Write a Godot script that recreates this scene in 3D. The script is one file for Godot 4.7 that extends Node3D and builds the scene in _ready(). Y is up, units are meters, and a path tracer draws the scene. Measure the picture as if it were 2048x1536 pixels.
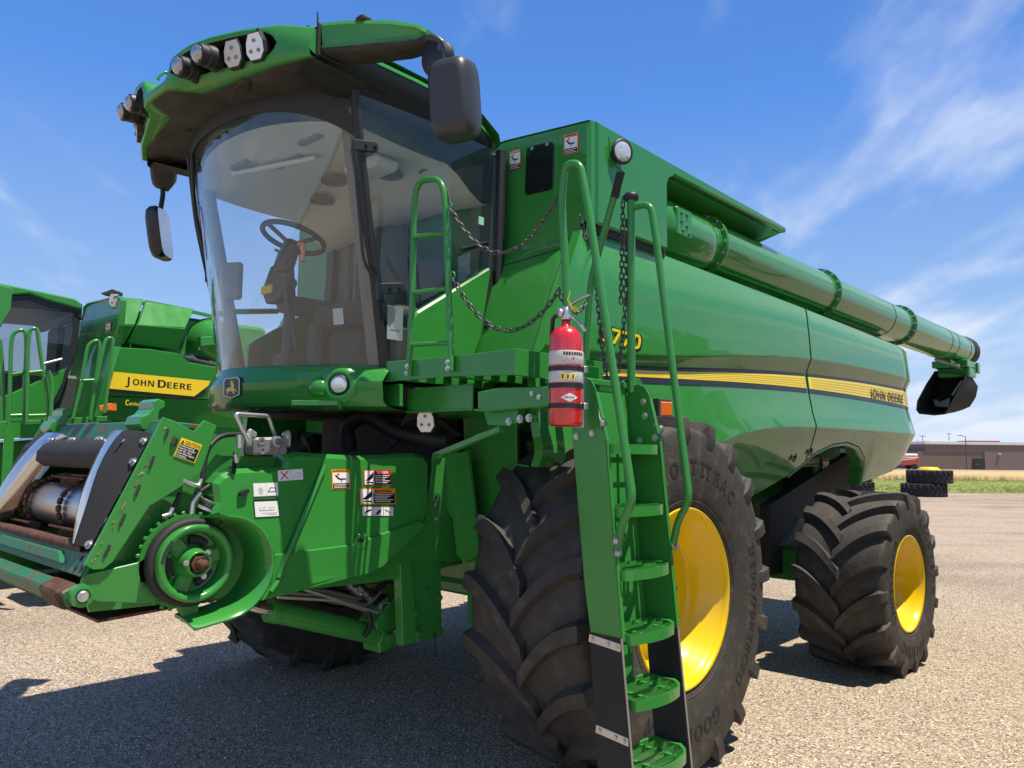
extends Node3D
# A green combine harvester parked on a gravel yard, a second one beyond it.
# x runs from the machine's front (-) to its rear (+), y is up, z is the ladder side.

var M := {}
var names := {}
var sg := 1
var rng := RandomNumberGenerator.new()
var combine: Node3D

# ---------------------------------------------------------------- helpers
func numbered(called: String) -> String:
	if not names.has(called):
		names[called] = 0
		return called
	names[called] += 1
	return "%s_%03d" % [called, names[called]]

func thing(called: String, label: String, category: String, at := Vector3.ZERO, group := "") -> Node3D:
	var o := Node3D.new()
	o.name = numbered(called)
	add_child(o)
	o.position = at
	tag(o, label, category, group)
	return o

func tag(o: Node, label: String, category: String, group := "") -> void:
	o.set_meta("label", label)
	o.set_meta("category", category)
	if group != "":
		o.set_meta("group", group)

func part(called: String, parent: Node3D, at := Vector3.ZERO) -> Node3D:
	var o := Node3D.new()
	o.name = called
	parent.add_child(o, true)
	o.position = at
	return o

func mb() -> SurfaceTool:
	var st := SurfaceTool.new()
	st.begin(Mesh.PRIMITIVE_TRIANGLES)
	return st

func mesh_of(st: SurfaceTool) -> ArrayMesh:
	st.generate_normals()
	return st.commit()

func put(called: String, mesh: Mesh, mat: Material, parent: Node3D, at := Vector3.ZERO) -> MeshInstance3D:
	var o := MeshInstance3D.new()
	o.name = called
	o.mesh = mesh
	o.material_override = mat
	parent.add_child(o, true)
	o.position = at
	return o

func build(called: String, st: SurfaceTool, mat: Material, parent: Node3D) -> MeshInstance3D:
	if bolts.size() > 0 and called in ["bolt", "rivet"]:
		return place_bolts(called, mat, parent)
	return put(called, mesh_of(st), mat, parent)

func single(called: String, st: SurfaceTool, mat: Material, label: String, category: String, group := "") -> MeshInstance3D:
	var o := put(numbered(called), mesh_of(st), mat, self)
	tag(o, label, category, group)
	return o

func setting(called: String, st: SurfaceTool, mat: Material) -> MeshInstance3D:
	var o := put(called, mesh_of(st), mat, self)
	o.set_meta("kind", "structure")
	return o

func flat(st: SurfaceTool) -> void:
	st.set_smooth_group(-1)

func smooth(st: SurfaceTool) -> void:
	sg += 1
	st.set_smooth_group(sg)

func tri(st: SurfaceTool, a: Vector3, b: Vector3, c: Vector3) -> void:
	st.add_vertex(a)
	st.add_vertex(b)
	st.add_vertex(c)

func quad(st: SurfaceTool, a: Vector3, b: Vector3, c: Vector3, d: Vector3) -> void:
	tri(st, a, b, c)
	tri(st, a, c, d)

# grid of rings: rows[i][j]; close joins the last column to the first
func loft(st: SurfaceTool, rows: Array, close := false, caps := false) -> void:
	var n: int = rows[0].size()
	for i in rows.size() - 1:
		for j in (n if close else n - 1):
			var k := (j + 1) % n
			quad(st, rows[i][j], rows[i + 1][j], rows[i + 1][k], rows[i][k])
	if caps:
		flat(st)
		for e in [0, rows.size() - 1]:
			var c := Vector3.ZERO
			for p in rows[e]:
				c += p
			c /= n
			for j in n:
				if e == 0:
					tri(st, c, rows[e][j], rows[e][(j + 1) % n])
				else:
					tri(st, c, rows[e][(j + 1) % n], rows[e][j])

func inset(pts: PackedVector2Array, d: float) -> PackedVector2Array:
	var out := PackedVector2Array()
	var n := pts.size()
	var cw := Geometry2D.is_polygon_clockwise(pts)
	for i in n:
		var a := (pts[i] - pts[(i + n - 1) % n]).normalized()
		var b := (pts[(i + 1) % n] - pts[i]).normalized()
		var na := Vector2(-a.y, a.x)
		var nb := Vector2(-b.y, b.x)
		if cw:
			na = -na
			nb = -nb
		var m := (na + nb)
		if m.length() < 0.01:
			m = na
		m = m.normalized()
		out.append(pts[i] + m * d / max(m.dot(na), 0.35))
	return out

# flat outline (planar 3D points) given thickness along t (towards the back), chamfered on the front face
func slab(st: SurfaceTool, pts: Array, t: Vector3, chamfer := 0.0) -> void:
	var nrm := Vector3.ZERO
	for i in pts.size():
		nrm += (pts[i] - pts[0]).cross(pts[(i + 1) % pts.size()] - pts[0])
	nrm = nrm.normalized()
	if nrm.dot(t) > 0:
		pts = pts.duplicate()
		pts.reverse()
		nrm = -nrm
	var o: Vector3 = pts[0]
	var u: Vector3 = (pts[1] - pts[0]).normalized()
	var v := nrm.cross(u)
	var p2 := PackedVector2Array()
	for p in pts:
		p2.append(Vector2((p - o).dot(u), (p - o).dot(v)))
	var inn := inset(p2, chamfer) if chamfer > 0 else p2
	var idx := Geometry2D.triangulate_polygon(inn)
	if idx.is_empty():
		inn = p2
		idx = Geometry2D.triangulate_polygon(p2)
	var f := []
	for p in inn:
		f.append(o + u * p.x + v * p.y)
	var idb := Geometry2D.triangulate_polygon(p2)
	flat(st)
	var dn := t.normalized() * chamfer
	for i in range(0, idx.size(), 3):
		var a: Vector3 = f[idx[i]]
		var b: Vector3 = f[idx[i + 1]]
		var c: Vector3 = f[idx[i + 2]]
		if (b - a).cross(c - a).dot(nrm) > 0:
			tri(st, a, c, b)
		else:
			tri(st, a, b, c)
	for i in range(0, idb.size(), 3):
		var a: Vector3 = pts[idb[i]] + t
		var b: Vector3 = pts[idb[i + 1]] + t
		var c: Vector3 = pts[idb[i + 2]] + t
		if (b - a).cross(c - a).dot(nrm) > 0:
			tri(st, a, b, c)
		else:
			tri(st, a, c, b)
	var n := pts.size()
	for i in n:
		var k := (i + 1) % n
		if chamfer > 0:
			quad(st, f[i], pts[i] + dn, pts[k] + dn, f[k])
			quad(st, pts[i] + dn, pts[i] + t, pts[k] + t, pts[k] + dn)
		else:
			quad(st, pts[i], pts[i] + t, pts[k] + t, pts[k])

func box(st: SurfaceTool, c: Vector3, size: Vector3, bevel := 0.004, basis := Basis.IDENTITY) -> void:
	flat(st)
	var h := size * 0.5
	var b: float = min(bevel, min(h.x, min(h.y, h.z)) * 0.8)
	for ax in 3:
		for s in [-1.0, 1.0]:
			var a1 := (ax + 1) % 3
			var a2 := (ax + 2) % 3
			var q := []
			for e in [[-1, -1], [1, -1], [1, 1], [-1, 1]]:
				var p := Vector3.ZERO
				p[ax] = h[ax] * s
				p[a1] = (h[a1] - b) * e[0]
				p[a2] = (h[a2] - b) * e[1]
				q.append(c + basis * p)
			if s > 0:
				q.reverse()
			quad(st, q[0], q[1], q[2], q[3])
	if b <= 0:
		return
	for ax in 3:
		var a1 := (ax + 1) % 3
		var a2 := (ax + 2) % 3
		for s1 in [-1.0, 1.0]:
			for s2 in [-1.0, 1.0]:
				var q := []
				for e in [[-1, 0], [1, 0], [1, 1], [-1, 1]]:
					var p := Vector3.ZERO
					p[ax] = (h[ax] - b) * e[0]
					p[a1] = (h[a1] - (b if e[1] == 0 else 0.0)) * s1
					p[a2] = (h[a2] - (0.0 if e[1] == 0 else b)) * s2
					q.append(c + basis * p)
				if s1 * s2 < 0:
					q.reverse()
				quad(st, q[0], q[1], q[2], q[3])
	for sx in [-1.0, 1.0]:
		for sy in [-1.0, 1.0]:
			for sz in [-1.0, 1.0]:
				var a := c + basis * Vector3(h.x * sx, (h.y - b) * sy, (h.z - b) * sz)
				var d := c + basis * Vector3((h.x - b) * sx, h.y * sy, (h.z - b) * sz)
				var e := c + basis * Vector3((h.x - b) * sx, (h.y - b) * sy, h.z * sz)
				if sx * sy * sz > 0:
					tri(st, a, e, d)
				else:
					tri(st, a, d, e)

# rounded path: corners replaced by arcs of about radius r
func rounded(path: Array, r: float, n := 5) -> Array:
	var out := [path[0]]
	for i in range(1, path.size() - 1):
		var p: Vector3 = path[i]
		var a: Vector3 = path[i - 1] - p
		var b: Vector3 = path[i + 1] - p
		var d: float = min(r, min(a.length(), b.length()) * 0.48)
		var p0 := p + a.normalized() * d
		var p1 := p + b.normalized() * d
		for k in n + 1:
			var t := float(k) / n
			out.append(p0.lerp(p, t).lerp(p.lerp(p1, t), t))
	out.append(path[-1])
	return out

func frames(path: Array) -> Array:
	var out := []
	var prev := Vector3.ZERO
	for i in path.size():
		var d: Vector3 = (path[min(i + 1, path.size() - 1)] - path[max(i - 1, 0)]).normalized()
		var x: Vector3
		if i == 0:
			x = d.cross(Vector3.UP if abs(d.y) < 0.9 else Vector3.RIGHT).normalized()
		else:
			x = (prev - d * prev.dot(d)).normalized()
		prev = x
		out.append([x, d.cross(x).normalized()])
	return out

func tube(st: SurfaceTool, path: Array, r: float, sides := 10, r2 := -1.0, caps := true) -> void:
	smooth(st)
	var fr := frames(path)
	var rows := []
	for i in path.size():
		var ring := []
		var rad: float = r if r2 < 0 else lerp(r, r2, float(i) / max(1, path.size() - 1))
		for k in sides:
			var a := TAU * k / sides
			ring.append(path[i] + (fr[i][0] * cos(a) + fr[i][1] * sin(a)) * rad)
		rows.append(ring)
	loft(st, rows, true, caps)

# profile: [radius, height along axis]; sharp corners keep a split normal when crease is set
func lathe(st: SurfaceTool, prof: Array, at: Vector3, axis: Vector3, segs := 32, crease := false) -> void:
	axis = axis.normalized()
	var x := axis.cross(Vector3.UP if abs(axis.y) < 0.9 else Vector3.RIGHT).normalized()
	var y := axis.cross(x)
	smooth(st)
	for i in prof.size() - 1:
		if crease:
			smooth(st)
		var rows := []
		for e in [0, 1]:
			var ring := []
			for k in segs:
				var a := TAU * k / segs
				ring.append(at + axis * prof[i + e][1] + (x * cos(a) + y * sin(a)) * prof[i + e][0])
			rows.append(ring)
		loft(st, rows, true)

# bolts are gathered and become one small mesh each when the batch is built
var bolts := []
var bolt_shape: ArrayMesh
func bolt(_st: SurfaceTool, at: Vector3, axis: Vector3, r := 0.012, h := 0.01) -> void:
	bolts.append([at, axis.normalized(), r, h])

func place_bolts(called: String, m: Material, parent: Node3D) -> MeshInstance3D:
	if bolt_shape == null:
		var st := mb()
		lathe(st, [[1.5, 0.0], [1.5, 0.25], [1.0, 0.25], [0.95, 1.0], [0.0, 1.05]], Vector3.ZERO, Vector3.UP, 8, true)
		bolt_shape = mesh_of(st)
	var o: MeshInstance3D
	for b in bolts:
		var y: Vector3 = b[1]
		var x := y.cross(Vector3.UP if abs(y.y) < 0.9 else Vector3.RIGHT).normalized()
		o = put(called, bolt_shape, m, parent)
		o.transform = Transform3D(Basis(x * b[2], y * b[3], x.cross(y) * b[2]), b[0])
	bolts.clear()
	return o

func ball(st: SurfaceTool, at: Vector3, r: Vector3, n := 10) -> void:
	smooth(st)
	var rows := []
	for i in n + 1:
		var ring := []
		var t := PI * i / n
		for k in n * 2:
			var a := TAU * k / (n * 2)
			ring.append(at + Vector3(cos(a) * sin(t) * r.x, cos(t) * r.y, sin(a) * sin(t) * r.z))
		rows.append(ring)
	loft(st, rows, true)

# rounded box swept as superellipse rings along an axis frame
func pillow(st: SurfaceTool, c: Vector3, bx: Vector3, by: Vector3, bz: Vector3, prof: Array, power := 5.0, segs := 28) -> void:
	smooth(st)
	var rows := []
	for p in prof:                      # p = [offset along bz, scale]
		var ring := []
		for k in segs:
			var a := TAU * k / segs
			var e := 2.0 / power
			var cx: float = sign(cos(a)) * pow(abs(cos(a)), e)
			var cy: float = sign(sin(a)) * pow(abs(sin(a)), e)
			ring.append(c + bx * cx * p[1] + by * cy * p[1] + bz * p[0])
		rows.append(ring)
	loft(st, rows, true, true)

var font_bold: SystemFont
var font_serif: SystemFont
func text_faces(txt: String, height: float, depth := 0.0, serif := false) -> PackedVector3Array:
	var t := TextMesh.new()
	t.text = txt
	t.font = font_serif if serif else font_bold
	t.font_size = 64
	t.pixel_size = height / 46.0
	t.depth = depth
	t.curve_step = 3.0
	var out := PackedVector3Array()
	var arr := t.surface_get_arrays(0)
	var v: PackedVector3Array = arr[Mesh.ARRAY_VERTEX]
	var ix = arr[Mesh.ARRAY_INDEX]
	if ix != null and ix.size() > 0:
		for i in ix:
			out.append(v[i])
	else:
		out = v
	return out

func text_on(st: SurfaceTool, txt: String, height: float, xf: Transform3D, depth := 0.0, widen := 1.0, serif := false) -> void:
	flat(st)
	for p in text_faces(txt, height, depth, serif):
		st.add_vertex(xf * Vector3(p.x * widen, p.y, p.z))

# printed sticker: O top-left corner, U along its width, V down its height (metres), items in 0..1 units
func decal(called: String, parent: Node3D, O: Vector3, U: Vector3, V: Vector3, items: Array, lift := 0.002) -> MeshInstance3D:
	var st := mb()
	flat(st)
	var N := V.cross(U).normalized()
	var b := Basis(U.normalized(), -V.normalized(), N)
	for it in items:
		st.set_color(it[1])
		var L: Vector3 = N * (lift + 0.0007 * it[2])
		if it[0] == "r":
			var r: Array = it[3]
			var q := [O + U * r[0] + V * r[1] + L, O + U * r[2] + V * r[1] + L, O + U * r[2] + V * r[3] + L, O + U * r[0] + V * r[3] + L]
			quad(st, q[0], q[1], q[2], q[3])
		elif it[0] == "p":
			var pp := PackedVector2Array()
			for p in it[3]:
				pp.append(Vector2(p[0], p[1]))
			var ix := Geometry2D.triangulate_polygon(pp)
			for i in range(0, ix.size(), 3):
				var q := []
				for k in 3:
					q.append(O + U * pp[ix[i + k]].x + V * pp[ix[i + k]].y + L)
				if (q[1] - q[0]).cross(q[2] - q[0]).dot(N) > 0:
					tri(st, q[0], q[2], q[1])
				else:
					tri(st, q[0], q[1], q[2])
		elif it[0] == "t":
			var f := text_faces(it[6], it[5] * V.length())
			var wide := 0.0
			for p in f:
				wide = max(wide, abs(p.x) * 2)
			var sx := 1.0
			if it.size() > 7 and wide > 0:
				sx = it[7] * U.length() / wide
			var c: Vector3 = O + U * it[3] + V * it[4] + L
			for p in f:
				st.add_vertex(c + b * Vector3(p.x * sx, p.y, 0))
	return build(called, st, M.print_ink, parent)

# ---------------------------------------------------------------- materials
func noise_tex(freq: float, ramp: Array, size := 512, seed_ := 1, octaves := 5, as_normal := false, bump := 4.0, kind := FastNoiseLite.TYPE_SIMPLEX_SMOOTH) -> NoiseTexture2D:
	var n := FastNoiseLite.new()
	n.noise_type = kind
	n.seed = seed_
	n.frequency = freq
	n.fractal_octaves = octaves
	var t := NoiseTexture2D.new()
	t.width = size
	t.height = size
	t.seamless = true
	t.noise = n
	if as_normal:
		t.as_normal_map = true
		t.bump_strength = bump
	elif ramp.size() > 0:
		var g := Gradient.new()
		var offs := PackedFloat32Array()
		var cols := PackedColorArray()
		for r in ramp:
			offs.append(r[0])
			cols.append(r[1])
		g.offsets = offs
		g.colors = cols
		t.color_ramp = g
	return t

func mat(lin: Color, rough := 0.5, metal := 0.0, coat := 0.0, coat_rough := 0.05) -> StandardMaterial3D:
	var m := StandardMaterial3D.new()
	m.albedo_color = lin.linear_to_srgb()
	m.roughness = rough
	m.metallic = metal
	if coat > 0:
		m.clearcoat_enabled = true
		m.clearcoat = coat
		m.clearcoat_roughness = coat_rough
	return m

func tri_map(m: StandardMaterial3D, scale: float, world := true) -> StandardMaterial3D:
	m.uv1_triplanar = true
	m.uv1_world_triplanar = world
	m.uv1_scale = Vector3.ONE * scale
	return m

func glass(tint: Color, alpha: float) -> StandardMaterial3D:
	var m := StandardMaterial3D.new()
	m.albedo_color = Color(tint.r, tint.g, tint.b, alpha)
	m.transparency = BaseMaterial3D.TRANSPARENCY_ALPHA
	m.roughness = 0.02
	m.metallic_specular = 0.5
	m.cull_mode = BaseMaterial3D.CULL_DISABLED
	return m

func make_materials() -> void:
	M.green = mat(Color(0.036, 0.232, 0.040), 0.30, 0.0, 0.65, 0.03)
	M.green.metallic_specular = 0.3
	var gr := noise_tex(0.012, [[0.0, Color(0.55, 0.55, 0.55)], [1.0, Color(1, 1, 1)]], 512, 7, 4)
	M.green.roughness_texture = gr
	# faint waviness of pressed sheet
	M.green.normal_enabled = true
	M.green.normal_texture = noise_tex(0.006, [], 512, 77, 2, true, 6.0)
	M.green.normal_scale = 0.10
	tri_map(M.green, 0.8)
	M.green_flat = mat(Color(0.038, 0.236, 0.042), 0.40, 0.0, 0.5, 0.15)
	M.green_flat.metallic_specular = 0.35
	M.green_flat.roughness_texture = gr
	tri_map(M.green_flat, 0.9)
	# worn paint: chips of rust and bare steel where the header rubs
	M.worn = mat(Color(1, 1, 1), 0.55)
	M.worn.albedo_texture = noise_tex(0.018, [[0.0, Color(0.10, 0.36, 0.22)], [0.52, Color(0.13, 0.42, 0.27)], [0.60, Color(0.16, 0.40, 0.28)], [0.66, Color(0.38, 0.30, 0.22)], [0.75, Color(0.36, 0.22, 0.14)], [1.0, Color(0.45, 0.38, 0.33)]], 512, 21, 6)
	tri_map(M.worn, 1.1)
	M.rust = mat(Color(1, 1, 1), 0.8)
	M.rust.albedo_texture = noise_tex(0.02, [[0.0, Color(0.17, 0.10, 0.07)], [0.5, Color(0.30, 0.19, 0.12)], [0.8, Color(0.40, 0.27, 0.17)], [1.0, Color(0.26, 0.23, 0.22)]], 512, 5, 6)
	tri_map(M.rust, 2.0)
	M.yellow = mat(Color(0.80, 0.54, 0.004), 0.32, 0.0, 0.7, 0.06)
	M.yellow.metallic_specular = 0.3
	M.decal_yellow = mat(Color(0.88, 0.64, 0.01), 0.35, 0.0, 0.25, 0.05)
	M.decal_yellow.metallic_specular = 0.3
	M.decal_black = mat(Color(0.012, 0.013, 0.016), 0.35, 0.0, 0.25, 0.05)
	M.decal_black.metallic_specular = 0.3
	M.decal_band = mat(Color(0.62, 0.42, 0.01), 0.35, 0.0, 0.25, 0.05)
	M.black = mat(Color(0.014, 0.015, 0.017), 0.5)
	M.black_gloss = mat(Color(0.010, 0.011, 0.013), 0.22)
	M.gap = mat(Color(0.028, 0.028, 0.028), 0.8)  # near-black: rubber of the door seam, and put-in shade of joint, slots and holes
	M.under = mat(Color(1, 1, 1), 0.75)
	M.under.albedo_texture = noise_tex(0.008, [[0.0, Color(0.13, 0.125, 0.12)], [0.55, Color(0.19, 0.18, 0.165)], [1.0, Color(0.27, 0.25, 0.225)]], 512, 3, 5)
	tri_map(M.under, 1.3)
	M.mirror_shell = mat(Color(0.030, 0.034, 0.040), 0.42)
	M.mirror_shell.normal_enabled = true
	M.mirror_shell.normal_texture = noise_tex(0.25, [], 256, 4, 2, true, 1.5)
	M.mirror_shell.normal_scale = 0.25
	tri_map(M.mirror_shell, 6.0)
	# tyre rubber with dust and dried mud in patches
	M.rubber = mat(Color(1, 1, 1), 0.72)
	M.rubber.albedo_texture = noise_tex(0.007, [[0.0, Color(0.20, 0.196, 0.192)], [0.45, Color(0.225, 0.217, 0.208)], [0.65, Color(0.255, 0.238, 0.218)], [1.0, Color(0.36, 0.318, 0.27)]], 1024, 12, 7)
	M.rubber.heightmap_enabled = false
	M.rubber.normal_enabled = true
	M.rubber.normal_texture = noise_tex(0.06, [], 512, 14, 4, true, 3.0)
	M.rubber.normal_scale = 0.35
	tri_map(M.rubber, 1.1, false)
	M.rubber_old = mat(Color(0.016, 0.016, 0.017), 0.8)
	M.steel = mat(Color(0.50, 0.50, 0.50), 0.32, 0.9)
	M.zinc = mat(Color(0.56, 0.57, 0.56), 0.38, 0.85)
	M.polished = mat(Color(0.62, 0.60, 0.58), 0.16, 0.95)
	M.cast = mat(Color(0.24, 0.24, 0.235), 0.55, 0.5)
	M.chain = mat(Color(0.10, 0.098, 0.095), 0.42, 0.7)
	M.belt = mat(Color(0.020, 0.018, 0.018), 0.7)
	M.hose = mat(Color(0.012, 0.012, 0.013), 0.55)
	M.red = mat(Color(0.60, 0.016, 0.022), 0.25, 0.0, 1.0, 0.05)
	M.orange = mat(Color(0.85, 0.16, 0.01), 0.2, 0.0, 0.8, 0.05)
	M.lens = mat(Color(0.66, 0.66, 0.66), 0.06, 0.35, 1.0, 0.03)
	M.lens_grey = mat(Color(0.32, 0.34, 0.36), 0.1, 0.7, 1.0, 0.03)
	M.reflector = mat(Color(0.80, 0.78, 0.74), 0.25, 0.1, 1.0, 0.05)
	M.glass = glass(Color(0.42, 0.56, 0.60), 0.055)
	M.glass_dark = glass(Color(0.03, 0.06, 0.06), 0.30)
	M.headliner = mat(Color(0.50, 0.55, 0.56), 0.85)
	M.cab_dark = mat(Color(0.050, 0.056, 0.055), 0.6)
	M.cab_grey = mat(Color(0.12, 0.135, 0.13), 0.7)
	M.seat = mat(Color(0.060, 0.062, 0.055), 0.9)
	M.seat_yellow = mat(Color(0.62, 0.50, 0.03), 0.8)
	M.rubber_flap = mat(Color(0.016, 0.016, 0.017), 0.75)
	M.rubber_flap.normal_enabled = true
	M.rubber_flap.normal_texture = noise_tex(0.05, [], 256, 31, 4, true, 3.0)
	M.rubber_flap.normal_scale = 0.3
	tri_map(M.rubber_flap, 3.0)
	M.print_ink = StandardMaterial3D.new()
	M.print_ink.vertex_color_use_as_albedo = true
	M.print_ink.roughness = 0.35
	M.cream = mat(Color(0.55, 0.54, 0.50), 0.6)
	M.flap_edge = mat(Color(0.22, 0.20, 0.17), 0.95)

# ---------------------------------------------------------------- camera, sky, sun
const EYE := Vector3(-3.918, 1.782, 4.309)
const AHEAD := Vector3(0.7291, 0.0, -0.6844)     # the row of field, grass and building beyond the yard lies across this direction
const ACROSS := Vector3(0.6844, 0.0, 0.7291)

func sky_image() -> Image:
	var w := 2048
	var h := 1024
	var im := Image.create(w, h, false, Image.FORMAT_RGB8)
	var n1 := FastNoiseLite.new()
	n1.seed = 41
	n1.noise_type = FastNoiseLite.TYPE_SIMPLEX_SMOOTH
	n1.frequency = 0.55
	n1.fractal_octaves = 5
	n1.fractal_gain = 0.52
	n1.domain_warp_enabled = true
	n1.domain_warp_amplitude = 0.55
	n1.domain_warp_frequency = 0.7
	n1.domain_warp_fractal_octaves = 3
	var n2 := FastNoiseLite.new()
	n2.seed = 9
	n2.frequency = 0.16
	n2.fractal_octaves = 2
	var zen := Color(0.045, 0.135, 0.40)
	var mid := Color(0.108, 0.298, 0.80)
	var low := Color(0.37, 0.575, 0.90)
	var hor := Color(0.68, 0.79, 0.95)
	var cl := Color(0.92, 0.96, 1.04)
	im.fill(Color(0.45, 0.42, 0.38))
	for y in h / 2 + 8:
		var el: float = (0.5 - (y + 0.5) / h) * PI
		var s: float = max(sin(el), 0.0)
		var base: Color
		if s < 0.14:
			base = hor.lerp(low, s / 0.14)
		elif s < 0.42:
			base = low.lerp(mid, pow((s - 0.14) / 0.28, 0.8))
		else:
			base = mid.lerp(zen, pow((s - 0.42) / 0.58, 0.8))
		for x in w:
			var az: float = ((x + 0.5) / w - 0.5) * TAU
			var dx: float = sin(az) * cos(el)
			var dz: float = -cos(az) * cos(el)
			var k: float = 1.0 / (s + 0.13)
			var px: float = dx * k
			var pz: float = dz * k
			# streaks drawn out along one wind direction
			var u: float = px * 0.766 - pz * 0.643
			var v: float = px * 0.643 + pz * 0.766
			var a: float = n1.get_noise_2d(u * 0.75 + 3.0, v * 1.9)
			var b: float = n1.get_noise_2d(u * 2.6 + 40.0, v * 7.0 + 11.0)
			var cov: float = max(n2.get_noise_2d(px - 11.0, pz + 2.0) * 1.15 + 0.03, n2.get_noise_2d(px * 0.9 + 8.6, pz - 30.0) * 0.95 - 0.05)
			var d: float = smoothstep(0.0, 0.75, a * 0.65 + b * 0.30 + cov * 0.85 + 0.04)
			d *= smoothstep(-0.01, 0.05, s) * (0.85 - 0.35 * smoothstep(0.3, 0.8, s))
			im.set_pixel(x, y, (base.lerp(cl, d * 0.88) * 0.73).linear_to_srgb())
	return im

func set_light() -> void:
	var cam := Camera3D.new()
	cam.name = "camera"
	add_child(cam)
	cam.fov = 52.85
	cam.near = 0.05
	cam.far = 4000.0
	var yaw := deg_to_rad(46.82)
	var pitch := deg_to_rad(5.212)
	var roll := deg_to_rad(0.67)
	var f := Vector3(sin(yaw) * cos(pitch), sin(pitch), -cos(yaw) * cos(pitch))
	var r := f.cross(Vector3.UP).normalized()
	var u := r.cross(f)
	cam.transform = Transform3D(Basis(r * cos(roll) + u * sin(roll), u * cos(roll) - r * sin(roll), -f), EYE)
	cam.current = true
	var env := Environment.new()
	env.background_mode = Environment.BG_SKY
	var sky := Sky.new()
	var pm := PanoramaSkyMaterial.new()
	pm.panorama = ImageTexture.create_from_image(sky_image())
	sky.sky_material = pm
	env.sky = sky
	env.tonemap_mode = Environment.TONE_MAPPER_LINEAR
	env.tonemap_exposure = 1.4
	env.sdfgi_enabled = true
	env.ssao_enabled = true
	env.ssil_enabled = true
	var we := WorldEnvironment.new()
	we.name = "world_environment"
	we.environment = env
	add_child(we)
	var sun := DirectionalLight3D.new()
	sun.name = "sun"
	sun.light_energy = 1.6
	sun.light_color = Color(1.0, 0.955, 0.88)
	sun.light_angular_distance = 0.53
	sun.shadow_enabled = true
	add_child(sun)
	sun.look_at_from_position(Vector3.ZERO, Vector3(-0.11, -1.0, -0.30))

# ---------------------------------------------------------------- ground
func yard(ahead: float, across: float, y := 0.0) -> Vector3:
	return Vector3(EYE.x, y, EYE.z) + AHEAD * ahead + ACROSS * across

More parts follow.
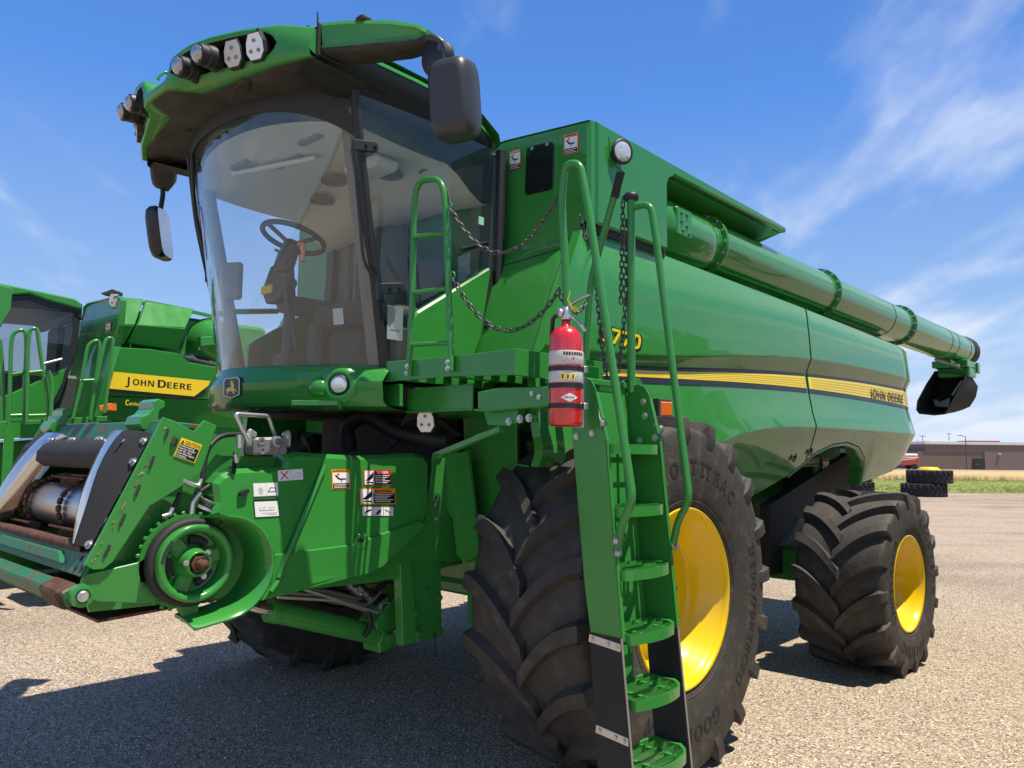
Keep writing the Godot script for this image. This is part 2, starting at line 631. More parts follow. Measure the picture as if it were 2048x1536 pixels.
func make_ground() -> void:
	# crushed stone: every cell of the pattern is one stone with a tone of its own
	var cn := FastNoiseLite.new()
	cn.noise_type = FastNoiseLite.TYPE_CELLULAR
	cn.cellular_return_type = FastNoiseLite.RETURN_CELL_VALUE
	cn.seed = 3
	cn.frequency = 0.12
	cn.fractal_type = FastNoiseLite.FRACTAL_NONE
	var ct := NoiseTexture2D.new()
	ct.width = 2048
	ct.height = 2048
	ct.seamless = true
	ct.seamless_blend_skirt = 0.05
	ct.noise = cn
	var g := Gradient.new()
	g.offsets = PackedFloat32Array([0.0, 0.12, 0.3, 0.5, 0.68, 0.84, 0.94, 1.0])
	g.colors = PackedColorArray([Color(0.35, 0.325, 0.305), Color(0.52, 0.475, 0.43), Color(0.62, 0.56, 0.495), Color(0.68, 0.615, 0.54), Color(0.73, 0.66, 0.58), Color(0.79, 0.725, 0.64), Color(0.86, 0.82, 0.755), Color(0.94, 0.915, 0.87)])
	ct.color_ramp = g
	var hn := cn.duplicate()
	hn.cellular_return_type = FastNoiseLite.RETURN_DISTANCE
	var ht := NoiseTexture2D.new()
	ht.width = 2048
	ht.height = 2048
	ht.seamless = true
	ht.seamless_blend_skirt = 0.05
	ht.noise = hn
	ht.as_normal_map = true
	ht.bump_strength = 10.0
	var m := StandardMaterial3D.new()
	m.albedo_texture = ct
	m.vertex_color_use_as_albedo = true
	m.roughness = 0.92
	m.metallic_specular = 0.3
	m.normal_enabled = true
	m.normal_texture = ht
	m.normal_scale = 0.9
	tri_map(m, 0.40)
	M.gravel = m
	var coarse := FastNoiseLite.new()
	coarse.seed = 17
	coarse.frequency = 0.35
	coarse.fractal_octaves = 4
	var streak := FastNoiseLite.new()
	streak.seed = 23
	streak.frequency = 0.5
	streak.fractal_octaves = 4
	var st := mb()
	smooth(st)
	var A := [-400.0, -120.0, -50.0, -25.0, -12.0, -8.0]
	var a := -6.0
	while a < 44.0:
		A.append(a)
		a += 0.22 if a < 12.0 else 0.4
	A.append_array([44.0, 60.0, 100.0, 200.0, 500.0, 1500.0])
	var B := [-1500.0, -500.0, -150.0, -60.0, -30.0, -18.0]
	a = -14.0
	while a < 34.0:
		B.append(a)
		a += 0.35
	B.append_array([34.0, 45.0, 70.0, 150.0, 500.0, 1500.0])
	var rows := []
	var cols := []
	for ia in A:
		var row := []
		var crow := []
		for ib in B:
			var p := yard(ia, ib)
			p.y = 0.012 * coarse.get_noise_2d(p.x * 1.2, p.z * 1.2) if ia > -6.0 and ia < 44.0 else 0.0
			row.append(p)
			var t: float = coarse.get_noise_2d(p.x, p.z)
			# a lane crosses the yard; its wheel tracks press darker and paler streaks into the stone
			var lane: float = exp(-pow((ia - 26.0) / 13.0, 4.0)) + 0.25 * smoothstep(0.1, 0.4, coarse.get_noise_2d(p.x * 0.3 + 9.0, p.z * 0.3))
			var tr: float = streak.get_noise_2d(ia * 1.9 + 1.2 * coarse.get_noise_2d(ib * 0.3, 7.0), ib * 0.22)
			var big: float = coarse.get_noise_2d(p.x * 0.22 - 31.0, p.z * 0.22)
			var k: float = 1.0 + 0.20 * t + 0.26 * big + 0.55 * tr * lane
			var c := Color(k, k * (0.985 - 0.03 * big), k * (0.97 - 0.06 * big))
			c.a = 1.0
			crow.append(c)
		rows.append(row)
		cols.append(crow)
	for i in A.size() - 1:
		for j in B.size() - 1:
			for k in [[0, 0], [1, 0], [1, 1], [0, 0], [1, 1], [0, 1]]:
				st.set_color(cols[i + k[0]][j + k[1]])
				st.add_vertex(rows[i + k[0]][j + k[1]])
	setting("ground", st, m)
	# loose stones near the machine
	var sm := mb()
	flat(sm)
	var ico := []
	for i in 5:
		var ang := TAU * i / 5
		ico.append(Vector3(cos(ang), 0.0, sin(ang)) * (0.85 + 0.3 * fmod(i * 0.37, 1.0)))
	for i in 5:
		tri(sm, Vector3(0.1, 0.62, -0.05), ico[(i + 1) % 5], ico[i])
		tri(sm, Vector3(0, -0.5, 0), ico[i], ico[(i + 1) % 5])
	var stone := mesh_of(sm)
	var sc := StandardMaterial3D.new()
	sc.vertex_color_use_as_albedo = true
	sc.roughness = 0.9
	var mm := MultiMesh.new()
	mm.transform_format = MultiMesh.TRANSFORM_3D
	mm.use_colors = true
	mm.mesh = stone
	mm.instance_count = 70000
	rng.seed = 99
	for i in 70000:
		var d: float = 2.0 + 11.0 * pow(rng.randf(), 1.5)
		var p := yard(d, (rng.randf() - 0.5) * (d * 1.6 + 1.5))
		var s: float = 0.004 + 0.008 * pow(rng.randf(), 3.0) + (0.012 * rng.randf() if rng.randf() < 0.006 else 0.0)
		p.y = 0.012 * coarse.get_noise_2d(p.x * 1.2, p.z * 1.2) + s * 0.15
		mm.set_instance_transform(i, Transform3D(Basis.from_euler(Vector3(rng.randf() * 0.6, rng.randf() * TAU, rng.randf() * 0.6)).scaled(Vector3(s, s * 0.8, s)), p))
		var tone: float = 0.14 + 0.50 * pow(rng.randf(), 1.2)
		mm.set_instance_color(i, Color(tone, tone * (0.86 + 0.08 * rng.randf()), tone * (0.72 + 0.15 * rng.randf())))
	var mi := MultiMeshInstance3D.new()
	mi.name = "loose_stones"
	mi.multimesh = mm
	mi.material_override = sc
	add_child(mi)
	tag(mi, "small loose tan and grey stones strewn over the yard", "gravel")
	mi.set_meta("kind", "stuff")

# ---------------------------------------------------------------- wheels
func tyre_mesh(R: float, W: float, rr: float, n: int, lh: float, axle: float) -> ArrayMesh:
	var st := mb()
	var Rc := R - lh
	var prof := []
	for p in [[-0.01, 0.44], [0.02, 0.455], [0.06, 0.468], [0.2, 0.490], [0.42, 0.5], [0.62, 0.498], [0.8, 0.490], [0.9, 0.483], [0.962, 0.468], [0.99, 0.42], [0.998, 0.33], [1.0, 0.18]]:
		prof.append([rr + (Rc - rr) * p[0], W * p[1]])
	var full := prof.duplicate()
	full.append([Rc + 0.006, 0.0])
	for i in prof.size():
		var q = prof[prof.size() - 1 - i]
		full.append([q[0], -q[1]])
	smooth(st)
	var segs := 96
	var rows := []
	for p in full:
		var ring := []
		for k in segs:
			var a := TAU * k / segs
			var v := Vector3(cos(a) * p[0], sin(a) * p[0], p[1])
			v.y = max(v.y, -axle + 0.002)
			ring.append(v)
		rows.append(ring)
	loft(st, rows, true)
	# bead line on the sidewall
	for s in [1.0, -1.0]:
		for fr in [0.72, 0.09]:
			var rl: float = rr + (Rc - rr) * fr
			var zl: float = W * (0.486 if fr > 0.5 else 0.472) * s
			var pth := []
			for k in 73:
				pth.append(Vector3(cos(TAU * k / 72) * rl, sin(TAU * k / 72) * rl, zl))
			tube(st, pth, 0.0045, 5, -1.0, false)
	# chevron lugs: nose at the middle of the tread leads, the ends run down the shoulders
	var stations := []
	for i in 8:
		var u: float = -0.07 + 1.0 * i / 7.0
		stations.append([u * 0.5 * W, R - (0.004 if i == 7 else 0.0), u * 0.5 * W * 0.98, Rc - 0.03, u])
	stations.append([0.490 * W, R - 0.012, 0.44 * W, Rc - 0.05, 0.985])
	stations.append([0.503 * W, R - 0.062, 0.45 * W, Rc - 0.06, 1.02])
	stations.append([0.508 * W, R - 0.115, 0.46 * W, R - 0.135, 1.04])
	stations.append([0.492 * W, R - 0.165, 0.46 * W, R - 0.165, 1.05])
	for side in [1.0, -1.0]:
		for i in n:
			var th0: float = TAU * (i + (0.5 if side < 0 else 0.0)) / n
			var rws := []
			for k in stations.size():
				var s = stations[k]
				var u: float = s[4]
				var arc: float = W * (0.64 * u - 0.28 * u * abs(u))
				var th: float = th0 - arc / R
				var ht: float = lerp(0.038, 0.040, clamp(u, 0.0, 1.0)) / R
				var hb: float = lerp(0.066, 0.072, clamp(u, 0.0, 1.0)) / R
				if k >= 9:
					ht *= 0.95
					hb *= 0.80
				var ring := []
				for e in [[-hb, 0], [-ht, 1], [ht, 1], [hb, 0]]:
					var r: float = s[1] if e[1] == 1 else s[3]
					var z: float = s[0] if e[1] == 1 else s[2]
					var v := Vector3(cos(th + e[0]) * r, sin(th + e[0]) * r, z * side)
					v.y = max(v.y, -axle + 0.001)
					ring.append(v)
				if side < 0:
					ring.reverse()
				rws.append(ring)
			for j in 3:
				smooth(st)
				for k in rws.size() - 1:
					if k == 8:
						smooth(st)
					quad(st, rws[k][j], rws[k][j + 1], rws[k + 1][j + 1], rws[k + 1][j])
			flat(st)
			for k in [0, rws.size() - 1]:
				quad(st, rws[k][0], rws[k][1], rws[k][2], rws[k][3])
	return mesh_of(st)

func ring_text(st: SurfaceTool, txt: String, h: float, r: float, z: float, from_deg: float, step_deg: float, widen := 1.0) -> void:
	var a := from_deg
	for ch in txt:
		if ch != " ":
			var t := deg_to_rad(a)
			var up := Vector3(cos(t), sin(t), 0)
			var right := Vector3(sin(t), -cos(t), 0)
			text_on(st, ch, h, Transform3D(Basis(right, up, Vector3(0, 0, 1)), Vector3(cos(t) * r, sin(t) * r, z)), 0.012, widen)
		a -= step_deg * (0.6 if ch in "I/1" else 1.0)

func rim_mesh(rr: float, W: float) -> ArrayMesh:
	var st := mb()
	var z0 := W * 0.455
	lathe(st, [[rr - 0.02, z0 - 0.03], [rr + 0.004, z0 - 0.012], [rr + 0.006, z0 + 0.004], [rr - 0.004, z0 + 0.012], [rr - 0.016, z0 + 0.004], [rr - 0.022, z0 - 0.02]], Vector3.ZERO, Vector3(0, 0, 1), 72)
	lathe(st, [[rr - 0.022, z0 - 0.02], [rr - 0.036, z0 - 0.055], [rr - 0.044, z0 - 0.062], [rr - 0.062, z0 - 0.12], [rr - 0.072, z0 - 0.128], [rr - 0.086, z0 - 0.20], [rr - 0.105, z0 - 0.225]], Vector3.ZERO, Vector3(0, 0, 1), 72)
	lathe(st, [[rr - 0.105, z0 - 0.225], [rr - 0.15, z0 - 0.245], [rr * 0.62, z0 - 0.25], [rr * 0.55, z0 - 0.235], [rr * 0.42, z0 - 0.225], [0.0, z0 - 0.225]], Vector3.ZERO, Vector3(0, 0, 1), 72)
	lathe(st, [[rr - 0.02, -z0], [rr - 0.06, -z0 + 0.06], [rr - 0.09, 0.0], [rr - 0.105, z0 - 0.23]], Vector3.ZERO, Vector3(0, 0, 1), 48)
	return mesh_of(st)

func wheel(called: String, at: Vector3, tyre: Mesh, rim: Mesh, letters: Mesh, hub: Mesh, turn: float, spin: float) -> Node3D:
	var w := part(called, combine, at)
	w.rotation.y = turn
	var t := put("tyre", tyre, M.rubber, w)
	t.rotation.z = 0.0
	put("rim", rim, M.yellow, w)
	put("hub", hub, M.green_flat, w)
	put("sidewall_lettering", letters, M.rubber_old, w)
	return w

func hub_mesh(rr: float, W: float) -> ArrayMesh:
	var st := mb()
	var z := W * 0.455 - 0.225
	lathe(st, [[rr * 0.36, z], [rr * 0.36, z + 0.02], [rr * 0.30, z + 0.03], [rr * 0.22, z + 0.07], [0.0, z + 0.08]], Vector3.ZERO, Vector3(0, 0, 1), 32, true)
	for k in 10:
		var a := TAU * k / 10
		lathe(st, [[0.02, 0.0], [0.02, 0.012], [0.013, 0.014], [0.013, 0.03], [0.0, 0.032]], Vector3(cos(a) * rr * 0.46, sin(a) * rr * 0.46, z), Vector3(0, 0, 1), 6, true)
	return mesh_of(st)

func make_wheels() -> void:
	var ft := tyre_mesh(1.027, 0.80, 0.505, 20, 0.054, 0.987)
	var fr := rim_mesh(0.505, 0.80)
	var fh := hub_mesh(0.505, 0.80)
	var st := mb()
	ring_text(st, "OPTITRAC", 0.085, 0.735, 0.396, 103.0, 8.2, 1.15)
	ring_text(st, "IF800/70R38CFO", 0.075, 0.775, 0.395, 17.0, 5.0, 1.0)
	ring_text(st, "GOODYEAR", 0.085, 0.735, 0.396, 292.0, 8.2, 1.15)
	ring_text(st, "IF800/70R38CFO", 0.075, 0.775, 0.395, 200.0, 5.0, 1.0)
	var fl := mesh_of(st)
	wheel("front_wheel", Vector3(0, 0.987, 1.626), ft, fr, fl, fh, 0.0, 0.0)
	wheel("front_wheel", Vector3(0, 0.987, -1.626), ft, fr, fl, fh, PI, 0.0)
	var rt := tyre_mesh(0.766, 0.74, 0.404, 16, 0.054, 0.73)
	var rm := rim_mesh(0.404, 0.74)
	var rh := hub_mesh(0.404, 0.74)
	st = mb()
	ring_text(st, "GOODYEAR", 0.075, 0.565, 0.366, 62.0, 10.5, 1.1)
	ring_text(st, "OPTITRAC", 0.075, 0.555, 0.366, 292.0, 8.0, 1.0)
	ring_text(st, "LSW750/50R30", 0.060, 0.53, 0.366, 206.0, 6.5, 1.0)
	var rl := mesh_of(st)
	wheel("rear_wheel", Vector3(3.30, 0.73, 1.864), rt, rm, rl, rh, -0.015, 0.0)
	wheel("rear_wheel", Vector3(3.30, 0.73, -1.864), rt, rm, rl, rh, PI - 0.015, 0.0)
	# axles and drives
	st = mb()
	box(st, Vector3(0.0, 0.99, 0.0), Vector3(0.34, 0.36, 2.5), 0.02)
	for s in [-1.0, 1.0]:
		box(st, Vector3(0.02, 0.98, 1.12 * s), Vector3(0.5, 0.6, 0.22), 0.05)
	build("front_axle", st, M.green_flat, combine)
	st = mb()
	box(st, Vector3(3.30, 0.80, 0.0), Vector3(0.26, 0.30, 2.9), 0.02)
	for s in [-1.0, 1.0]:
		box(st, Vector3(3.30, 0.74, 1.5 * s), Vector3(0.3, 0.42, 0.16), 0.03)
	box(st, Vector3(2.6, 0.78, 0.0), Vector3(0.14, 0.2, 2.2), 0.02)
	box(st, Vector3(2.35, 0.64, 0.85), Vector3(0.65, 0.05, 0.35), 0.01)
	build("rear_axle", st, M.green_flat, combine)

# ---------------------------------------------------------------- body shell
func curve(tab: Array, x: float) -> float:
	if x <= tab[0][0]:
		return tab[0][1]
	for i in tab.size() - 1:
		if x <= tab[i + 1][0]:
			var t: float = (x - tab[i][0]) / (tab[i + 1][0] - tab[i][0])
			# smooth through the table (Catmull-Rom on y)
			var y0: float = tab[max(i - 1, 0)][1]
			var y3: float = tab[min(i + 2, tab.size() - 1)][1]
			return cubic_interpolate(tab[i][1], tab[i + 1][1], y0, y3, t)
	return tab[-1][1]

func lin(tab: Array, x: float) -> float:
	if x <= tab[0][0]:
		return tab[0][1]
	for i in tab.size() - 1:
		if x <= tab[i + 1][0]:
			return lerp(tab[i][1], tab[i + 1][1], (x - tab[i][0]) / (tab[i + 1][0] - tab[i][0]))
	return tab[-1][1]

const TOP := [[-0.5, 3.10], [0.3, 3.135], [2.8, 3.109], [5.85, 3.052]]
const CREASE := [[-0.9, 2.36], [0.25, 2.415], [1.6, 2.55], [2.81, 2.642], [4.3, 2.685], [5.85, 2.69]]
const STRIPE := [[-0.9, 2.30], [0.25, 2.350], [1.5, 2.443], [2.73, 2.515], [4.2, 2.565], [5.85, 2.584]]
const STRIPE_LOW := [[-0.9, 2.22], [0.25, 2.285], [1.5, 2.348], [2.72, 2.390], [4.2, 2.405], [5.85, 2.388]]
const LOWER := [[-0.9, 1.80], [0.6, 1.80], [1.11, 1.895], [1.56, 1.979], [2.08, 2.031], [2.7, 2.052], [3.8, 2.066], [5.85, 2.074]]
const BOTTOM := [[-0.9, 1.72], [0.6, 1.66], [1.0, 1.60], [1.3, 1.45], [1.604, 1.364], [2.52, 1.621], [2.75, 1.72], [2.97, 1.831], [3.3, 1.91], [3.67, 1.938], [4.02, 1.90], [4.304, 1.784], [4.40, 1.65], [4.43, 1.53], [5.316, 1.645], [5.60, 1.80], [5.83, 2.02]]

func side_rows(x: float) -> Array:
	var top: float = lin(TOP, x)
	var cr: float = curve(CREASE, x)
	var s: float = curve(STRIPE, x)
	var lo: float = curve(LOWER, x)
	var bo: float = min(lin(BOTTOM, x), lo - 0.02)
	var back := smoothstep(5.45, 5.84, x) * 0.05       # the rear corner turns in a little
	var tuck: float = 0.34 * (lo - bo)
	return [[top + 0.004, 1.535 - back], [top, 1.555 - back], [top - 0.012, 1.566 - back], [lerp(top, cr, 0.5), 1.588 - back], [cr + 0.02, 1.602 - back], [cr + 0.004, 1.602 - back], [cr - 0.01, 1.594 - back],
		[s + 0.01, 1.556 - back], [s, 1.553 - back], [curve(STRIPE_LOW, x) - 0.04, 1.574 - back], [lerp(s, lo, 0.75), 1.606 - back], [lo + 0.02, 1.632 - back], [lo - 0.006, 1.633 - back], [lo - 0.03, 1.626 - back], [lerp(lo, bo, 0.5), 1.633 - tuck * 0.4 - back], [bo + 0.004, 1.633 - tuck - back], [bo, 1.61 - tuck - back], [bo + 0.012, 1.50 - tuck - back]]

func side_z(x: float, y: float) -> float:
	var r := side_rows(x)
	for i in r.size() - 1:
		if y <= r[i][0] and y >= r[i + 1][0]:
			return lerp(r[i][1], r[i + 1][1], (r[i][0] - y) / max(r[i][0] - r[i + 1][0], 1e-5))
	return 1.6

func panel(st: SurfaceTool, x0: float, x1: float, slant: float, sgn: float) -> void:
	var xs := []
	var n := int((x1 - x0) / 0.06)
	for i in n + 1:
		xs.append(lerp(x0, x1, float(i) / n))
	var rows := []
	for x in xs:
		var ring := []
		var nr: int = side_rows(x).size()
		for k in nr:
			# the front edge slants: lower rows start farther forward
			var f: float = clamp((x1 - x) / (x1 - x0), 0.0, 1.0)
			var xx: float = x - slant * f * clamp((3.1 - side_rows(x)[k][0]) / 0.8, 0.0, 1.0)
			var p: Array = side_rows(xx)[k]
			ring.append(Vector3(xx, p[0], p[1] * sgn))
		rows.append(ring)
	# edges folded inwards at both ends
	for e in [0, rows.size() - 1]:
		var fold := []
		for p in rows[e]:
			fold.append(Vector3(p.x, p.y, p.z - 0.06 * sgn))
		if e == 0:
			rows.push_front(fold)
		else:
			rows.append(fold)
	if sgn < 0:
		for r in rows:
			r.reverse()
	var nk: int = rows[0].size()
	# smooth within each flank, sharp at the creases and the folded ends
	var bands := [[0, 4], [4, 6], [6, 8], [8, 12], [12, 15], [15, 17]]
	for i0 in [[0, 1], [1, rows.size() - 2], [rows.size() - 2, rows.size() - 1]]:
		for b in bands:
			smooth(st)
			var lo_k: int = b[0] if sgn > 0 else nk - 1 - b[1]
			var hi_k: int = b[1] if sgn > 0 else nk - 1 - b[0]
			var sub := []
			for i in range(i0[0], i0[1] + 1):
				sub.append(rows[i].slice(lo_k, hi_k + 1))
			loft(st, sub)

func strip(st: SurfaceTool, x0: float, x1: float, ya: Callable, yb: Callable, lift := 0.004, taper := 0.0) -> void:
	smooth(st)
	var n := int((x1 - x0) / 0.06) + 1
	var rows := []
	for i in n + 1:
		var x: float = lerp(x0, x1, float(i) / n)
		var a: float = ya.call(x)
		var b: float = yb.call(x)
		if taper > 0 and x < x0 + taper:
			a = lerp(b, a, (x - x0) / taper)
		var ring := []
		for k in 5:
			var y: float = lerp(a, b, k / 4.0)
			ring.append(Vector3(x, y, side_z(x, y) + lift))
		rows.append(ring)
	loft(st, rows)

func make_body() -> void:
	var st: SurfaceTool
	for s in [1.0, -1.0]:
		st = mb()
		panel(st, -0.42, 2.802, 0.40, s)
		var fp := build("side_panel", st, M.green, combine)
		fp.set_meta("label", "long front side panel with the yellow stripe" if s > 0 else "front side panel on the far flank")
		st = mb()
		panel(st, 2.832, 5.83, 0.0, s)
		var rp := build("side_panel", st, M.green, combine)
		rp.set_meta("label", "rear side panel with the wheel arch cut out" if s > 0 else "rear side panel on the far flank")
		# wheel arch lip
		st = mb()
		var pth := []
		for i in 30:
			var x: float = lerp(2.56, 4.43, i / 29.0)
			var y: float = lin(BOTTOM, x)
			pth.append([x, y])
		var rows := []
		for p in pth:
			var z: float = side_rows(p[0])[16][1]
			rows.append([Vector3(p[0], p[1] + 0.005, (z - 0.01) * s), Vector3(p[0], p[1] - 0.012, (z + 0.018) * s), Vector3(p[0], p[1] - 0.028, (z + 0.012) * s), Vector3(p[0], p[1] - 0.032, (z - 0.03) * s), Vector3(p[0], p[1] - 0.01, (z - 0.13) * s)])
		if s < 0:
			for r in rows:
				r.reverse()
		smooth(st)
		loft(st, rows)
		build("wheel_arch_lip", st, M.green_flat, combine)
	# yellow stripe with black lines, printed along the left flank
	for seg in [[-0.30, 2.776, 0.22], [2.842, 5.79, 0.0]]:
		st = mb()
		strip(st, seg[0], seg[1], func(x): return curve(STRIPE, x) - 0.022, func(x): return curve(STRIPE_LOW, x), 0.004, seg[2])
		build("yellow_stripe", st, M.decal_yellow, combine)
		for k in 4:
			st = mb()
			var f := 0.18 + 0.2 * k
			strip(st, seg[0] + 0.06, seg[1], func(x): return lerp(curve(STRIPE, x) - 0.022, curve(STRIPE_LOW, x), f), func(x): return lerp(curve(STRIPE, x) - 0.022, curve(STRIPE_LOW, x), f + 0.05), 0.0055)
			build("stripe_line", st, M.decal_band, combine)
		st = mb()
		strip(st, seg[0], seg[1], func(x): return curve(STRIPE, x) + 0.004, func(x): return curve(STRIPE, x) - 0.020, 0.004, seg[2])
		build("black_line", st, M.decal_black, combine)
		st = mb()
		strip(st, seg[0] - 0.02, seg[1], func(x): return curve(STRIPE_LOW, x) - 0.002, func(x): return curve(STRIPE_LOW, x) - 0.040, 0.004)
		build("black_line", st, M.decal_black, combine)
	# maker's name at the stripe's rear end: dark letters with a yellow edge below them
	var o := Vector3(4.93, 2.452, side_z(4.93, 2.45) + 0.008)
	for l in [[M.decal_yellow, Vector3(0.014, -0.016, 0.0)], [M.decal_black, Vector3(0, 0, 0.003)]]:
		st = mb()
		text_on(st, "JOHN DEERE", 0.098, Transform3D(Basis.IDENTITY, o + l[1]), 0.0, 1.34)
		build("maker_lettering", st, l[0], combine)
	for l in [[M.decal_black, 0.108, 1.44, 0.0, 1.6085], [M.decal_yellow, 0.092, 1.55, 0.002, 1.6105]]:
		st = mb()
		text_on(st, "S770", l[1], Transform3D(Basis(Vector3(1, -0.03, 0), Vector3(0.22, 1, 0), Vector3(0, 0, 1)), Vector3(-0.07, 2.492 + l[3], side_z(-0.07, 2.49) + l[4] - 1.602)), 0.0, l[2])
		build("model_lettering", st, l[0], combine)
	# dark core, decks, rear
	st = mb()
	box(st, Vector3(2.6, 2.45, 0.0), Vector3(5.9, 1.05, 2.86), 0.02)
	box(st, Vector3(2.3, 1.45, 0.0), Vector3(5.2, 1.1, 1.5), 0.05)
	box(st, Vector3(2.75, 2.985, 0.0), Vector3(6.0, 0.04, 3.02), 0.01)
	build("chassis", st, M.green_flat, combine)
	st = mb()
	var rear := []
	for i in 13:
		var z: float = lerp(-1.52, 1.52, i / 12.0)
		var bul: float = 0.30 * (1.0 - pow(abs(z) / 1.52, 3.0))
		var ring := []
		for p in [[3.03, -0.16], [2.98, -0.06], [2.6, -0.03], [2.2, -0.04], [2.0, -0.10], [1.9, -0.25]]:
			ring.append(Vector3(5.76 + bul * 0.6 + p[1], p[0], z))
		ring.reverse()
		rear.append(ring)
	smooth(st)
	loft(st, rear)
	build("rear_hood", st, M.green, combine)
	# two dark round plugs beside the panel gap
	for p in [Vector3(2.499, 1.797, 1.600), Vector3(2.818, 1.852, 1.600)]:
		st = mb()
		lathe(st, [[0.052, 0.014], [0.050, 0.02], [0.040, 0.02], [0.038, 0.012], [0.0, 0.012]], Vector3(p.x, p.y, side_z(p.x, p.y) - 0.012), Vector3(0, 0, 1), 24)
		build("plug", st, M.black_gloss, combine)
	# straw chopper and hidden works over the rear axle
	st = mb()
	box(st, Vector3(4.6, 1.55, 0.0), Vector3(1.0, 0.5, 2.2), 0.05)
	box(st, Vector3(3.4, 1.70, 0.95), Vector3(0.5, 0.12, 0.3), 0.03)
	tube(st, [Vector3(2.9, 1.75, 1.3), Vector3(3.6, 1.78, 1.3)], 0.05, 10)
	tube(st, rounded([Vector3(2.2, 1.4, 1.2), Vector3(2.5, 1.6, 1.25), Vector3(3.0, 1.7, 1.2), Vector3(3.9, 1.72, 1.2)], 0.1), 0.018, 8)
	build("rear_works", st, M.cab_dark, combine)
	st = mb()
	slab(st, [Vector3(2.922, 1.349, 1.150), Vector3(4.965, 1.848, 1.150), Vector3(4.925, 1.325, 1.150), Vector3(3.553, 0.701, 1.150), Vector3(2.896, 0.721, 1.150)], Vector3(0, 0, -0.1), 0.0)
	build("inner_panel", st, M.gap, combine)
	st = mb()
	slab(st, [Vector3(2.886, 0.994, 1.300), Vector3(3.224, 1.230, 1.300), Vector3(3.360, 1.199, 1.300), Vector3(3.014, 0.993, 1.300)], Vector3(0, 0, -0.05), 0.004)
	build("strut", st, M.cast, combine)
	decal("warning_decal", combine, Vector3(4.2, 1.78, 1.14), Vector3(0.17, 0, 0), Vector3(0, -0.2, 0), warn_items("WARNING", Color(0.9, 0.25, 0.02), 2))
	st = mb()
	slab(st, [Vector3(4.0, 1.95, 1.12), Vector3(4.75, 1.95, 1.12), Vector3(4.75, 1.35, 1.12), Vector3(4.1, 1.35, 1.12)], Vector3(0, 0, -0.03), 0.004)
	build("chopper_side", st, M.green_flat, combine)
	make_tank()
	make_auger()

func warn_items(head: String, c: Color, pics := 1, wide := false) -> Array:
	var w := Color(0.80, 0.80, 0.78)
	var k := Color(0.012, 0.012, 0.014)
	var it := [["r", c, 0, [0, 0, 1, 1]]]
	if wide:
		it.append(["r", w, 1, [0.03, 0.06, 0.36, 0.94]])
		it.append(["t", k if c.g > 0.1 else w, 1, 0.68, 0.17, 0.15, head, 0.42])
		it.append(["p", k, 1, [[0.40, 0.24], [0.44, 0.08], [0.48, 0.24]]])
		it.append(["r", k, 1, [0.37, 0.30, 0.98, 0.95]])
		for i in 5:
			it.append(["r", w, 2, [0.40, 0.36 + 0.115 * i, 0.94 - 0.09 * (i % 3), 0.40 + 0.115 * i]])
		it.append(["p", k, 2, [[0.05, 0.7], [0.2, 0.4], [0.34, 0.12], [0.33, 0.5], [0.18, 0.7]]])
		it.append(["p", k, 2, [[0.06, 0.86], [0.12, 0.76], [0.3, 0.78], [0.34, 0.9], [0.2, 0.84]]])
		return it
	it.append(["t", k if c.g > 0.1 else w, 1, 0.56, 0.085, 0.10, head, 0.72])
	it.append(["p", k if c.g > 0.1 else w, 1, [[0.05, 0.13], [0.12, 0.03], [0.19, 0.13]]])
	it.append(["r", w, 1, [0.05, 0.17, 0.95, 0.70 if pics == 1 else 0.95]])
	if pics == 1:
		it.append(["r", k, 1, [0.05, 0.71, 0.95, 0.97]])
		for i in 3:
			it.append(["r", w, 2, [0.10, 0.76 + 0.07 * i, 0.9 - 0.15 * (i % 2), 0.785 + 0.07 * i]])
		it.append(["p", k, 2, [[0.15, 0.30], [0.25, 0.28], [0.42, 0.45], [0.78, 0.46], [0.78, 0.52], [0.55, 0.53], [0.55, 0.64], [0.5, 0.64], [0.5, 0.53], [0.36, 0.52]]])
		it.append(["p", k, 2, [[0.28, 0.24], [0.36, 0.20], [0.42, 0.26], [0.36, 0.31]]])
	else:
		for i in 2:
			var x := 0.1 + 0.45 * i
			it.append(["p", k, 2, [[x, 0.3], [x + 0.1, 0.28], [x + 0.2, 0.5], [x + 0.35, 0.4], [x + 0.3, 0.6], [x + 0.15, 0.85], [x + 0.05, 0.8], [x + 0.12, 0.55]]])
	return it

func front_wall_at(q: float, t: float) -> Vector3:
	var fwd: float = 0.42 * pow(t, 0.85)
	var x: float = -0.40 - fwd * lerp(0.6, 0.96, q) + 0.10 * smoothstep(0.86, 1.0, q)
	x -= 0.05 * (1.0 - smoothstep(0.0, 0.35, q))
	return Vector3(x, lerp(3.06, 2.20, t), lerp(0.75, 1.59, q))

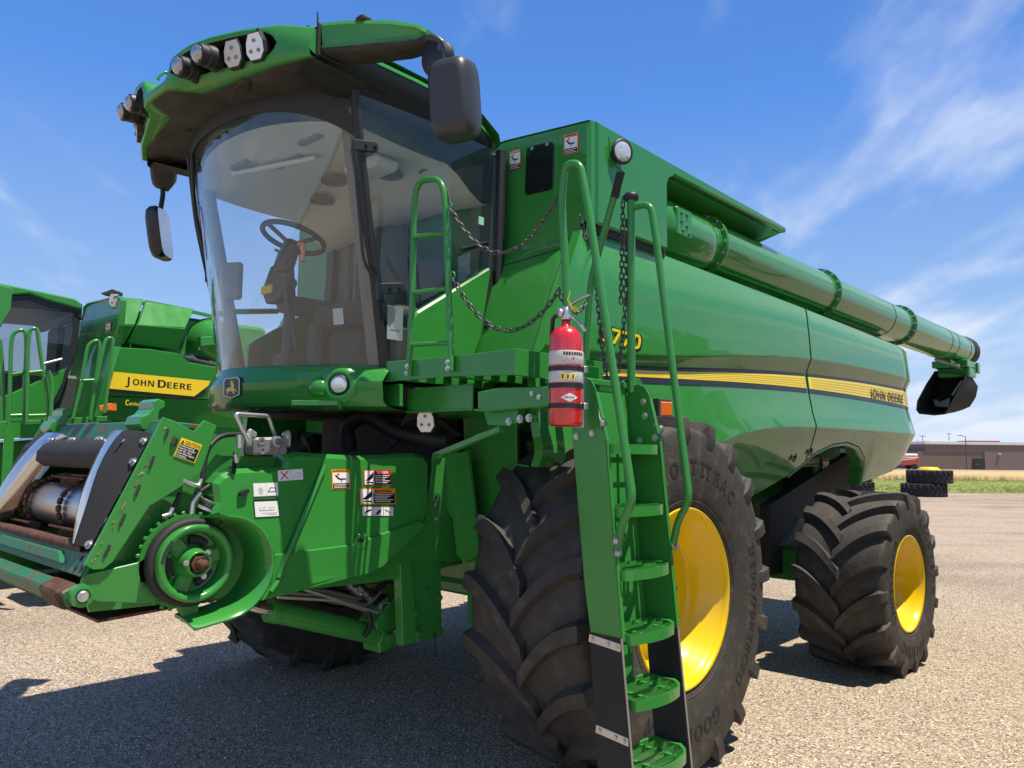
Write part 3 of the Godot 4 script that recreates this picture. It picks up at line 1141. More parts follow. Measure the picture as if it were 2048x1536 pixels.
func make_tank() -> void:
	var st := mb()
	# front wall, top and the short side walls of the grain tank
	slab(st, [Vector3(-0.38, 3.04, -1.60), Vector3(-0.38, 3.04, 1.595), Vector3(-0.38, 3.775, 1.595), Vector3(-0.38, 3.84, 0.9), Vector3(-0.38, 3.84, -0.9), Vector3(-0.38, 3.775, -1.60)], Vector3(0.06, 0, 0), 0.02)
	build("tank_front", st, M.green, combine)
	for s in [1.0, -1.0]:
		st = mb()
		slab(st, [Vector3(-0.315, 3.155, 1.605 * s), Vector3(0.47, 3.155, 1.605 * s), Vector3(0.47, 3.60, 1.605 * s), Vector3(0.50, 3.66, 1.605 * s), Vector3(0.56, 3.69, 1.605 * s), Vector3(2.35, 3.69, 1.605 * s), Vector3(2.35, 3.735, 1.605 * s), Vector3(-0.315, 3.785, 1.605 * s)], Vector3(0, 0, -0.05 * s), 0.012)
		build("tank_side", st, M.green, combine)
		st = mb()      # sloped underside of the cover
		quad(st, Vector3(0.5, 3.685, 1.555 * s), Vector3(2.33, 3.685, 1.555 * s), Vector3(2.30, 3.60, 1.22 * s), Vector3(0.5, 3.62, 1.22 * s))
		slab(st, [Vector3(2.335, 3.688, 1.56 * s), Vector3(2.335, 3.73, 1.56 * s), Vector3(2.335, 3.74, 1.0 * s), Vector3(2.30, 3.58, 1.2 * s)], Vector3(-0.03, 0, 0), 0.0)
		build("cover_underside", st, M.green_flat, combine)
		st = mb()
		slab(st, [Vector3(0.48, 3.03, 1.08 * s), Vector3(2.1, 3.03, 1.08 * s), Vector3(1.9, 3.68, 1.18 * s), Vector3(0.48, 3.68, 1.18 * s)], Vector3(0, 0, -0.03 * s), 0.0)
		slab(st, [Vector3(0.47, 3.03, 1.54 * s), Vector3(0.47, 3.66, 1.54 * s), Vector3(0.47, 3.66, 1.1 * s), Vector3(0.47, 3.03, 1.1 * s)], Vector3(-0.03, 0, 0), 0.0)
		build("tank_inner_wall", st, M.green_flat, combine)
	st = mb()
	loft(st, [[Vector3(-0.375, 3.775, 1.59), Vector3(-0.375, 3.84, 0.9), Vector3(-0.375, 3.84, -0.9), Vector3(-0.375, 3.775, -1.59)], [Vector3(2.34, 3.735, 1.59), Vector3(2.34, 3.80, 0.9), Vector3(2.34, 3.80, -0.9), Vector3(2.34, 3.735, -1.59)]])
	slab(st, [Vector3(2.30, 3.0, 1.3), Vector3(2.30, 3.78, 1.3), Vector3(2.30, 3.78, -1.3), Vector3(2.30, 3.0, -1.3)], Vector3(-0.04, 0, 0), 0.0)
	build("tank_cover", st, M.green_flat, combine)
	# joint under the tank side, its shadow put in as a near-black strip
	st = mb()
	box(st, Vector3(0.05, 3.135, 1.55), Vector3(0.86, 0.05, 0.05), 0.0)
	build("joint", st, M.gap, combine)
	# front wall of the body under the tank, between the cab and the flank
	st = mb()
	var rows := []
	for k in 15:
		var t := k / 14.0
		var ring := []
		for j in 16:
			ring.append(front_wall_at(j / 15.0, t))
		rows.append(ring)
	smooth(st)
	loft(st, rows)
	build("front_wall", st, M.green, combine)
	st = mb()
	rows = []
	for k in 9:
		var t := k / 8.0
		var y: float = lerp(3.06, 2.20, t)
		var fwd: float = 0.42 * pow(t, 0.85)
		rows.append([Vector3(-0.40 - fwd * 0.6 - 0.05, y, -0.75), Vector3(-0.40 - fwd * 0.9, y, -1.59)])
	smooth(st)
	for r in rows:
		r.reverse()
	loft(st, rows)
	build("front_wall", st, M.green, combine)
	# service door: a rubber seam let into the sheet
	st = mb()
	var seam := []
	for g in rounded([Vector3(0.16, 0.95, 0), Vector3(0.20, 0.10, 0), Vector3(0.86, 0.06, 0), Vector3(0.84, 0.95, 0)], 0.08, 6):
		seam.append(g)
	var path := []
	for i in seam.size() - 1:
		for k in 6:
			var g: Vector3 = seam[i].lerp(seam[i + 1], k / 6.0)
			path.append(front_wall_at(g.x, g.y))
	tube(st, path, 0.004, 6)
	build("door_seam", st, M.gap, combine)
	st = mb()
	lathe(st, [[0.03, 0.0], [0.028, 0.004], [0.012, 0.004], [0.012, 0.012], [0.0, 0.012]], front_wall_at(0.26, 0.56), Vector3(-1, 0.4, 0), 16, true)
	build("door_latch", st, M.black, combine)
	# bulge round the tank window, window flap, decals
	st = mb()
	slab(st, [Vector3(-0.383, 3.765, 1.046), Vector3(-0.383, 3.755, 1.339), Vector3(-0.383, 3.738, 1.356), Vector3(-0.383, 3.362, 1.343), Vector3(-0.383, 3.361, 1.087), Vector3(-0.383, 3.383, 1.061)], Vector3(0.012, 0, 0), 0.006)
	build("window_frame", st, M.green, combine)
	st = mb()
	slab(st, [Vector3(-0.390, 3.726, 1.097), Vector3(-0.390, 3.733, 1.131), Vector3(-0.390, 3.715, 1.305), Vector3(-0.390, 3.693, 1.326), Vector3(-0.390, 3.415, 1.320), Vector3(-0.390, 3.409, 1.292), Vector3(-0.390, 3.419, 1.109), Vector3(-0.390, 3.437, 1.088)], Vector3(0.008, 0, 0), 0.003)
	build("window_flap", st, M.black_gloss, combine)
	st = mb()
	for p in [Vector3(-0.395, 3.710, 1.152), Vector3(-0.395, 3.702, 1.277)]:
		bolt(st, p, Vector3(-1, 0, 0), 0.008, 0.006)
	build("bolt", st, M.zinc, combine)
	decal("danger_decal", combine, Vector3(-0.382, 3.753, 0.944), Vector3(-0.382, 3.742, 1.046) - Vector3(-0.382, 3.753, 0.944), Vector3(-0.382, 3.618, 0.946) - Vector3(-0.382, 3.753, 0.944), warn_items("DANGER", Color(0.65, 0.02, 0.03)))
	decal("warning_decal", combine, Vector3(-0.382, 3.730, 1.406), Vector3(-0.382, 3.718, 1.515) - Vector3(-0.382, 3.730, 1.406), Vector3(-0.382, 3.602, 1.403) - Vector3(-0.382, 3.730, 1.406), warn_items("WARNING", Color(0.95, 0.27, 0.02)))
	# round work lamp on the tank side
	var lc := Vector3(-0.120, 3.640, 1.640)
	st = mb()
	slab(st, [lc + Vector3(-0.08, 0.08, -0.03), lc + Vector3(-0.07, -0.07, -0.03), lc + Vector3(0.09, -0.1, -0.03), lc + Vector3(0.09, 0.0, -0.03)], Vector3(0, 0, -0.005), 0.0)
	build("lamp_bracket", st, M.green_flat, combine)
	var ax := Vector3(-0.30, -0.10, 1.0).normalized()
	st = mb()
	lathe(st, [[0.04, -0.03], [0.074, 0.0], [0.080, 0.012], [0.076, 0.022], [0.066, 0.024]], lc + Vector3(0, 0, 0.0), ax, 28)
	var lamp := build("work_lamp", st, M.black, combine)
	st = mb()
	lathe(st, [[0.067, 0.018], [0.05, 0.026], [0.0, 0.03]], lc, ax, 28)
	build("lens", st, M.lens, lamp)

func make_auger() -> void:
	var z := 1.35
	var y := 3.40
	var st := mb()
	lathe(st, [[0.214, 0.75], [0.214, 9.15]], Vector3(0, y, z), Vector3(1, 0, 0), 48)
	var a := build("auger_tube", st, M.green, combine)
	st = mb()
	lathe(st, [[0.0, 0.48], [0.17, 0.48], [0.225, 0.58], [0.235, 0.7], [0.235, 1.12], [0.225, 1.2], [0.21, 1.25]], Vector3(0, y - 0.02, z), Vector3(1, 0, 0), 40)
	box(st, Vector3(0.72, 3.40, z + 0.21), Vector3(0.2, 0.2, 0.05), 0.01)
	build("auger_elbow", st, M.green, combine)
	st = mb()
	for p in [[0.68, 3.46], [0.75, 3.46], [0.68, 3.40], [0.75, 3.38], [0.70, 3.34], [0.78, 3.33]]:
		bolt(st, Vector3(p[0], p[1], z + 0.235), Vector3(0, 0, 1), 0.010, 0.012)
	build("bolt", st, M.green_flat, combine)
	for x in [1.33, 3.62, 6.03]:
		st = mb()
		lathe(st, [[0.212, -0.022], [0.246, -0.018], [0.248, -0.004], [0.240, 0.0], [0.248, 0.004], [0.246, 0.018], [0.212, 0.022]], Vector3(x, y, z), Vector3(1, 0, 0), 48, true)
		var f := build("flange", st, M.green_flat, combine)
		st = mb()
		for k in 16:
			var t := TAU * k / 16
			bolt(st, Vector3(x - 0.02, y + sin(t) * 0.230, z + cos(t) * 0.230), Vector3(-1, 0, 0), 0.009, 0.014)
			bolt(st, Vector3(x + 0.02, y + sin(t) * 0.230, z + cos(t) * 0.230), Vector3(1, 0, 0), 0.009, 0.014)
		build("bolt", st, M.zinc, f)
	st = mb()
	for x in [5.35, 7.75, 8.1, 8.75]:
		lathe(st, [[0.2145, -0.006], [0.2175, -0.004], [0.2175, 0.004], [0.2145, 0.006]], Vector3(x, y, z), Vector3(1, 0, 0), 48)
	build("tube_band", st, M.black, a)
	# cradle rail under the tube, on the body
	st = mb()
	box(st, Vector3(4.2, 3.10, 1.32), Vector3(2.6, 0.16, 0.12), 0.03)
	build("auger_cradle", st, M.green_flat, combine)
	# rubber end cap
	st = mb()
	lathe(st, [[0.216, 8.95], [0.229, 9.0], [0.230, 9.2], [0.19, 9.36], [0.10, 9.44], [0.0, 9.45]], Vector3(0, y, z), Vector3(1, 0, 0), 36)
	build("auger_end_cap", st, M.rubber_flap, combine)
	# hinge plate and unloading boot, open towards the front and below
	st = mb()
	box(st, Vector3(8.70, 3.15, z), Vector3(0.62, 0.10, 0.46), 0.01)
	box(st, Vector3(8.70, 3.04, z + 0.02), Vector3(0.40, 0.14, 0.42), 0.02)
	box(st, Vector3(8.95, 3.12, z + 0.24), Vector3(0.12, 0.16, 0.03), 0.01)
	tube(st, [Vector3(8.1, 3.16, z + 0.06), Vector3(8.5, 3.08, z + 0.12)], 0.035, 10)
	build("spout_hinge", st, M.green_flat, combine)
	st = mb()
	tube(st, [Vector3(7.9, 3.17, z - 0.05), Vector3(8.3, 3.10, z + 0.14)], 0.022, 10)
	build("spout_cylinder", st, M.cast, combine)
	var op := [Vector3(8.450, 3.065, 1.141), Vector3(8.400, 2.877, 1.035), Vector3(8.350, 2.630, 0.920), Vector3(8.350, 2.498, 0.902), Vector3(8.350, 2.439, 0.940), Vector3(8.400, 2.414, 1.131), Vector3(8.450, 2.428, 1.249), Vector3(8.450, 2.527, 1.311), Vector3(8.450, 2.647, 1.373), Vector3(8.450, 2.939, 1.530), Vector3(8.450, 2.996, 1.544), Vector3(8.450, 3.035, 1.374)]
	var bk := [Vector3(8.950, 3.113, 1.074), Vector3(8.950, 2.918, 1.026), Vector3(8.950, 2.714, 1.006), Vector3(8.950, 2.562, 1.028), Vector3(8.950, 2.476, 1.133), Vector3(8.950, 2.480, 1.254), Vector3(8.950, 2.514, 1.367), Vector3(8.950, 2.562, 1.467), Vector3(8.950, 2.699, 1.549), Vector3(8.950, 2.852, 1.581), Vector3(8.950, 2.996, 1.509), Vector3(8.950, 3.082, 1.322)]
	st = mb()
	smooth(st)
	loft(st, [op, bk], true)
	flat(st)
	var cb := Vector3.ZERO
	for q in bk:
		cb += q
	cb /= bk.size()
	for i in bk.size():
		tri(st, cb, bk[(i + 1) % bk.size()], bk[i])
	var co := Vector3.ZERO
	for q in op:
		co += q
	co /= op.size()
	var inr := []
	var inb := []
	for i in op.size():
		inr.append(co + (op[i] - co) * 0.95)
		inb.append(cb + (bk[i] - cb) * 0.93 + Vector3(-0.02, 0, 0))
	for i in op.size():
		var k := (i + 1) % op.size()
		quad(st, op[i], op[k], inr[k], inr[i])
		quad(st, inr[i], inr[k], inb[k], inb[i])
	build("unloading_spout", st, M.rubber_flap, combine)
	st = mb()
	slab(st, [Vector3(8.700, 2.660, 1.042), Vector3(8.700, 2.673, 1.082), Vector3(8.700, 2.627, 1.134), Vector3(8.700, 2.688, 1.269), Vector3(8.700, 2.542, 1.250), Vector3(8.700, 2.563, 1.065)], Vector3(0.08, 0, 0), 0.004)
	slab(st, [Vector3(8.600, 2.928, 1.444), Vector3(8.600, 2.912, 1.469), Vector3(8.600, 2.701, 1.332), Vector3(8.600, 2.724, 1.307)], Vector3(0.05, 0, 0), 0.003)
	build("spout_baffle", st, M.cast, combine)

# ---------------------------------------------------------------- cab
func ws(z: float, y: float) -> float:
	return -(1.73 + 0.130 * (y - 2.28)) + lerp(0.60, 0.36, clamp((y - 2.28) / 1.36, 0.0, 1.0)) * z * z

func ws_half(y: float) -> float:
	return lerp(0.85, 0.93, (y - 2.28) / 1.36)

# roof front: top lip, lower lip and inner edge of the flat underside, as [distance from the middle, x, y]
const LIP_TOP_X := [[0.0, -2.262], [0.12, -2.255], [0.19, -2.268], [0.35, -2.245], [0.5, -2.20], [0.7, -2.11], [0.88, -2.01], [1.04, -1.915]]
const LIP_TOP_Y := [[0.0, 3.825], [0.12, 3.845], [0.2, 3.915], [0.35, 3.94], [0.5, 3.947], [0.7, 3.952], [0.88, 3.945], [1.04, 3.915]]
const LIP_LOW_X := [[0.0, -2.272], [0.13, -2.268], [0.20, -2.25], [0.27, -2.195], [0.35, -2.165], [0.5, -2.12], [0.79, -2.035], [1.04, -1.932]]
const EDGE_X := [[0.0, -2.245], [0.11, -2.245], [0.22, -2.09], [0.45, -2.045], [0.80, -1.985], [1.04, -1.90]]
const UNDER := 3.757

func pane(st: SurfaceTool, pts: Array, t: Vector3) -> void:
	slab(st, pts, t, 0.0)

func make_cab() -> void:
	var cab := part("cab", combine)
	var st := mb()
	# windshield: one curved sheet
	var rows := []
	for i in 13:
		var y: float = lerp(2.265, 3.755, i / 12.0)
		var ring := []
		for j in 29:
			var z: float = lerp(-ws_half(y), ws_half(y), j / 28.0)
			ring.append(Vector3(ws(z, y), y, z))
		rows.append(ring)
	smooth(st)
	loft(st, rows)
	build("windshield", st, M.glass, cab)
	var inner := []
	for r in rows:
		var ring := []
		for p in r:
			ring.append(p + Vector3(0.006, 0, 0))
		inner.append(ring)
	st = mb()
	smooth(st)
	loft(st, inner)
	build("windshield_inner_sheet", st, M.glass, cab)
	# black frit round the top of the sheet
	st = mb()
	rows = []
	for j in 41:
		var z: float = lerp(-0.92, 0.92, j / 40.0)
		var a: float = abs(z) / 0.92
		var y0: float = 3.68 - 0.20 * pow(a, 4.0)
		rows.append([Vector3(ws(z, y0) - 0.004, y0, z), Vector3(ws(z, 3.755) - 0.012, 3.756, z)])
	smooth(st)
	loft(st, rows)
	build("windshield_frame", st, M.black, cab)
	for s in [1.0, -1.0]:
		# front pillar with its outer trim
		st = mb()
		var p0 := Vector3(ws(0.85, 2.2) + 0.005, 2.20, 0.865 * s)
		var p1 := Vector3(ws(0.93, 3.72) + 0.005, 3.72, 0.945 * s)
		tube(st, [p0, p0.lerp(p1, 0.5) + Vector3(-0.01, 0, 0.012 * s), p1], 0.027, 10)
		build("pillar", st, M.black, cab)
		st = mb()
		tube(st, [p0 + Vector3(0.02, 0, -0.09 * s), p1 + Vector3(0.02, 0, -0.10 * s)], 0.045, 8)
		build("pillar_trim", st, M.cab_grey, cab)
		# rear pillar
		st = mb()
		tube(st, [Vector3(-0.47, 2.2, 0.93 * s), Vector3(-0.47, 3.72, 0.95 * s)], 0.035, 8)
		build("pillar", st, M.black, cab)
		# door glass, slightly bowed
		st = mb()
		rows = []
		for i in 11:
			var t := i / 10.0
			var x: float = lerp(-1.24, -0.52, t)
			var ring := []
			for j in 9:
				var q := j / 8.0
				var lo: float = 2.29
				if x > -1.165:
					lo = lerp(2.57, 2.93, clamp((x + 1.165) / 0.62, 0.0, 1.0))
				var y: float = lerp(lo, 3.70, q)
				var xx: float = x - 0.37 * clamp((y - 2.29) / 1.4, 0.0, 1.0) * (1.0 - t)
				ring.append(Vector3(xx, y, (0.885 + 0.06 * t + 0.075 * clamp((y - 2.29) / 1.4, 0.0, 1.0) * (1.0 - 0.7 * t) + 0.03 * sin(PI * t)) * s))
			if s < 0:
				ring.reverse()
			rows.append(ring)
		smooth(st)
		loft(st, rows)
		build("door_glass", st, M.glass, cab)
		# green lower door panel
		st = mb()
		var d := [Vector3(-1.165, 2.22, 0.955 * s), Vector3(-1.165, 2.55, 0.955 * s), Vector3(-1.13, 2.585, 0.955 * s), Vector3(-0.56, 2.945, 0.955 * s), Vector3(-0.54, 2.93, 0.955 * s), Vector3(-0.62, 2.5, 0.955 * s), Vector3(-0.74, 2.22, 0.955 * s)]
		slab(st, d, Vector3(0, 0, -0.05 * s), 0.012)
		build("door_panel", st, M.green, cab)
		# rubber gaiter between cab and body
		st = mb()
		slab(st, [Vector3(-0.50, 3.70, 0.93 * s), Vector3(-0.40, 3.70, 0.93 * s), Vector3(-0.42, 3.1, 0.93 * s), Vector3(-0.62, 2.2, 0.93 * s), Vector3(-0.74, 2.2, 0.93 * s), Vector3(-0.54, 2.9, 0.93 * s)], Vector3(0, 0, -0.10 * s), 0.01)
		build("gaiter", st, M.black, cab)
	# black wiper bars and door hinges at the near front pillar
	st = mb()
	tube(st, rounded([Vector3(-1.637, 3.377, 1.000), Vector3(-1.571, 3.057, 1.000), Vector3(-1.503, 2.774, 1.000), Vector3(-1.447, 2.744, 1.000), Vector3(-1.442, 2.595, 1.000)], 0.05), 0.012, 8)
	tube(st, rounded([Vector3(-1.632, 3.279, 1.020), Vector3(-1.560, 2.774, 1.020), Vector3(-1.476, 2.695, 1.020)], 0.05), 0.009, 8)
	build("door_bar", st, M.black_gloss, cab)
	for h in [[Vector3(-1.627, 3.402, 0.990), Vector3(-1.440, 3.444, 0.965)], [Vector3(-1.430, 2.665, 0.960), Vector3(-1.235, 2.699, 0.955)]]:
		st = mb()
		var dd: Vector3 = (h[1] - h[0])
		slab(st, [h[0] + Vector3(0, 0.03, 0), h[1] + Vector3(-0.02, 0.03, 0), h[1] + Vector3(0, 0.012, 0), h[1] + Vector3(0, -0.012, 0), h[1] + Vector3(-0.02, -0.03, 0), h[0] + Vector3(0, -0.03, 0)], Vector3(0, 0, -0.015), 0.004)
		var hg := build("hinge", st, M.black, cab)
		st = mb()
		bolt(st, h[0].lerp(h[1], 0.5), Vector3(0, 0, 1), 0.008, 0.008)
		bolt(st, h[0].lerp(h[1], 0.85), Vector3(0, 0, 1), 0.008, 0.008)
		build("bolt", st, M.black_gloss, hg)
	st = mb()
	tube(st, [Vector3(-0.839, 2.993, 0.990), Vector3(-0.630, 3.079, 0.990)], 0.015, 10)
	build("door_handle", st, M.black_gloss, cab)
	decal("door_sticker", cab, Vector3(-0.694, 3.236, 0.985), Vector3(0.045, 0, 0), Vector3(0, -0.05, 0), [["r", Color(0.30, 0.66, 0.48), 0, [0, 0, 1, 1]]])
	# rear wall with its window
	st = mb()
	box(st, Vector3(-0.45, 2.55, 0.0), Vector3(0.05, 0.75, 1.8), 0.01)
	box(st, Vector3(-0.45, 3.60, 0.0), Vector3(0.05, 0.25, 1.8), 0.01)
	for s in [1.0, -1.0]:
		box(st, Vector3(-0.45, 3.2, 0.80 * s), Vector3(0.05, 0.6, 0.24), 0.01)
	build("rear_wall", st, M.cab_grey, cab)
	st = mb()
	pane(st, [Vector3(-0.45, 2.92, -0.68), Vector3(-0.45, 2.92, 0.68), Vector3(-0.45, 3.48, 0.68), Vector3(-0.45, 3.48, -0.68)], Vector3(0.005, 0, 0))
	build("rear_window", st, M.glass, cab)
	# headliner: pale moulded ceiling
	st = mb()
	rows = []
	for i in 12:
		var t := i / 11.0
		var ring := []
		for j in 15:
			var z: float = lerp(-0.88, 0.88, j / 14.0)
			var x: float = lerp(ws(z, 3.6) + 0.06, -0.48, t)
			var y: float = 3.63 - 0.06 * pow(abs(z) / 0.88, 3.0) - 0.20 * smoothstep(0.62, 0.95, t) - 0.03 * sin(PI * t)
			ring.append(Vector3(x, y, z))
		ring.reverse()
		rows.append(ring)
	smooth(st)
	loft(st, rows)
	build("headliner", st, M.headliner, cab)
	for v in [[-1.55, 0.45, 0.22, 0.05], [-1.45, 0.05, 0.3, 0.05], [-1.62, -0.25, 0.2, 0.05]]:
		st = mb()
		box(st, Vector3(v[0], 3.60, v[1]), Vector3(v[3], 0.02, v[2]), 0.006)
		build("ceiling_vent", st, M.cab_grey, cab)
	for v in [[-1.12, 0.05], [-0.95, 0.42], [-0.80, 0.66], [-0.95, -0.35], [-1.25, 0.55]]:
		st = mb()
		lathe(st, [[0.085, 0.0], [0.08, 0.02], [0.06, 0.022], [0.055, 0.014], [0.0, 0.014]], Vector3(v[0], 3.572, v[1]), Vector3(0, -1, 0), 24, true)
		build("speaker", st, M.cab_grey, cab)
	st = mb()
	tube(st, [Vector3(-1.62, 3.57, -0.35), Vector3(-1.42, 3.57, 0.30)], 0.016, 8)
	tube(st, [Vector3(-1.58, 3.58, -0.35), Vector3(-1.38, 3.58, 0.30)], 0.010, 8)
	box(st, Vector3(-1.15, 3.53, 0.50), Vector3(0.20, 0.08, 0.34), 0.03)
	build("sun_blind", st, M.headliner, cab)
	# floor
	st = mb()
	rows = []
	for i in 9:
		var z: float = lerp(-0.88, 0.88, i / 8.0)
		rows.append([Vector3(ws(z, 2.26) + 0.03, 2.245, z), Vector3(-0.45, 2.245, z)])
	loft(st, rows)
	build("cab_floor", st, M.cab_dark, cab)
	# seat
	st = mb()
	pillow(st, Vector3(-0.85, 2.68, 0.0), Vector3(0.25, 0, 0), Vector3(0, 0, 0.27), Vector3(0, 1, 0), [[-0.07, 0.8], [-0.05, 0.98], [0.03, 1.0], [0.07, 0.9]], 4.0)
	pillow(st, Vector3(-0.66, 3.00, 0.0), Vector3(0, 0.36, 0), Vector3(0, 0, 0.26), Vector3(1, 0.15, 0), [[-0.08, 0.85], [-0.05, 1.0], [0.04, 1.0], [0.07, 0.85]], 4.0)
	box(st, Vector3(-0.82, 2.42, 0.0), Vector3(0.32, 0.34, 0.34), 0.03)
	build("seat", st, M.seat, cab)
	st = mb()
	pillow(st, Vector3(-0.92, 2.62, 0.52), Vector3(0.20, 0, 0), Vector3(0, 0, 0.16), Vector3(0, 1, 0), [[-0.05, 0.8], [-0.03, 1.0], [0.03, 1.0], [0.06, 0.85]], 4.0)
	pillow(st, Vector3(-0.70, 2.82, 0.52), Vector3(0, 0.22, 0), Vector3(0, 0, 0.17), Vector3(1, 0.15, 0), [[-0.05, 0.85], [-0.03, 1.0], [0.03, 1.0], [0.05, 0.85]], 4.0)
	box(st, Vector3(-0.90, 2.40, 0.52), Vector3(0.36, 0.32, 0.30), 0.03)
	build("passenger_seat", st, M.seat, cab)
	st = mb()
	pillow(st, Vector3(-0.95, 2.78, -0.36), Vector3(0.30, 0, 0), Vector3(0, 0, 0.10), Vector3(0, 1, 0), [[-0.05, 0.9], [0.0, 1.0], [0.05, 0.9]], 4.0)
	box(st, Vector3(-1.22, 2.98, -0.42), Vector3(0.05, 0.20, 0.28), 0.02, Basis(Vector3(0, 0, 1), -0.3))
	box(st, Vector3(-0.80, 2.48, -0.42), Vector3(0.30, 0.42, 0.16), 0.03)
	build("console", st, M.cab_dark, cab)
	# monitor on the far pillar
	st = mb()
	box(st, Vector3(-1.42, 2.95, -0.70), Vector3(0.05, 0.26, 0.16), 0.015, Basis(Vector3(0, 1, 0), 0.5))
	build("monitor", st, M.cab_grey, cab)
	# steering column and wheel
	var wc := Vector3(-1.383, 3.129, 0.020)
	var foot := Vector3(wc.x - 0.02, 2.27, 0.03)
	var tilt := Vector3(0.30, 1.0, 0.0).normalized()
	st = mb()
	tube(st, [foot, foot.lerp(wc, 0.55), wc - tilt * 0.12], 0.034, 12)
	pillow(st, wc - tilt * 0.14, Vector3(0.055, 0, 0), Vector3(0, 0, 0.065), tilt, [[-0.10, 0.7], [-0.06, 1.0], [0.04, 1.0], [0.11, 0.6]], 3.0)
	pillow(st, wc - tilt * 0.36 + Vector3(0.02, 0, 0), Vector3(0.06, 0, 0), Vector3(0, 0, 0.13), tilt, [[-0.09, 0.55], [-0.03, 0.9], [0.03, 1.0], [0.06, 0.85]], 4.0)
	box(st, foot + Vector3(0.02, 0.06, 0), Vector3(0.16, 0.12, 0.16), 0.02)
	tube(st, rounded([wc - tilt * 0.30 + Vector3(0, 0, 0.10), wc - tilt * 0.40 + Vector3(-0.03, 0, 0.17), foot + Vector3(0.0, 0.12, 0.12)], 0.05), 0.012, 6)
	tube(st, rounded([wc - tilt * 0.10 + Vector3(0, 0, -0.06), wc - tilt * 0.06 + Vector3(-0.02, 0, -0.15)], 0.02), 0.010, 6)
	build("steering_column", st, M.cab_dark, cab)
	st = mb()
	var bx := Vector3(0, 0, 1)
	var by := tilt.cross(bx)
	var ring := []
	for k in 41:
		var a := TAU * k / 40
		ring.append(wc + bx * cos(a) * 0.195 + by * sin(a) * 0.195)
	tube(st, ring, 0.017, 10, -1.0, false)
	for a in [0.35, PI - 0.35, 1.5 * PI]:
		tube(st, [wc - tilt * 0.05, wc + bx * cos(a) * 0.19 + by * sin(a) * 0.19], 0.014, 8)
	lathe(st, [[0.05, -0.06], [0.05, -0.03], [0.0, -0.02]], wc, tilt, 20, true)
	build("steering_wheel", st, M.black, cab)
	st = mb()
	tube(st, rounded([wc + Vector3(-0.03, -0.07, 0.12), wc + Vector3(-0.04, -0.07, 0.18), wc + Vector3(-0.04, -0.19, 0.19)], 0.03), 0.014, 8)
	build("lever", st, M.orange, cab)
	st = mb()
	box(st, wc - tilt * 0.38 + Vector3(-0.07, 0, 0.02), Vector3(0.012, 0.05, 0.12), 0.003)
	build("label_plate", st, M.seat_yellow, cab)
	# far-side grab rail seen through the glass
	st = mb()
	tube(st, rounded([Vector3(-1.35, 2.26, -0.98), Vector3(-1.35, 2.78, -0.98), Vector3(-0.9, 2.85, -0.98)], 0.05), 0.02, 8)
	build("grab_rail", st, M.green_flat, cab)
	# paper taped inside the glass
	decal("paper", cab, Vector3(-1.470, 2.589, 0.618), Vector3(-1.470, 2.583, 0.716) - Vector3(-1.470, 2.589, 0.618), Vector3(-1.470, 2.496, 0.633) - Vector3(-1.470, 2.589, 0.618), [["r", Color(0.55, 0.57, 0.55), 0, [0, 0, 1, 1]]])
	decal("paper", cab, Vector3(-1.304, 2.602, 0.900), Vector3(0.11, 0, 0), Vector3(0, -0.19, 0), [["r", Color(0.30, 0.34, 0.34), 0, [0, 0, 1, 1]], ["r", Color(0.1, 0.12, 0.12), 1, [0.2, 0.7, 0.8, 0.73]]])
	make_cab_front(cab)
	make_roof(cab)
	make_mirrors(cab)

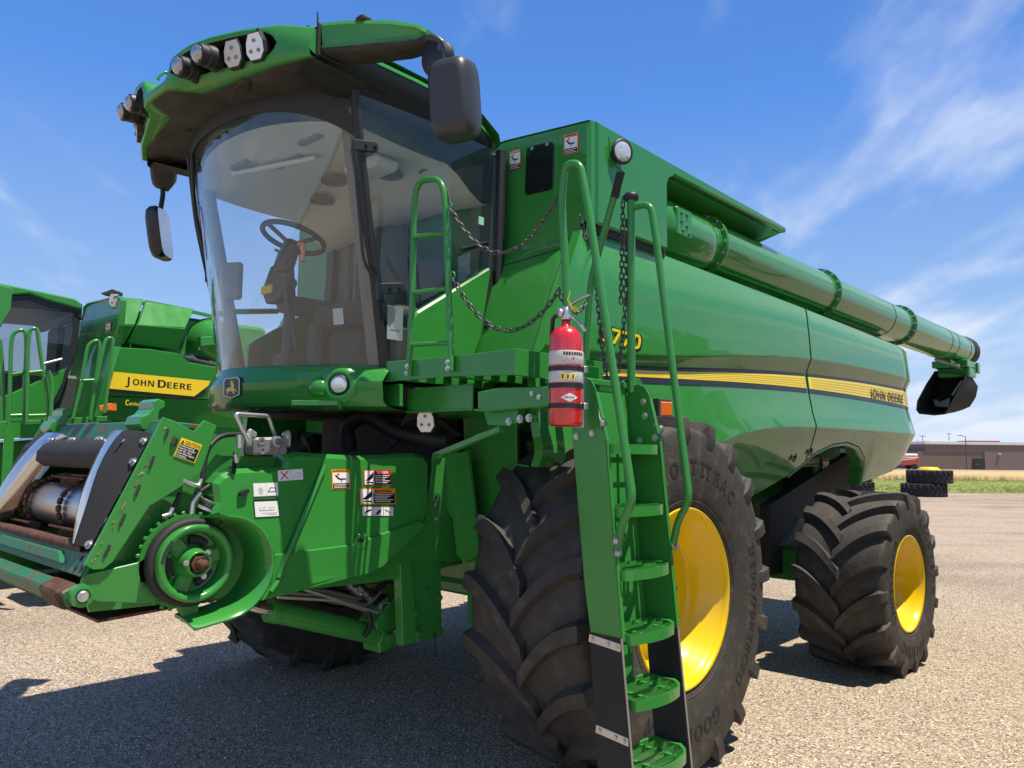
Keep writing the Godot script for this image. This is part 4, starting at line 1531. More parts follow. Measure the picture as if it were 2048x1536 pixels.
func make_cab_front(cab: Node3D) -> void:
	# nose below the windshield
	var st := mb()
	var rows := []
	for j in 33:
		var z: float = lerp(-0.93, 0.93, j / 32.0)
		var x0: float = ws(z, 2.28)
		var nx: float = -1.78 + 0.5 * z * z
		rows.append([Vector3(x0 + 0.05, 2.262, z), Vector3(x0 - 0.012, 2.268, z), Vector3(nx + 0.035, 2.225, z), Vector3(nx, 2.17, z), Vector3(nx + 0.010, 2.06, z), Vector3(nx + 0.04, 2.035, z), Vector3(nx + 0.12, 2.02, z), Vector3(x0 + 0.25, 2.02, z)])
	for k in [[0, 3], [3, 5], [5, 8]]:
		smooth(st)
		var sub := []
		for r in rows:
			sub.append(r.slice(k[0], k[1] if k[1] == 8 else k[1] + 1))
		loft(st, sub)
	build("nose_panel", st, M.green, cab)
	# round nose lamp with its housing and the blank bulge beside it
	var n := Vector3(-0.77, 0.0, 0.64).normalized()
	var lp := Vector3(-1.499, 2.151, 0.749) + n * 0.012
	st = mb()
	lathe(st, [[0.11, -0.03], [0.085, 0.0], [0.066, 0.006], [0.056, -0.004]], lp, n, 32)
	var hs := build("nose_lamp", st, M.green, cab)
	st = mb()
	lathe(st, [[0.050, 0.0], [0.054, 0.006], [0.047, 0.009]], lp, n, 28)
	build("bezel", st, M.black, hs)
	st = mb()
	lathe(st, [[0.048, 0.004], [0.03, 0.010], [0.0, 0.012]], lp, n, 28)
	build("lens", st, M.lens, hs)
	st = mb()
	ball(st, Vector3(-1.568, 2.135, 0.650) - n * 0.018, Vector3(0.06, 0.058, 0.07), 10)
	build("lamp_blank", st, M.green, cab)
	# badge: black shield, pale rim, leaping deer
	var bo := Vector3(-1.786, 2.206, -0.007)
	var cu := Vector3(0.012, 0, 0.175)
	var cv := Vector3(0.004, -0.119, 0)
	var shield := [[0.12, 0.0], [0.88, 0.0], [1.0, 0.12], [1.0, 0.86], [0.66, 0.97], [0.5, 1.0], [0.34, 0.97], [0.0, 0.86], [0.0, 0.12]]
	var inn := []
	for p in shield:
		inn.append([0.5 + (p[0] - 0.5) * 0.86, 0.5 + (p[1] - 0.5) * 0.90])
	var deer := [[0.16, 0.60], [0.26, 0.50], [0.46, 0.47], [0.52, 0.36], [0.42, 0.33], [0.48, 0.27], [0.40, 0.14], [0.46, 0.17], [0.50, 0.23], [0.50, 0.10], [0.54, 0.13], [0.56, 0.24], [0.66, 0.16], [0.62, 0.28], [0.68, 0.36], [0.66, 0.52], [0.78, 0.60], [0.86, 0.72], [0.76, 0.68], [0.64, 0.64], [0.72, 0.82], [0.62, 0.78], [0.54, 0.66], [0.36, 0.66], [0.30, 0.78], [0.20, 0.84], [0.24, 0.72], [0.22, 0.62]]
	decal("badge", cab, bo, cu, cv, [["p", Color(0.62, 0.60, 0.52), 0, shield], ["p", Color(0.008, 0.010, 0.014), 1, inn], ["p", Color(0.78, 0.60, 0.06), 2, deer]], 0.004)
	st = mb()
	var sp := []
	for p in shield:
		sp.append(bo + cu * p[0] + cv * p[1] + Vector3(-0.002, 0, 0))
	slab(st, sp, Vector3(0.02, 0, 0), 0.0)
	build("badge_base", st, M.black, cab)
	# small step plate under the nose
	st = mb()
	slab(st, [Vector3(-1.903, 2.035, 0.940), Vector3(-1.772, 2.035, 1.137), Vector3(-1.506, 2.035, 0.783), Vector3(-1.415, 2.035, 0.512), Vector3(-1.734, 2.035, 0.657)], Vector3(0, -0.025, 0), 0.004)
	build("nose_step", st, M.green_flat, cab)
	# dark underside and its hoses
	st = mb()
	box(st, Vector3(-0.85, 2.10, 0.0), Vector3(0.6, 0.16, 1.7), 0.02)
	box(st, Vector3(-1.2, 2.09, 0.0), Vector3(0.6, 0.10, 0.9), 0.02)
	box(st, Vector3(-0.6, 1.75, 0.0), Vector3(0.2, 0.9, 1.3), 0.02)
	build("cab_underframe", st, M.gap, cab)

func make_roof(cab: Node3D) -> void:
	var zs := []
	for i in 53:
		zs.append(lerp(0.0, 1.04, i / 52.0))
	for s in [1.0, -1.0]:
		var up := []
		var dn := []
		var rec := []
		for z in zs:
			var tx: float = lin(LIP_TOP_X, z)
			var ty: float = curve(LIP_TOP_Y, z)
			var lx: float = lin(LIP_LOW_X, z)
			var ex: float = lin(EDGE_X, z)
			var ly := UNDER + 0.016
			# opening for the lamps between the lips
			var open: float = smoothstep(0.17, 0.24, z) * sqrt(clamp((0.86 - z) / 0.06, 0.0, 1.0))
			var f0: float = lerp(0.55, 0.13, open)
			var f1: float = lerp(0.55, 0.97, open)
			var low := Vector3(lx - 0.006, ly + 0.012, z * s)
			var top := Vector3(tx, ty - 0.018, z * s)
			var a := top.lerp(low, f0)
			var b := top.lerp(low, f1)
			up.append([Vector3(tx + 0.22, ty + 0.03, z * s), Vector3(tx + 0.05, ty + 0.004, z * s), Vector3(tx + 0.012, ty - 0.002, z * s), top, a])
			dn.append([b, low, Vector3(lx, UNDER, z * s), Vector3(lx + 0.012, UNDER - 0.006, z * s), Vector3(ex, UNDER - 0.004, z * s), Vector3(ex + 0.012, UNDER + 0.004, z * s)])
			if z >= 0.16 and z <= 0.88:
				rec.append([a, a + Vector3(0.16, -0.004, 0), b + Vector3(0.12, 0.006, 0), b])
		if s < 0:
			for l in [up, dn, rec]:
				for r in l:
					r.reverse()
		var st0 := mb()
		for part_rows in [up, dn]:
			smooth(st0)
			loft(st0, part_rows)
		# closing face at the wing
		flat(st0)
		var e: Array = up[-1]
		var g: Array = dn[-1]
		quad(st0, e[0] if s > 0 else e[4], e[3] if s > 0 else e[1], g[1] if s > 0 else g[4], g[5] if s > 0 else g[0])
		build("roof_fascia", st0, M.green_flat, cab)
		var r := mb()
		for k in 3:
			smooth(r)
			var sub := []
			for row in rec:
				sub.append(row.slice(k, k + 2))
			loft(r, sub)
		build("lamp_recess", r, M.under, cab)
	# flat dark underside from the fascia back past the glass
	var st := mb()
	var rows := []
	for i in 53:
		var z: float = lerp(-1.03, 1.03, i / 52.0)
		var ex: float = lin(EDGE_X, abs(z))
		rows.append([Vector3(ex + 0.004, UNDER, z), Vector3(ex + 0.02, UNDER - 0.008, z), Vector3(lerp(ex, -1.5, 0.4), UNDER - 0.012, z), Vector3(-1.40, UNDER - 0.004, z * 0.95)])
	smooth(st)
	loft(st, rows)
	# moulded hollows beside the wipers
	for s in [1.0, -1.0]:
		pillow(st, Vector3(-1.98, UNDER - 0.008, 0.42 * s), Vector3(0.035, 0, 0.012 * s), Vector3(-0.04, 0, 0.16 * s), Vector3(0, 1, 0), [[-0.012, 0.8], [0.0, 1.0], [0.01, 1.0]], 3.0, 24)
	build("roof_underside", st, M.under, cab)
	# roof shell
	st = mb()
	rows = []
	for i in 33:
		var z: float = lerp(-1.0, 1.0, i / 32.0)
		var x: float = lin(LIP_TOP_X, abs(z)) + 0.20
		var t: float = curve(LIP_TOP_Y, abs(z)) + 0.028
		var crown: float = 0.05 * (1.0 - pow(abs(z), 2.0))
		var back: float = 0.10 * pow(abs(z), 6.0)
		rows.append([Vector3(x, t, z), Vector3(lerp(x, -0.5, 0.3), 3.945 + crown, z), Vector3(lerp(x, -0.5, 0.7), 3.93 + crown, z), Vector3(-0.58 - back, 3.88 + crown * 0.6, z), Vector3(-0.44 - back, 3.80, z), Vector3(-0.42 - back, 3.74, z)])
	smooth(st)
	loft(st, rows)
	build("roof_shell", st, M.green_flat, cab)
	# side rails: thin green edge over a deep black flank
	var rail := [[-1.92, 3.905, 1.03], [-1.65, 3.905, 1.01], [-1.2, 3.905, 1.005], [-0.95, 3.89, 1.005], [-0.74, 3.84, 1.0], [-0.60, 3.79, 0.975], [-0.50, 3.765, 0.90]]
	for s in [1.0, -1.0]:
		st = mb()
		var rr := []
		for p in rail:
			rr.append([Vector3(p[0], p[1] + 0.045, 0.90 * s), Vector3(p[0], p[1] + 0.022, (p[2] - 0.025) * s), Vector3(p[0], p[1] + 0.008, (p[2] - 0.02) * s), Vector3(p[0], p[1], p[2] * s), Vector3(p[0], p[1] - 0.020, p[2] * s)])
		if s < 0:
			for q in rr:
				q.reverse()
		smooth(st)
		loft(st, rr)
		build("roof_edge", st, M.green_flat, cab)
		st = mb()
		rr = []
		for p in rail:
			var dz: float = -0.006 if p[0] > -1.8 else -0.03
			rr.append([Vector3(p[0], p[1] - 0.016, (p[2] + dz) * s), Vector3(p[0], p[1] - 0.09, (p[2] + dz - 0.006) * s), Vector3(p[0], p[1] - 0.10, (p[2] + dz - 0.018) * s), Vector3(p[0], max(p[1] - 0.20, 3.685), (p[2] - 0.055) * s), Vector3(p[0], max(p[1] - 0.225, 3.665), (p[2] - 0.085) * s), Vector3(p[0], max(p[1] - 0.21, 3.68), (p[2] - 0.17) * s)])
		if s < 0:
			for q in rr:
				q.reverse()
		smooth(st)
		loft(st, rr)
		build("roof_flank", st, M.black, cab)
	# lamps in the recesses
	for s in [1.0, -1.0]:
		var n := Vector3(-1, -0.16, 0.10 * s).normalized()
		for l in [Vector3(-2.255, 3.812, 0.325 * s), Vector3(-2.235, 3.822, 0.505 * s)]:
			st = mb()
			lathe(st, [[0.030, -0.17], [0.050, -0.13], [0.052, -0.10], [0.060, -0.09], [0.058, -0.05], [0.054, -0.045], [0.054, -0.005], [0.050, 0.0], [0.042, 0.0]], l + n * 0.03, n, 24, true)
			box(st, l - n * 0.07 + Vector3(0, -0.055, 0), Vector3(0.05, 0.03, 0.04), 0.01)
			var lm := build("driving_lamp", st, M.black, cab)
			st = mb()
			lathe(st, [[0.045, -0.005], [0.045, 0.006], [0.032, 0.018], [0.0, 0.024]], l + n * 0.03, n, 24)
			build("lens", st, M.lens_grey, lm)
		for l in [[Vector3(-2.135, 3.825, 0.63 * s), M.cream], [Vector3(-2.085, 3.835, 0.765 * s), M.reflector]]:
			work_light(cab, l[0], Vector3(-1.0, -0.22, 0.35 * s).normalized(), 0.058, l[1])
	# bracket at the notch, antenna, GPS puck
	st = mb()
	tube(st, rounded([Vector3(-2.255, 3.850, 0.000), Vector3(-2.251, 3.874, 0.000), Vector3(-2.214, 3.915, 0.000), Vector3(-2.202, 3.899, 0.000)], 0.02), 0.008, 6)
	build("roof_hook", st, M.green_flat, cab)
	st = mb()
	tube(st, [Vector3(-1.775, 4.036, 0.850), Vector3(-1.782, 4.117, 0.850)], 0.006, 6, 0.004)
	build("antenna", st, M.black, cab)
	st = mb()
	box(st, Vector3(-1.765, 3.925, 1.250), Vector3(0.07, 0.03, 0.06), 0.01)
	build("beacon_base", st, M.under, cab)
	# wings at both sides of the roof front that carry the mirrors
	for s in [1.0, -1.0]:
		var W := [[-1.885, 3.942, 3.805, 1.055, 0.17], [-1.82, 3.925, 3.79, 1.2, 0.18], [-1.73, 3.885, 3.775, 1.4, 0.17], [-1.665, 3.845, 3.77, 1.53, 0.13], [-1.635, 3.815, 3.785, 1.57, 0.06]]
		st = mb()
		var w := []
		for p in W:
			w.append([Vector3(p[0] + p[4], p[1] - 0.005, p[3] * s), Vector3(p[0] + 0.012, p[1], p[3] * s), Vector3(p[0], p[1] - 0.022, p[3] * s), Vector3(p[0] + 0.012, p[2] + 0.022, p[3] * s), Vector3(p[0] + 0.004, p[2], p[3] * s), Vector3(p[0] + p[4], p[2] + 0.02, p[3] * s)])
		if s < 0:
			for q in w:
				q.reverse()
		for k in 6:
			smooth(st)
			var sub := []
			for q in w:
				sub.append([q[k], q[(k + 1) % 6]])
			loft(st, sub)
		flat(st)
		for q in [w[0], w[-1]]:
			quad(st, q[0], q[1], q[4], q[5])
			quad(st, q[1], q[2], q[3], q[4])
		build("roof_wing", st, M.green_flat, cab)
		st = mb()
		w = []
		for p in W:
			w.append([Vector3(p[0] + 0.002, p[2] - 0.001, p[3] * s), Vector3(p[0] + 0.03, p[2] - 0.022, p[3] * s), Vector3(p[0] + p[4] - 0.01, p[2] - 0.028, p[3] * s), Vector3(p[0] + p[4] + 0.02, p[2] + 0.018, p[3] * s)])
		if s < 0:
			for q in w:
				q.reverse()
		smooth(st)
		loft(st, w, true, true)
		build("wing_underside", st, M.under, cab)
		st = mb()
		box(st, Vector3(-1.82, 3.85, 1.045 * s), Vector3(0.16, 0.17, 0.016), 0.004)
		build("wing_joint", st, M.black, cab)

func work_light(parent: Node3D, at: Vector3, n: Vector3, r: float, face: Material) -> Node3D:
	var right := n.cross(Vector3.UP).normalized()
	var up := right.cross(n).normalized()
	var shape := [[-0.55, 1.0], [0.62, 1.0], [0.95, 0.35], [0.98, -0.45], [0.55, -1.0], [-0.55, -1.0], [-1.0, -0.45], [-0.92, 0.35]]
	var st := mb()
	var outer := []
	var inner := []
	for p in shape:
		outer.append(at + (right * p[0] * 0.95 + up * p[1] * 1.12) * r * 1.12)
		inner.append(at + n * 0.002 + (right * p[0] * 0.95 + up * p[1] * 1.12) * r)
	slab(st, outer, -n * 0.045, 0.004)
	box(st, at - n * 0.05 + up * r * 1.25, Vector3(0.05, 0.05, 0.04), 0.006)
	var h := build("work_light", st, M.black, parent)
	st = mb()
	slab(st, inner, -n * 0.002, 0.0)
	build("reflector", st, face, h)
	st = mb()
	for p in [[0.0, 0.45], [-0.42, -0.35], [0.42, -0.35]]:
		lathe(st, [[0.15 * r, 0.0], [0.17 * r, 0.003], [0.09 * r, 0.003], [0.0, 0.001]], at + n * 0.003 + (right * p[0] + up * p[1] * 1.1) * r, n, 12)
	build("diode", st, M.cast, h)
	return h

func make_mirrors(cab: Node3D) -> void:
	var st := mb()
	tube(st, rounded([Vector3(-1.62, 3.79, 1.50), Vector3(-1.613, 3.769, 1.600), Vector3(-1.586, 3.726, 1.650), Vector3(-1.586, 3.618, 1.660)], 0.06, 6), 0.019, 12)
	var arm := build("mirror_arm", st, M.mirror_shell, cab)
	st = mb()
	lathe(st, [[0.0, -0.012], [0.085, -0.012], [0.09, 0.0], [0.07, 0.018], [0.0, 0.022]], Vector3(-1.595, 3.658, 1.620), Vector3(0.9, 0.1, -0.3), 24)
	build("lower_mirror", st, M.black, arm)
	# near mirror: back of the shell faces the camera
	var c := Vector3(-1.539, 3.456, 1.680)
	st = mb()
	var n := Vector3(-0.90, -0.12, 0.26).normalized()
	var side := n.cross(Vector3.UP).normalized()
	var up := (side.cross(n) + side * 0.02).normalized()
	pillow(st, c, side * 0.112, up * 0.192, n, [[-0.07, 0.93], [-0.05, 1.0], [0.01, 1.0], [0.05, 0.955], [0.075, 0.86], [0.085, 0.72]], 4.6, 40)
	var mh := build("mirror", st, M.mirror_shell, cab)
	st = mb()
	pillow(st, c - n * 0.071, side * 0.10, up * 0.18, -n, [[0.0, 1.0], [0.002, 0.98]], 4.6, 40)
	build("mirror_glass", st, M.polished, mh)
	st = mb()
	lathe(st, [[0.018, 0.0], [0.016, 0.004], [0.0, 0.001]], c - up * 0.165 + n * 0.062 - side * 0.03, (n - up).normalized(), 14)
	build("socket", st, M.gap, mh)  # shallow dimple; the shade of a hole is in its colour
	# far mirror on the other wing
	var c2 := Vector3(-1.60, 3.40, -1.52)
	st = mb()
	tube(st, rounded([Vector3(-1.60, 3.78, -1.50), Vector3(-1.59, 3.70, -1.51), c2 + Vector3(0.0, 0.17, 0.0)], 0.03), 0.019, 8)
	build("mirror_arm", st, M.black, cab)
	st = mb()
	n = Vector3(-0.62, -0.10, -0.78).normalized()
	side = n.cross(Vector3.UP).normalized()
	up = (side.cross(n) - side * 0.16).normalized()
	pillow(st, c2, side * 0.095, up * 0.195, n, [[-0.05, 0.93], [-0.03, 1.0], [0.01, 1.0], [0.04, 0.92], [0.055, 0.75]], 5.0, 32)
	var fm := build("mirror", st, M.black_gloss, cab)
	st = mb()
	pillow(st, c2 - n * 0.052, side * 0.085, up * 0.18, -n, [[0.0, 1.0], [0.002, 0.98]], 5.0, 32)
	build("mirror_glass", st, M.polished, fm)
	# wipers and washer hose at the far edge of the windshield
	st = mb()
	tube(st, rounded([Vector3(ws(-0.55, 3.66) - 0.05, 3.66, -0.45), Vector3(ws(-0.72, 3.4) - 0.05, 3.35, -0.66), Vector3(ws(-0.80, 2.9) - 0.04, 2.9, -0.74)], 0.1), 0.012, 8)
	tube(st, rounded([Vector3(ws(-0.55, 3.66) - 0.05, 3.66, -0.50), Vector3(ws(-0.76, 3.4) - 0.05, 3.30, -0.70), Vector3(ws(-0.82, 2.9) - 0.04, 2.85, -0.79), Vector3(ws(-0.84, 2.4) - 0.03, 2.45, -0.80)], 0.1), 0.010, 8)
	box(st, Vector3(ws(-0.80, 2.95) - 0.04, 2.98, -0.78), Vector3(0.04, 0.10, 0.04), 0.01)
	build("wiper", st, M.black, cab)

# ---------------------------------------------------------------- platform, ladder, rails, chains
func make_platform() -> void:
	var pf := part("platform", combine)
	var st := mb()
	slab(st, [Vector3(-1.30, 2.290, 0.76), Vector3(-1.30, 2.272, 1.40), Vector3(-1.30, 2.276, 1.872), Vector3(-1.30, 2.150, 1.872), Vector3(-1.30, 2.172, 1.42), Vector3(-1.30, 2.172, 0.76)], Vector3(0.006, 0, 0), 0.002)
	slab(st, [Vector3(-1.296, 2.276, 1.874), Vector3(-0.62, 2.276, 1.874), Vector3(-0.62, 2.150, 1.874), Vector3(-1.296, 2.150, 1.874)], Vector3(0, 0, -0.006), 0.002)
	build("skirt", st, M.green_flat, pf)
	# tread bars of the floor: light falls through the gaps between them
	var bar := mb()
	box(bar, Vector3.ZERO, Vector3(0.064, 0.03, 0.86), 0.004)
	var bm := mesh_of(bar)
	for i in 6:
		put("floor_bar", bm, M.green_flat, pf, Vector3(-1.235 + 0.122 * i, 2.225, 1.44))
	st = mb()
	for i in 3:
		box(st, Vector3(-0.95, 2.19, 1.05 + 0.38 * i), Vector3(0.66, 0.04, 0.03), 0.002)
	build("floor_joist", st, M.green_flat, pf)
	# rail stub and box beam below
	st = mb()
	slab(st, [Vector3(-1.12, 2.15, 0.86), Vector3(-1.12, 2.15, 1.40), Vector3(-1.12, 2.02, 1.40), Vector3(-1.12, 2.02, 0.86)], Vector3(0.01, 0, 0), 0.003)
	slab(st, [Vector3(-1.12, 2.02, 0.86), Vector3(-1.12, 2.02, 1.40), Vector3(-0.8, 2.0, 1.40), Vector3(-0.8, 2.0, 0.86)], Vector3(0, -0.01, 0), 0.0)
	slab(st, [Vector3(-1.220, 2.179, 0.557), Vector3(-1.220, 2.166, 0.922), Vector3(-1.220, 2.043, 0.927), Vector3(-1.220, 2.054, 0.583)], Vector3(0.02, 0, 0), 0.003)
	build("beam", st, M.green_flat, pf)
	st = mb()
	slab(st, [Vector3(-1.200, 2.094, 1.520), Vector3(-1.200, 2.109, 1.678), Vector3(-1.200, 2.097, 2.012), Vector3(-1.200, 2.007, 2.013), Vector3(-1.200, 1.992, 1.558), Vector3(-1.200, 2.008, 1.522)], Vector3(0.24, 0, 0), 0.004)
	slab(st, [Vector3(-1.150, 2.001, 1.511), Vector3(-1.150, 2.004, 1.750), Vector3(-1.150, 1.938, 1.751), Vector3(-1.150, 1.922, 1.667), Vector3(-1.150, 1.929, 1.545)], Vector3(0.05, 0, 0), 0.003)
	build("step_box", st, M.green_flat, pf)
	st = mb()
	for p in [Vector3(-1.203, 2.051, 1.935), Vector3(-1.203, 2.070, 1.891)]:
		bolt(st, p, Vector3(-1, 0, 0), 0.009, 0.008)
	for p in [Vector3(-1.153, 1.943, 1.697), Vector3(-1.153, 1.954, 1.770), Vector3(-1.153, 1.958, 1.829)]:
		bolt(st, p, Vector3(-1, 0, 0), 0.014, 0.012)
	build("bolt", st, M.zinc, pf)
	# diagonal stay down to the frame
	st = mb()
	var a := Vector3(-0.950, 1.768, 0.921)
	var b := Vector3(-1.100, 1.910, 1.602)
	box(st, (a + b) * 0.5, Vector3((b - a).length(), 0.035, 0.045), 0.004, Basis((b - a).normalized(), Vector3.UP, (b - a).normalized().cross(Vector3.UP)))
	build("stay", st, M.green_flat, pf)
	# plates round the ladder head
	st = mb()
	slab(st, [Vector3(-0.860, 2.241, 1.908), Vector3(-0.860, 2.215, 2.027), Vector3(-0.860, 2.079, 2.027), Vector3(-0.860, 2.127, 1.940), Vector3(-0.860, 2.139, 1.909)], Vector3(0.006, 0, 0), 0.002)
	slab(st, [Vector3(-0.716, 2.152, 2.060), Vector3(-0.663, 2.174, 2.060), Vector3(-0.550, 2.183, 2.060), Vector3(-0.513, 2.146, 2.060), Vector3(-0.523, 2.107, 2.060), Vector3(-0.716, 2.094, 2.060)], Vector3(0, 0, -0.006), 0.002)
	box(st, Vector3(-0.88, 2.135, 1.98), Vector3(0.46, 0.03, 0.18), 0.004)
	build("ladder_head", st, M.green_flat, pf)
	# amber lamp on the bracket behind the ladder
	st = mb()
	slab(st, [Vector3(0.072, 2.128, 1.780), Vector3(0.213, 2.133, 1.780), Vector3(0.211, 2.016, 1.780), Vector3(0.071, 2.010, 1.780)], Vector3(0, 0, -0.06), 0.004)
	var am := build("marker_lamp", st, M.cab_dark, pf)
	st = mb()
	slab(st, [Vector3(0.084, 2.110, 1.790), Vector3(0.208, 2.114, 1.790), Vector3(0.207, 2.028, 1.790), Vector3(0.083, 2.023, 1.790)], Vector3(0.0, 0, -0.04), 0.006)
	build("amber_lens", st, M.orange, am)

func ladder_z(y: float) -> float:        # outer edge of the ladder, which leans out towards the ground
	return 2.25 + 0.103 * (1.84 - y)

func make_ladder() -> void:
	var ld := part("ladder", combine)
	var st: SurfaceTool
	for x in [-1.105, -0.665]:
		st = mb()
		var o := []
		for p in [[2.135, -0.14], [2.142, -0.09], [2.125, -0.055], [2.085, -0.035], [1.95, -0.03], [1.85, 0.0], [0.98, 0.0], [0.97, -0.17], [1.2, -0.185], [1.85, -0.19], [2.05, -0.19]]:
			o.append(Vector3(x, p[0], ladder_z(p[0]) + p[1]))
		slab(st, o, Vector3(0.006, 0, 0), 0.0015)
		# folded outer flange
		var f0 := Vector3(x, 2.07, ladder_z(2.07) - 0.034)
		var f1 := Vector3(x, 1.85, ladder_z(1.85) + 0.001)
		var f2 := Vector3(x, 0.985, ladder_z(0.985) + 0.001)
		for e in [[f0, f1], [f1, f2]]:
			slab(st, [e[0], e[0] + Vector3(0.024, 0, 0), e[1] + Vector3(0.024, 0, 0), e[1]], Vector3(0, 0, -0.005), 0.001)
		build("side_plate", st, M.green_flat, ld)
		# hanging rubber flap below
		st = mb()
		o = []
		for p in [[1.0, -0.005], [0.10, 0.0], [0.09, -0.19], [1.0, -0.175]]:
			o.append(Vector3(x + (-0.004 if x < -1.0 else 0.012), p[0], ladder_z(p[0]) + p[1]))
		slab(st, o, Vector3(-0.010 if x > -1.0 else 0.010, 0, 0), 0.0)
		var fl := build("rubber_flap", st, M.rubber_flap, ld)
		st = mb()
		var e0 := Vector3(o[0].x, 1.0, ladder_z(1.0) - 0.002)
		var e1 := Vector3(o[0].x, 0.10, ladder_z(0.10) + 0.003)
		box(st, (e0 + e1) * 0.5, Vector3(0.012, (e1 - e0).length(), 0.003), 0.0, Basis(Vector3(1, 0, 0), atan2(-(e1.z - e0.z), (e0.y - e1.y))))
		build("frayed_edge", st, M.flap_edge, fl)
		if x < -1.0:
			for y in [0.965, 0.585, 0.235]:
				st = mb()
				var z0: float = ladder_z(y)
				slab(st, [Vector3(x - 0.006, y + 0.028, z0 - 0.178), Vector3(x - 0.006, y + 0.012, z0 - 0.01), Vector3(x - 0.006, y - 0.022, z0 - 0.01), Vector3(x - 0.006, y - 0.006, z0 - 0.182)], Vector3(0.004, 0, 0), 0.001)
				var cl := build("clamp_strip", st, M.zinc, ld)
				st = mb()
				for k in [0.16, 0.075, 0.03]:
					bolt(st, Vector3(x - 0.006, y + 0.003 + (k - 0.09) * 0.1, z0 - k), Vector3(-1, 0, 0), 0.008, 0.007)
				build("rivet", st, M.steel, cl)
	st = mb()
	var bp := []
	for q in [[-1.098, 2.10], [-0.67, 2.10], [-0.67, 0.92], [-0.80, 0.92], [-0.82, 0.74], [-1.098, 0.74]]:
		bp.append(Vector3(q[0], q[1], ladder_z(q[1]) - 0.165))
	slab(st, bp, Vector3(0, 0, -0.006), 0.0)
	build("back_plate", st, M.green_flat, ld)
	st = mb()
	for p in [Vector3(-0.672, 2.050, 2.162), Vector3(-0.672, 1.980, 2.170), Vector3(-0.672, 1.859, 2.140), Vector3(-0.672, 1.871, 2.227)]:
		bolt(st, p, Vector3(-1, 0, 0), 0.012, 0.012)
	for p in [Vector3(-1.108, 1.868, 2.084), Vector3(-1.108, 1.883, 2.173)]:
		bolt(st, p, Vector3(-1, 0, 0), 0.011, 0.01)
	for p in [Vector3(-1.129, 1.926, 2.250), Vector3(-0.653, 1.915, 2.250), Vector3(-1.128, 1.414, 2.320), Vector3(-1.117, 1.362, 2.320), Vector3(-0.655, 1.403, 2.320), Vector3(-0.647, 1.351, 2.320)]:
		bolt(st, p, Vector3(0, 0, 1), 0.014, 0.014)
	build("bolt", st, M.zinc, ld)
	# stickers on the back plate
	decal("notice_decal", ld, Vector3(-1.04, 2.055, ladder_z(2.055) - 0.163), Vector3(0.13, 0, 0), Vector3(0, -0.105, 0.0108), [["r", Color(0.72, 0.73, 0.72), 0, [0, 0, 1, 1]], ["r", Color(0.1, 0.1, 0.1), 1, [0.15, 0.06, 0.85, 0.12]], ["r", Color(0.4, 0.4, 0.4), 1, [0.06, 0.24, 0.94, 0.27]], ["r", Color(0.4, 0.4, 0.4), 1, [0.06, 0.4, 0.9, 0.43]], ["r", Color(0.4, 0.4, 0.4), 1, [0.06, 0.56, 0.94, 0.59]], ["r", Color(0.4, 0.4, 0.4), 1, [0.06, 0.72, 0.8, 0.75]]])
	var cau := [["r", Color(0.85, 0.60, 0.02), 0, [0, 0, 1, 1]], ["t", Color(0.01, 0.01, 0.01), 1, 0.5, 0.09, 0.09, "CAUTION", 0.6], ["r", Color(0.01, 0.01, 0.012), 1, [0.04, 0.18, 0.96, 0.97]]]
	for i in 10:
		cau.append(["r", Color(0.75, 0.75, 0.73), 2, [0.09, 0.22 + 0.073 * i, 0.9 - 0.12 * (i % 3), 0.25 + 0.073 * i]])
	decal("caution_decal", ld, Vector3(-1.02, 1.90, ladder_z(1.90) - 0.163), Vector3(0.12, 0, 0), Vector3(0, -0.185, 0.0191), cau)
	var dia := []
	rng.seed = 5
	for i in 26:
		var dx := rng.randf() * 0.8
		var dy := rng.randf() * 0.9
		var dw := 0.04 + 0.18 * rng.randf()
		dia.append(["r", Color(0.62, 0.58, 0.05), 0, [dx, dy, dx + (dw if i % 2 == 0 else 0.02), dy + (0.012 if i % 2 == 0 else dw * 0.5)]])
	decal("diagram_decal", ld, Vector3(-1.03, 1.60, ladder_z(1.60) - 0.163), Vector3(0.17, 0, 0), Vector3(0, -0.30, 0.031), dia)
	# steps
	for p in [Vector3(-0.667, 1.832, 2.247), Vector3(-0.667, 1.553, 2.279), Vector3(-0.667, 1.281, 2.310), Vector3(-0.667, 1.013, 2.348), Vector3(-0.667, 0.745, 2.375), Vector3(-0.667, 0.461, 2.385)]:
		ladder_step(ld, p.y)
	# handrails
	st = mb()
	tube(st, rounded([Vector3(-1.10, 2.10, 2.045), Vector3(-1.10, 3.02, 1.98), Vector3(-1.10, 3.185, 2.0), Vector3(-1.10, 3.17, 2.09), Vector3(-1.10, 2.95, 2.14), Vector3(-1.10, 1.585, 2.39), Vector3(-1.10, 1.48, 2.325), Vector3(-1.10, 1.36, 2.305)], 0.10, 6), 0.019, 14)
	build("handrail", st, M.green_flat, ld)
	st = mb()
	tube(st, [Vector3(-0.66, 2.10, 2.08), Vector3(-0.66, 3.10, 2.083)], 0.021, 14)
	tube(st, rounded([Vector3(-0.66, 3.06, 2.083), Vector3(-0.66, 3.06, 2.20), Vector3(-0.66, 2.85, 2.235), Vector3(-0.66, 1.575, 2.408), Vector3(-0.66, 1.48, 2.345), Vector3(-0.66, 1.37, 2.32)], 0.08, 6), 0.018, 14)
	build("handrail", st, M.green_flat, ld)
	st = mb()
	lathe(st, [[0.0, 0.0], [0.035, 0.0], [0.04, 0.01], [0.04, 0.025], [0.032, 0.036], [0.0, 0.038]], Vector3(-0.66, 3.10, 2.083), Vector3.UP, 12)
	build("knob", st, M.black, ld)
	st = mb()
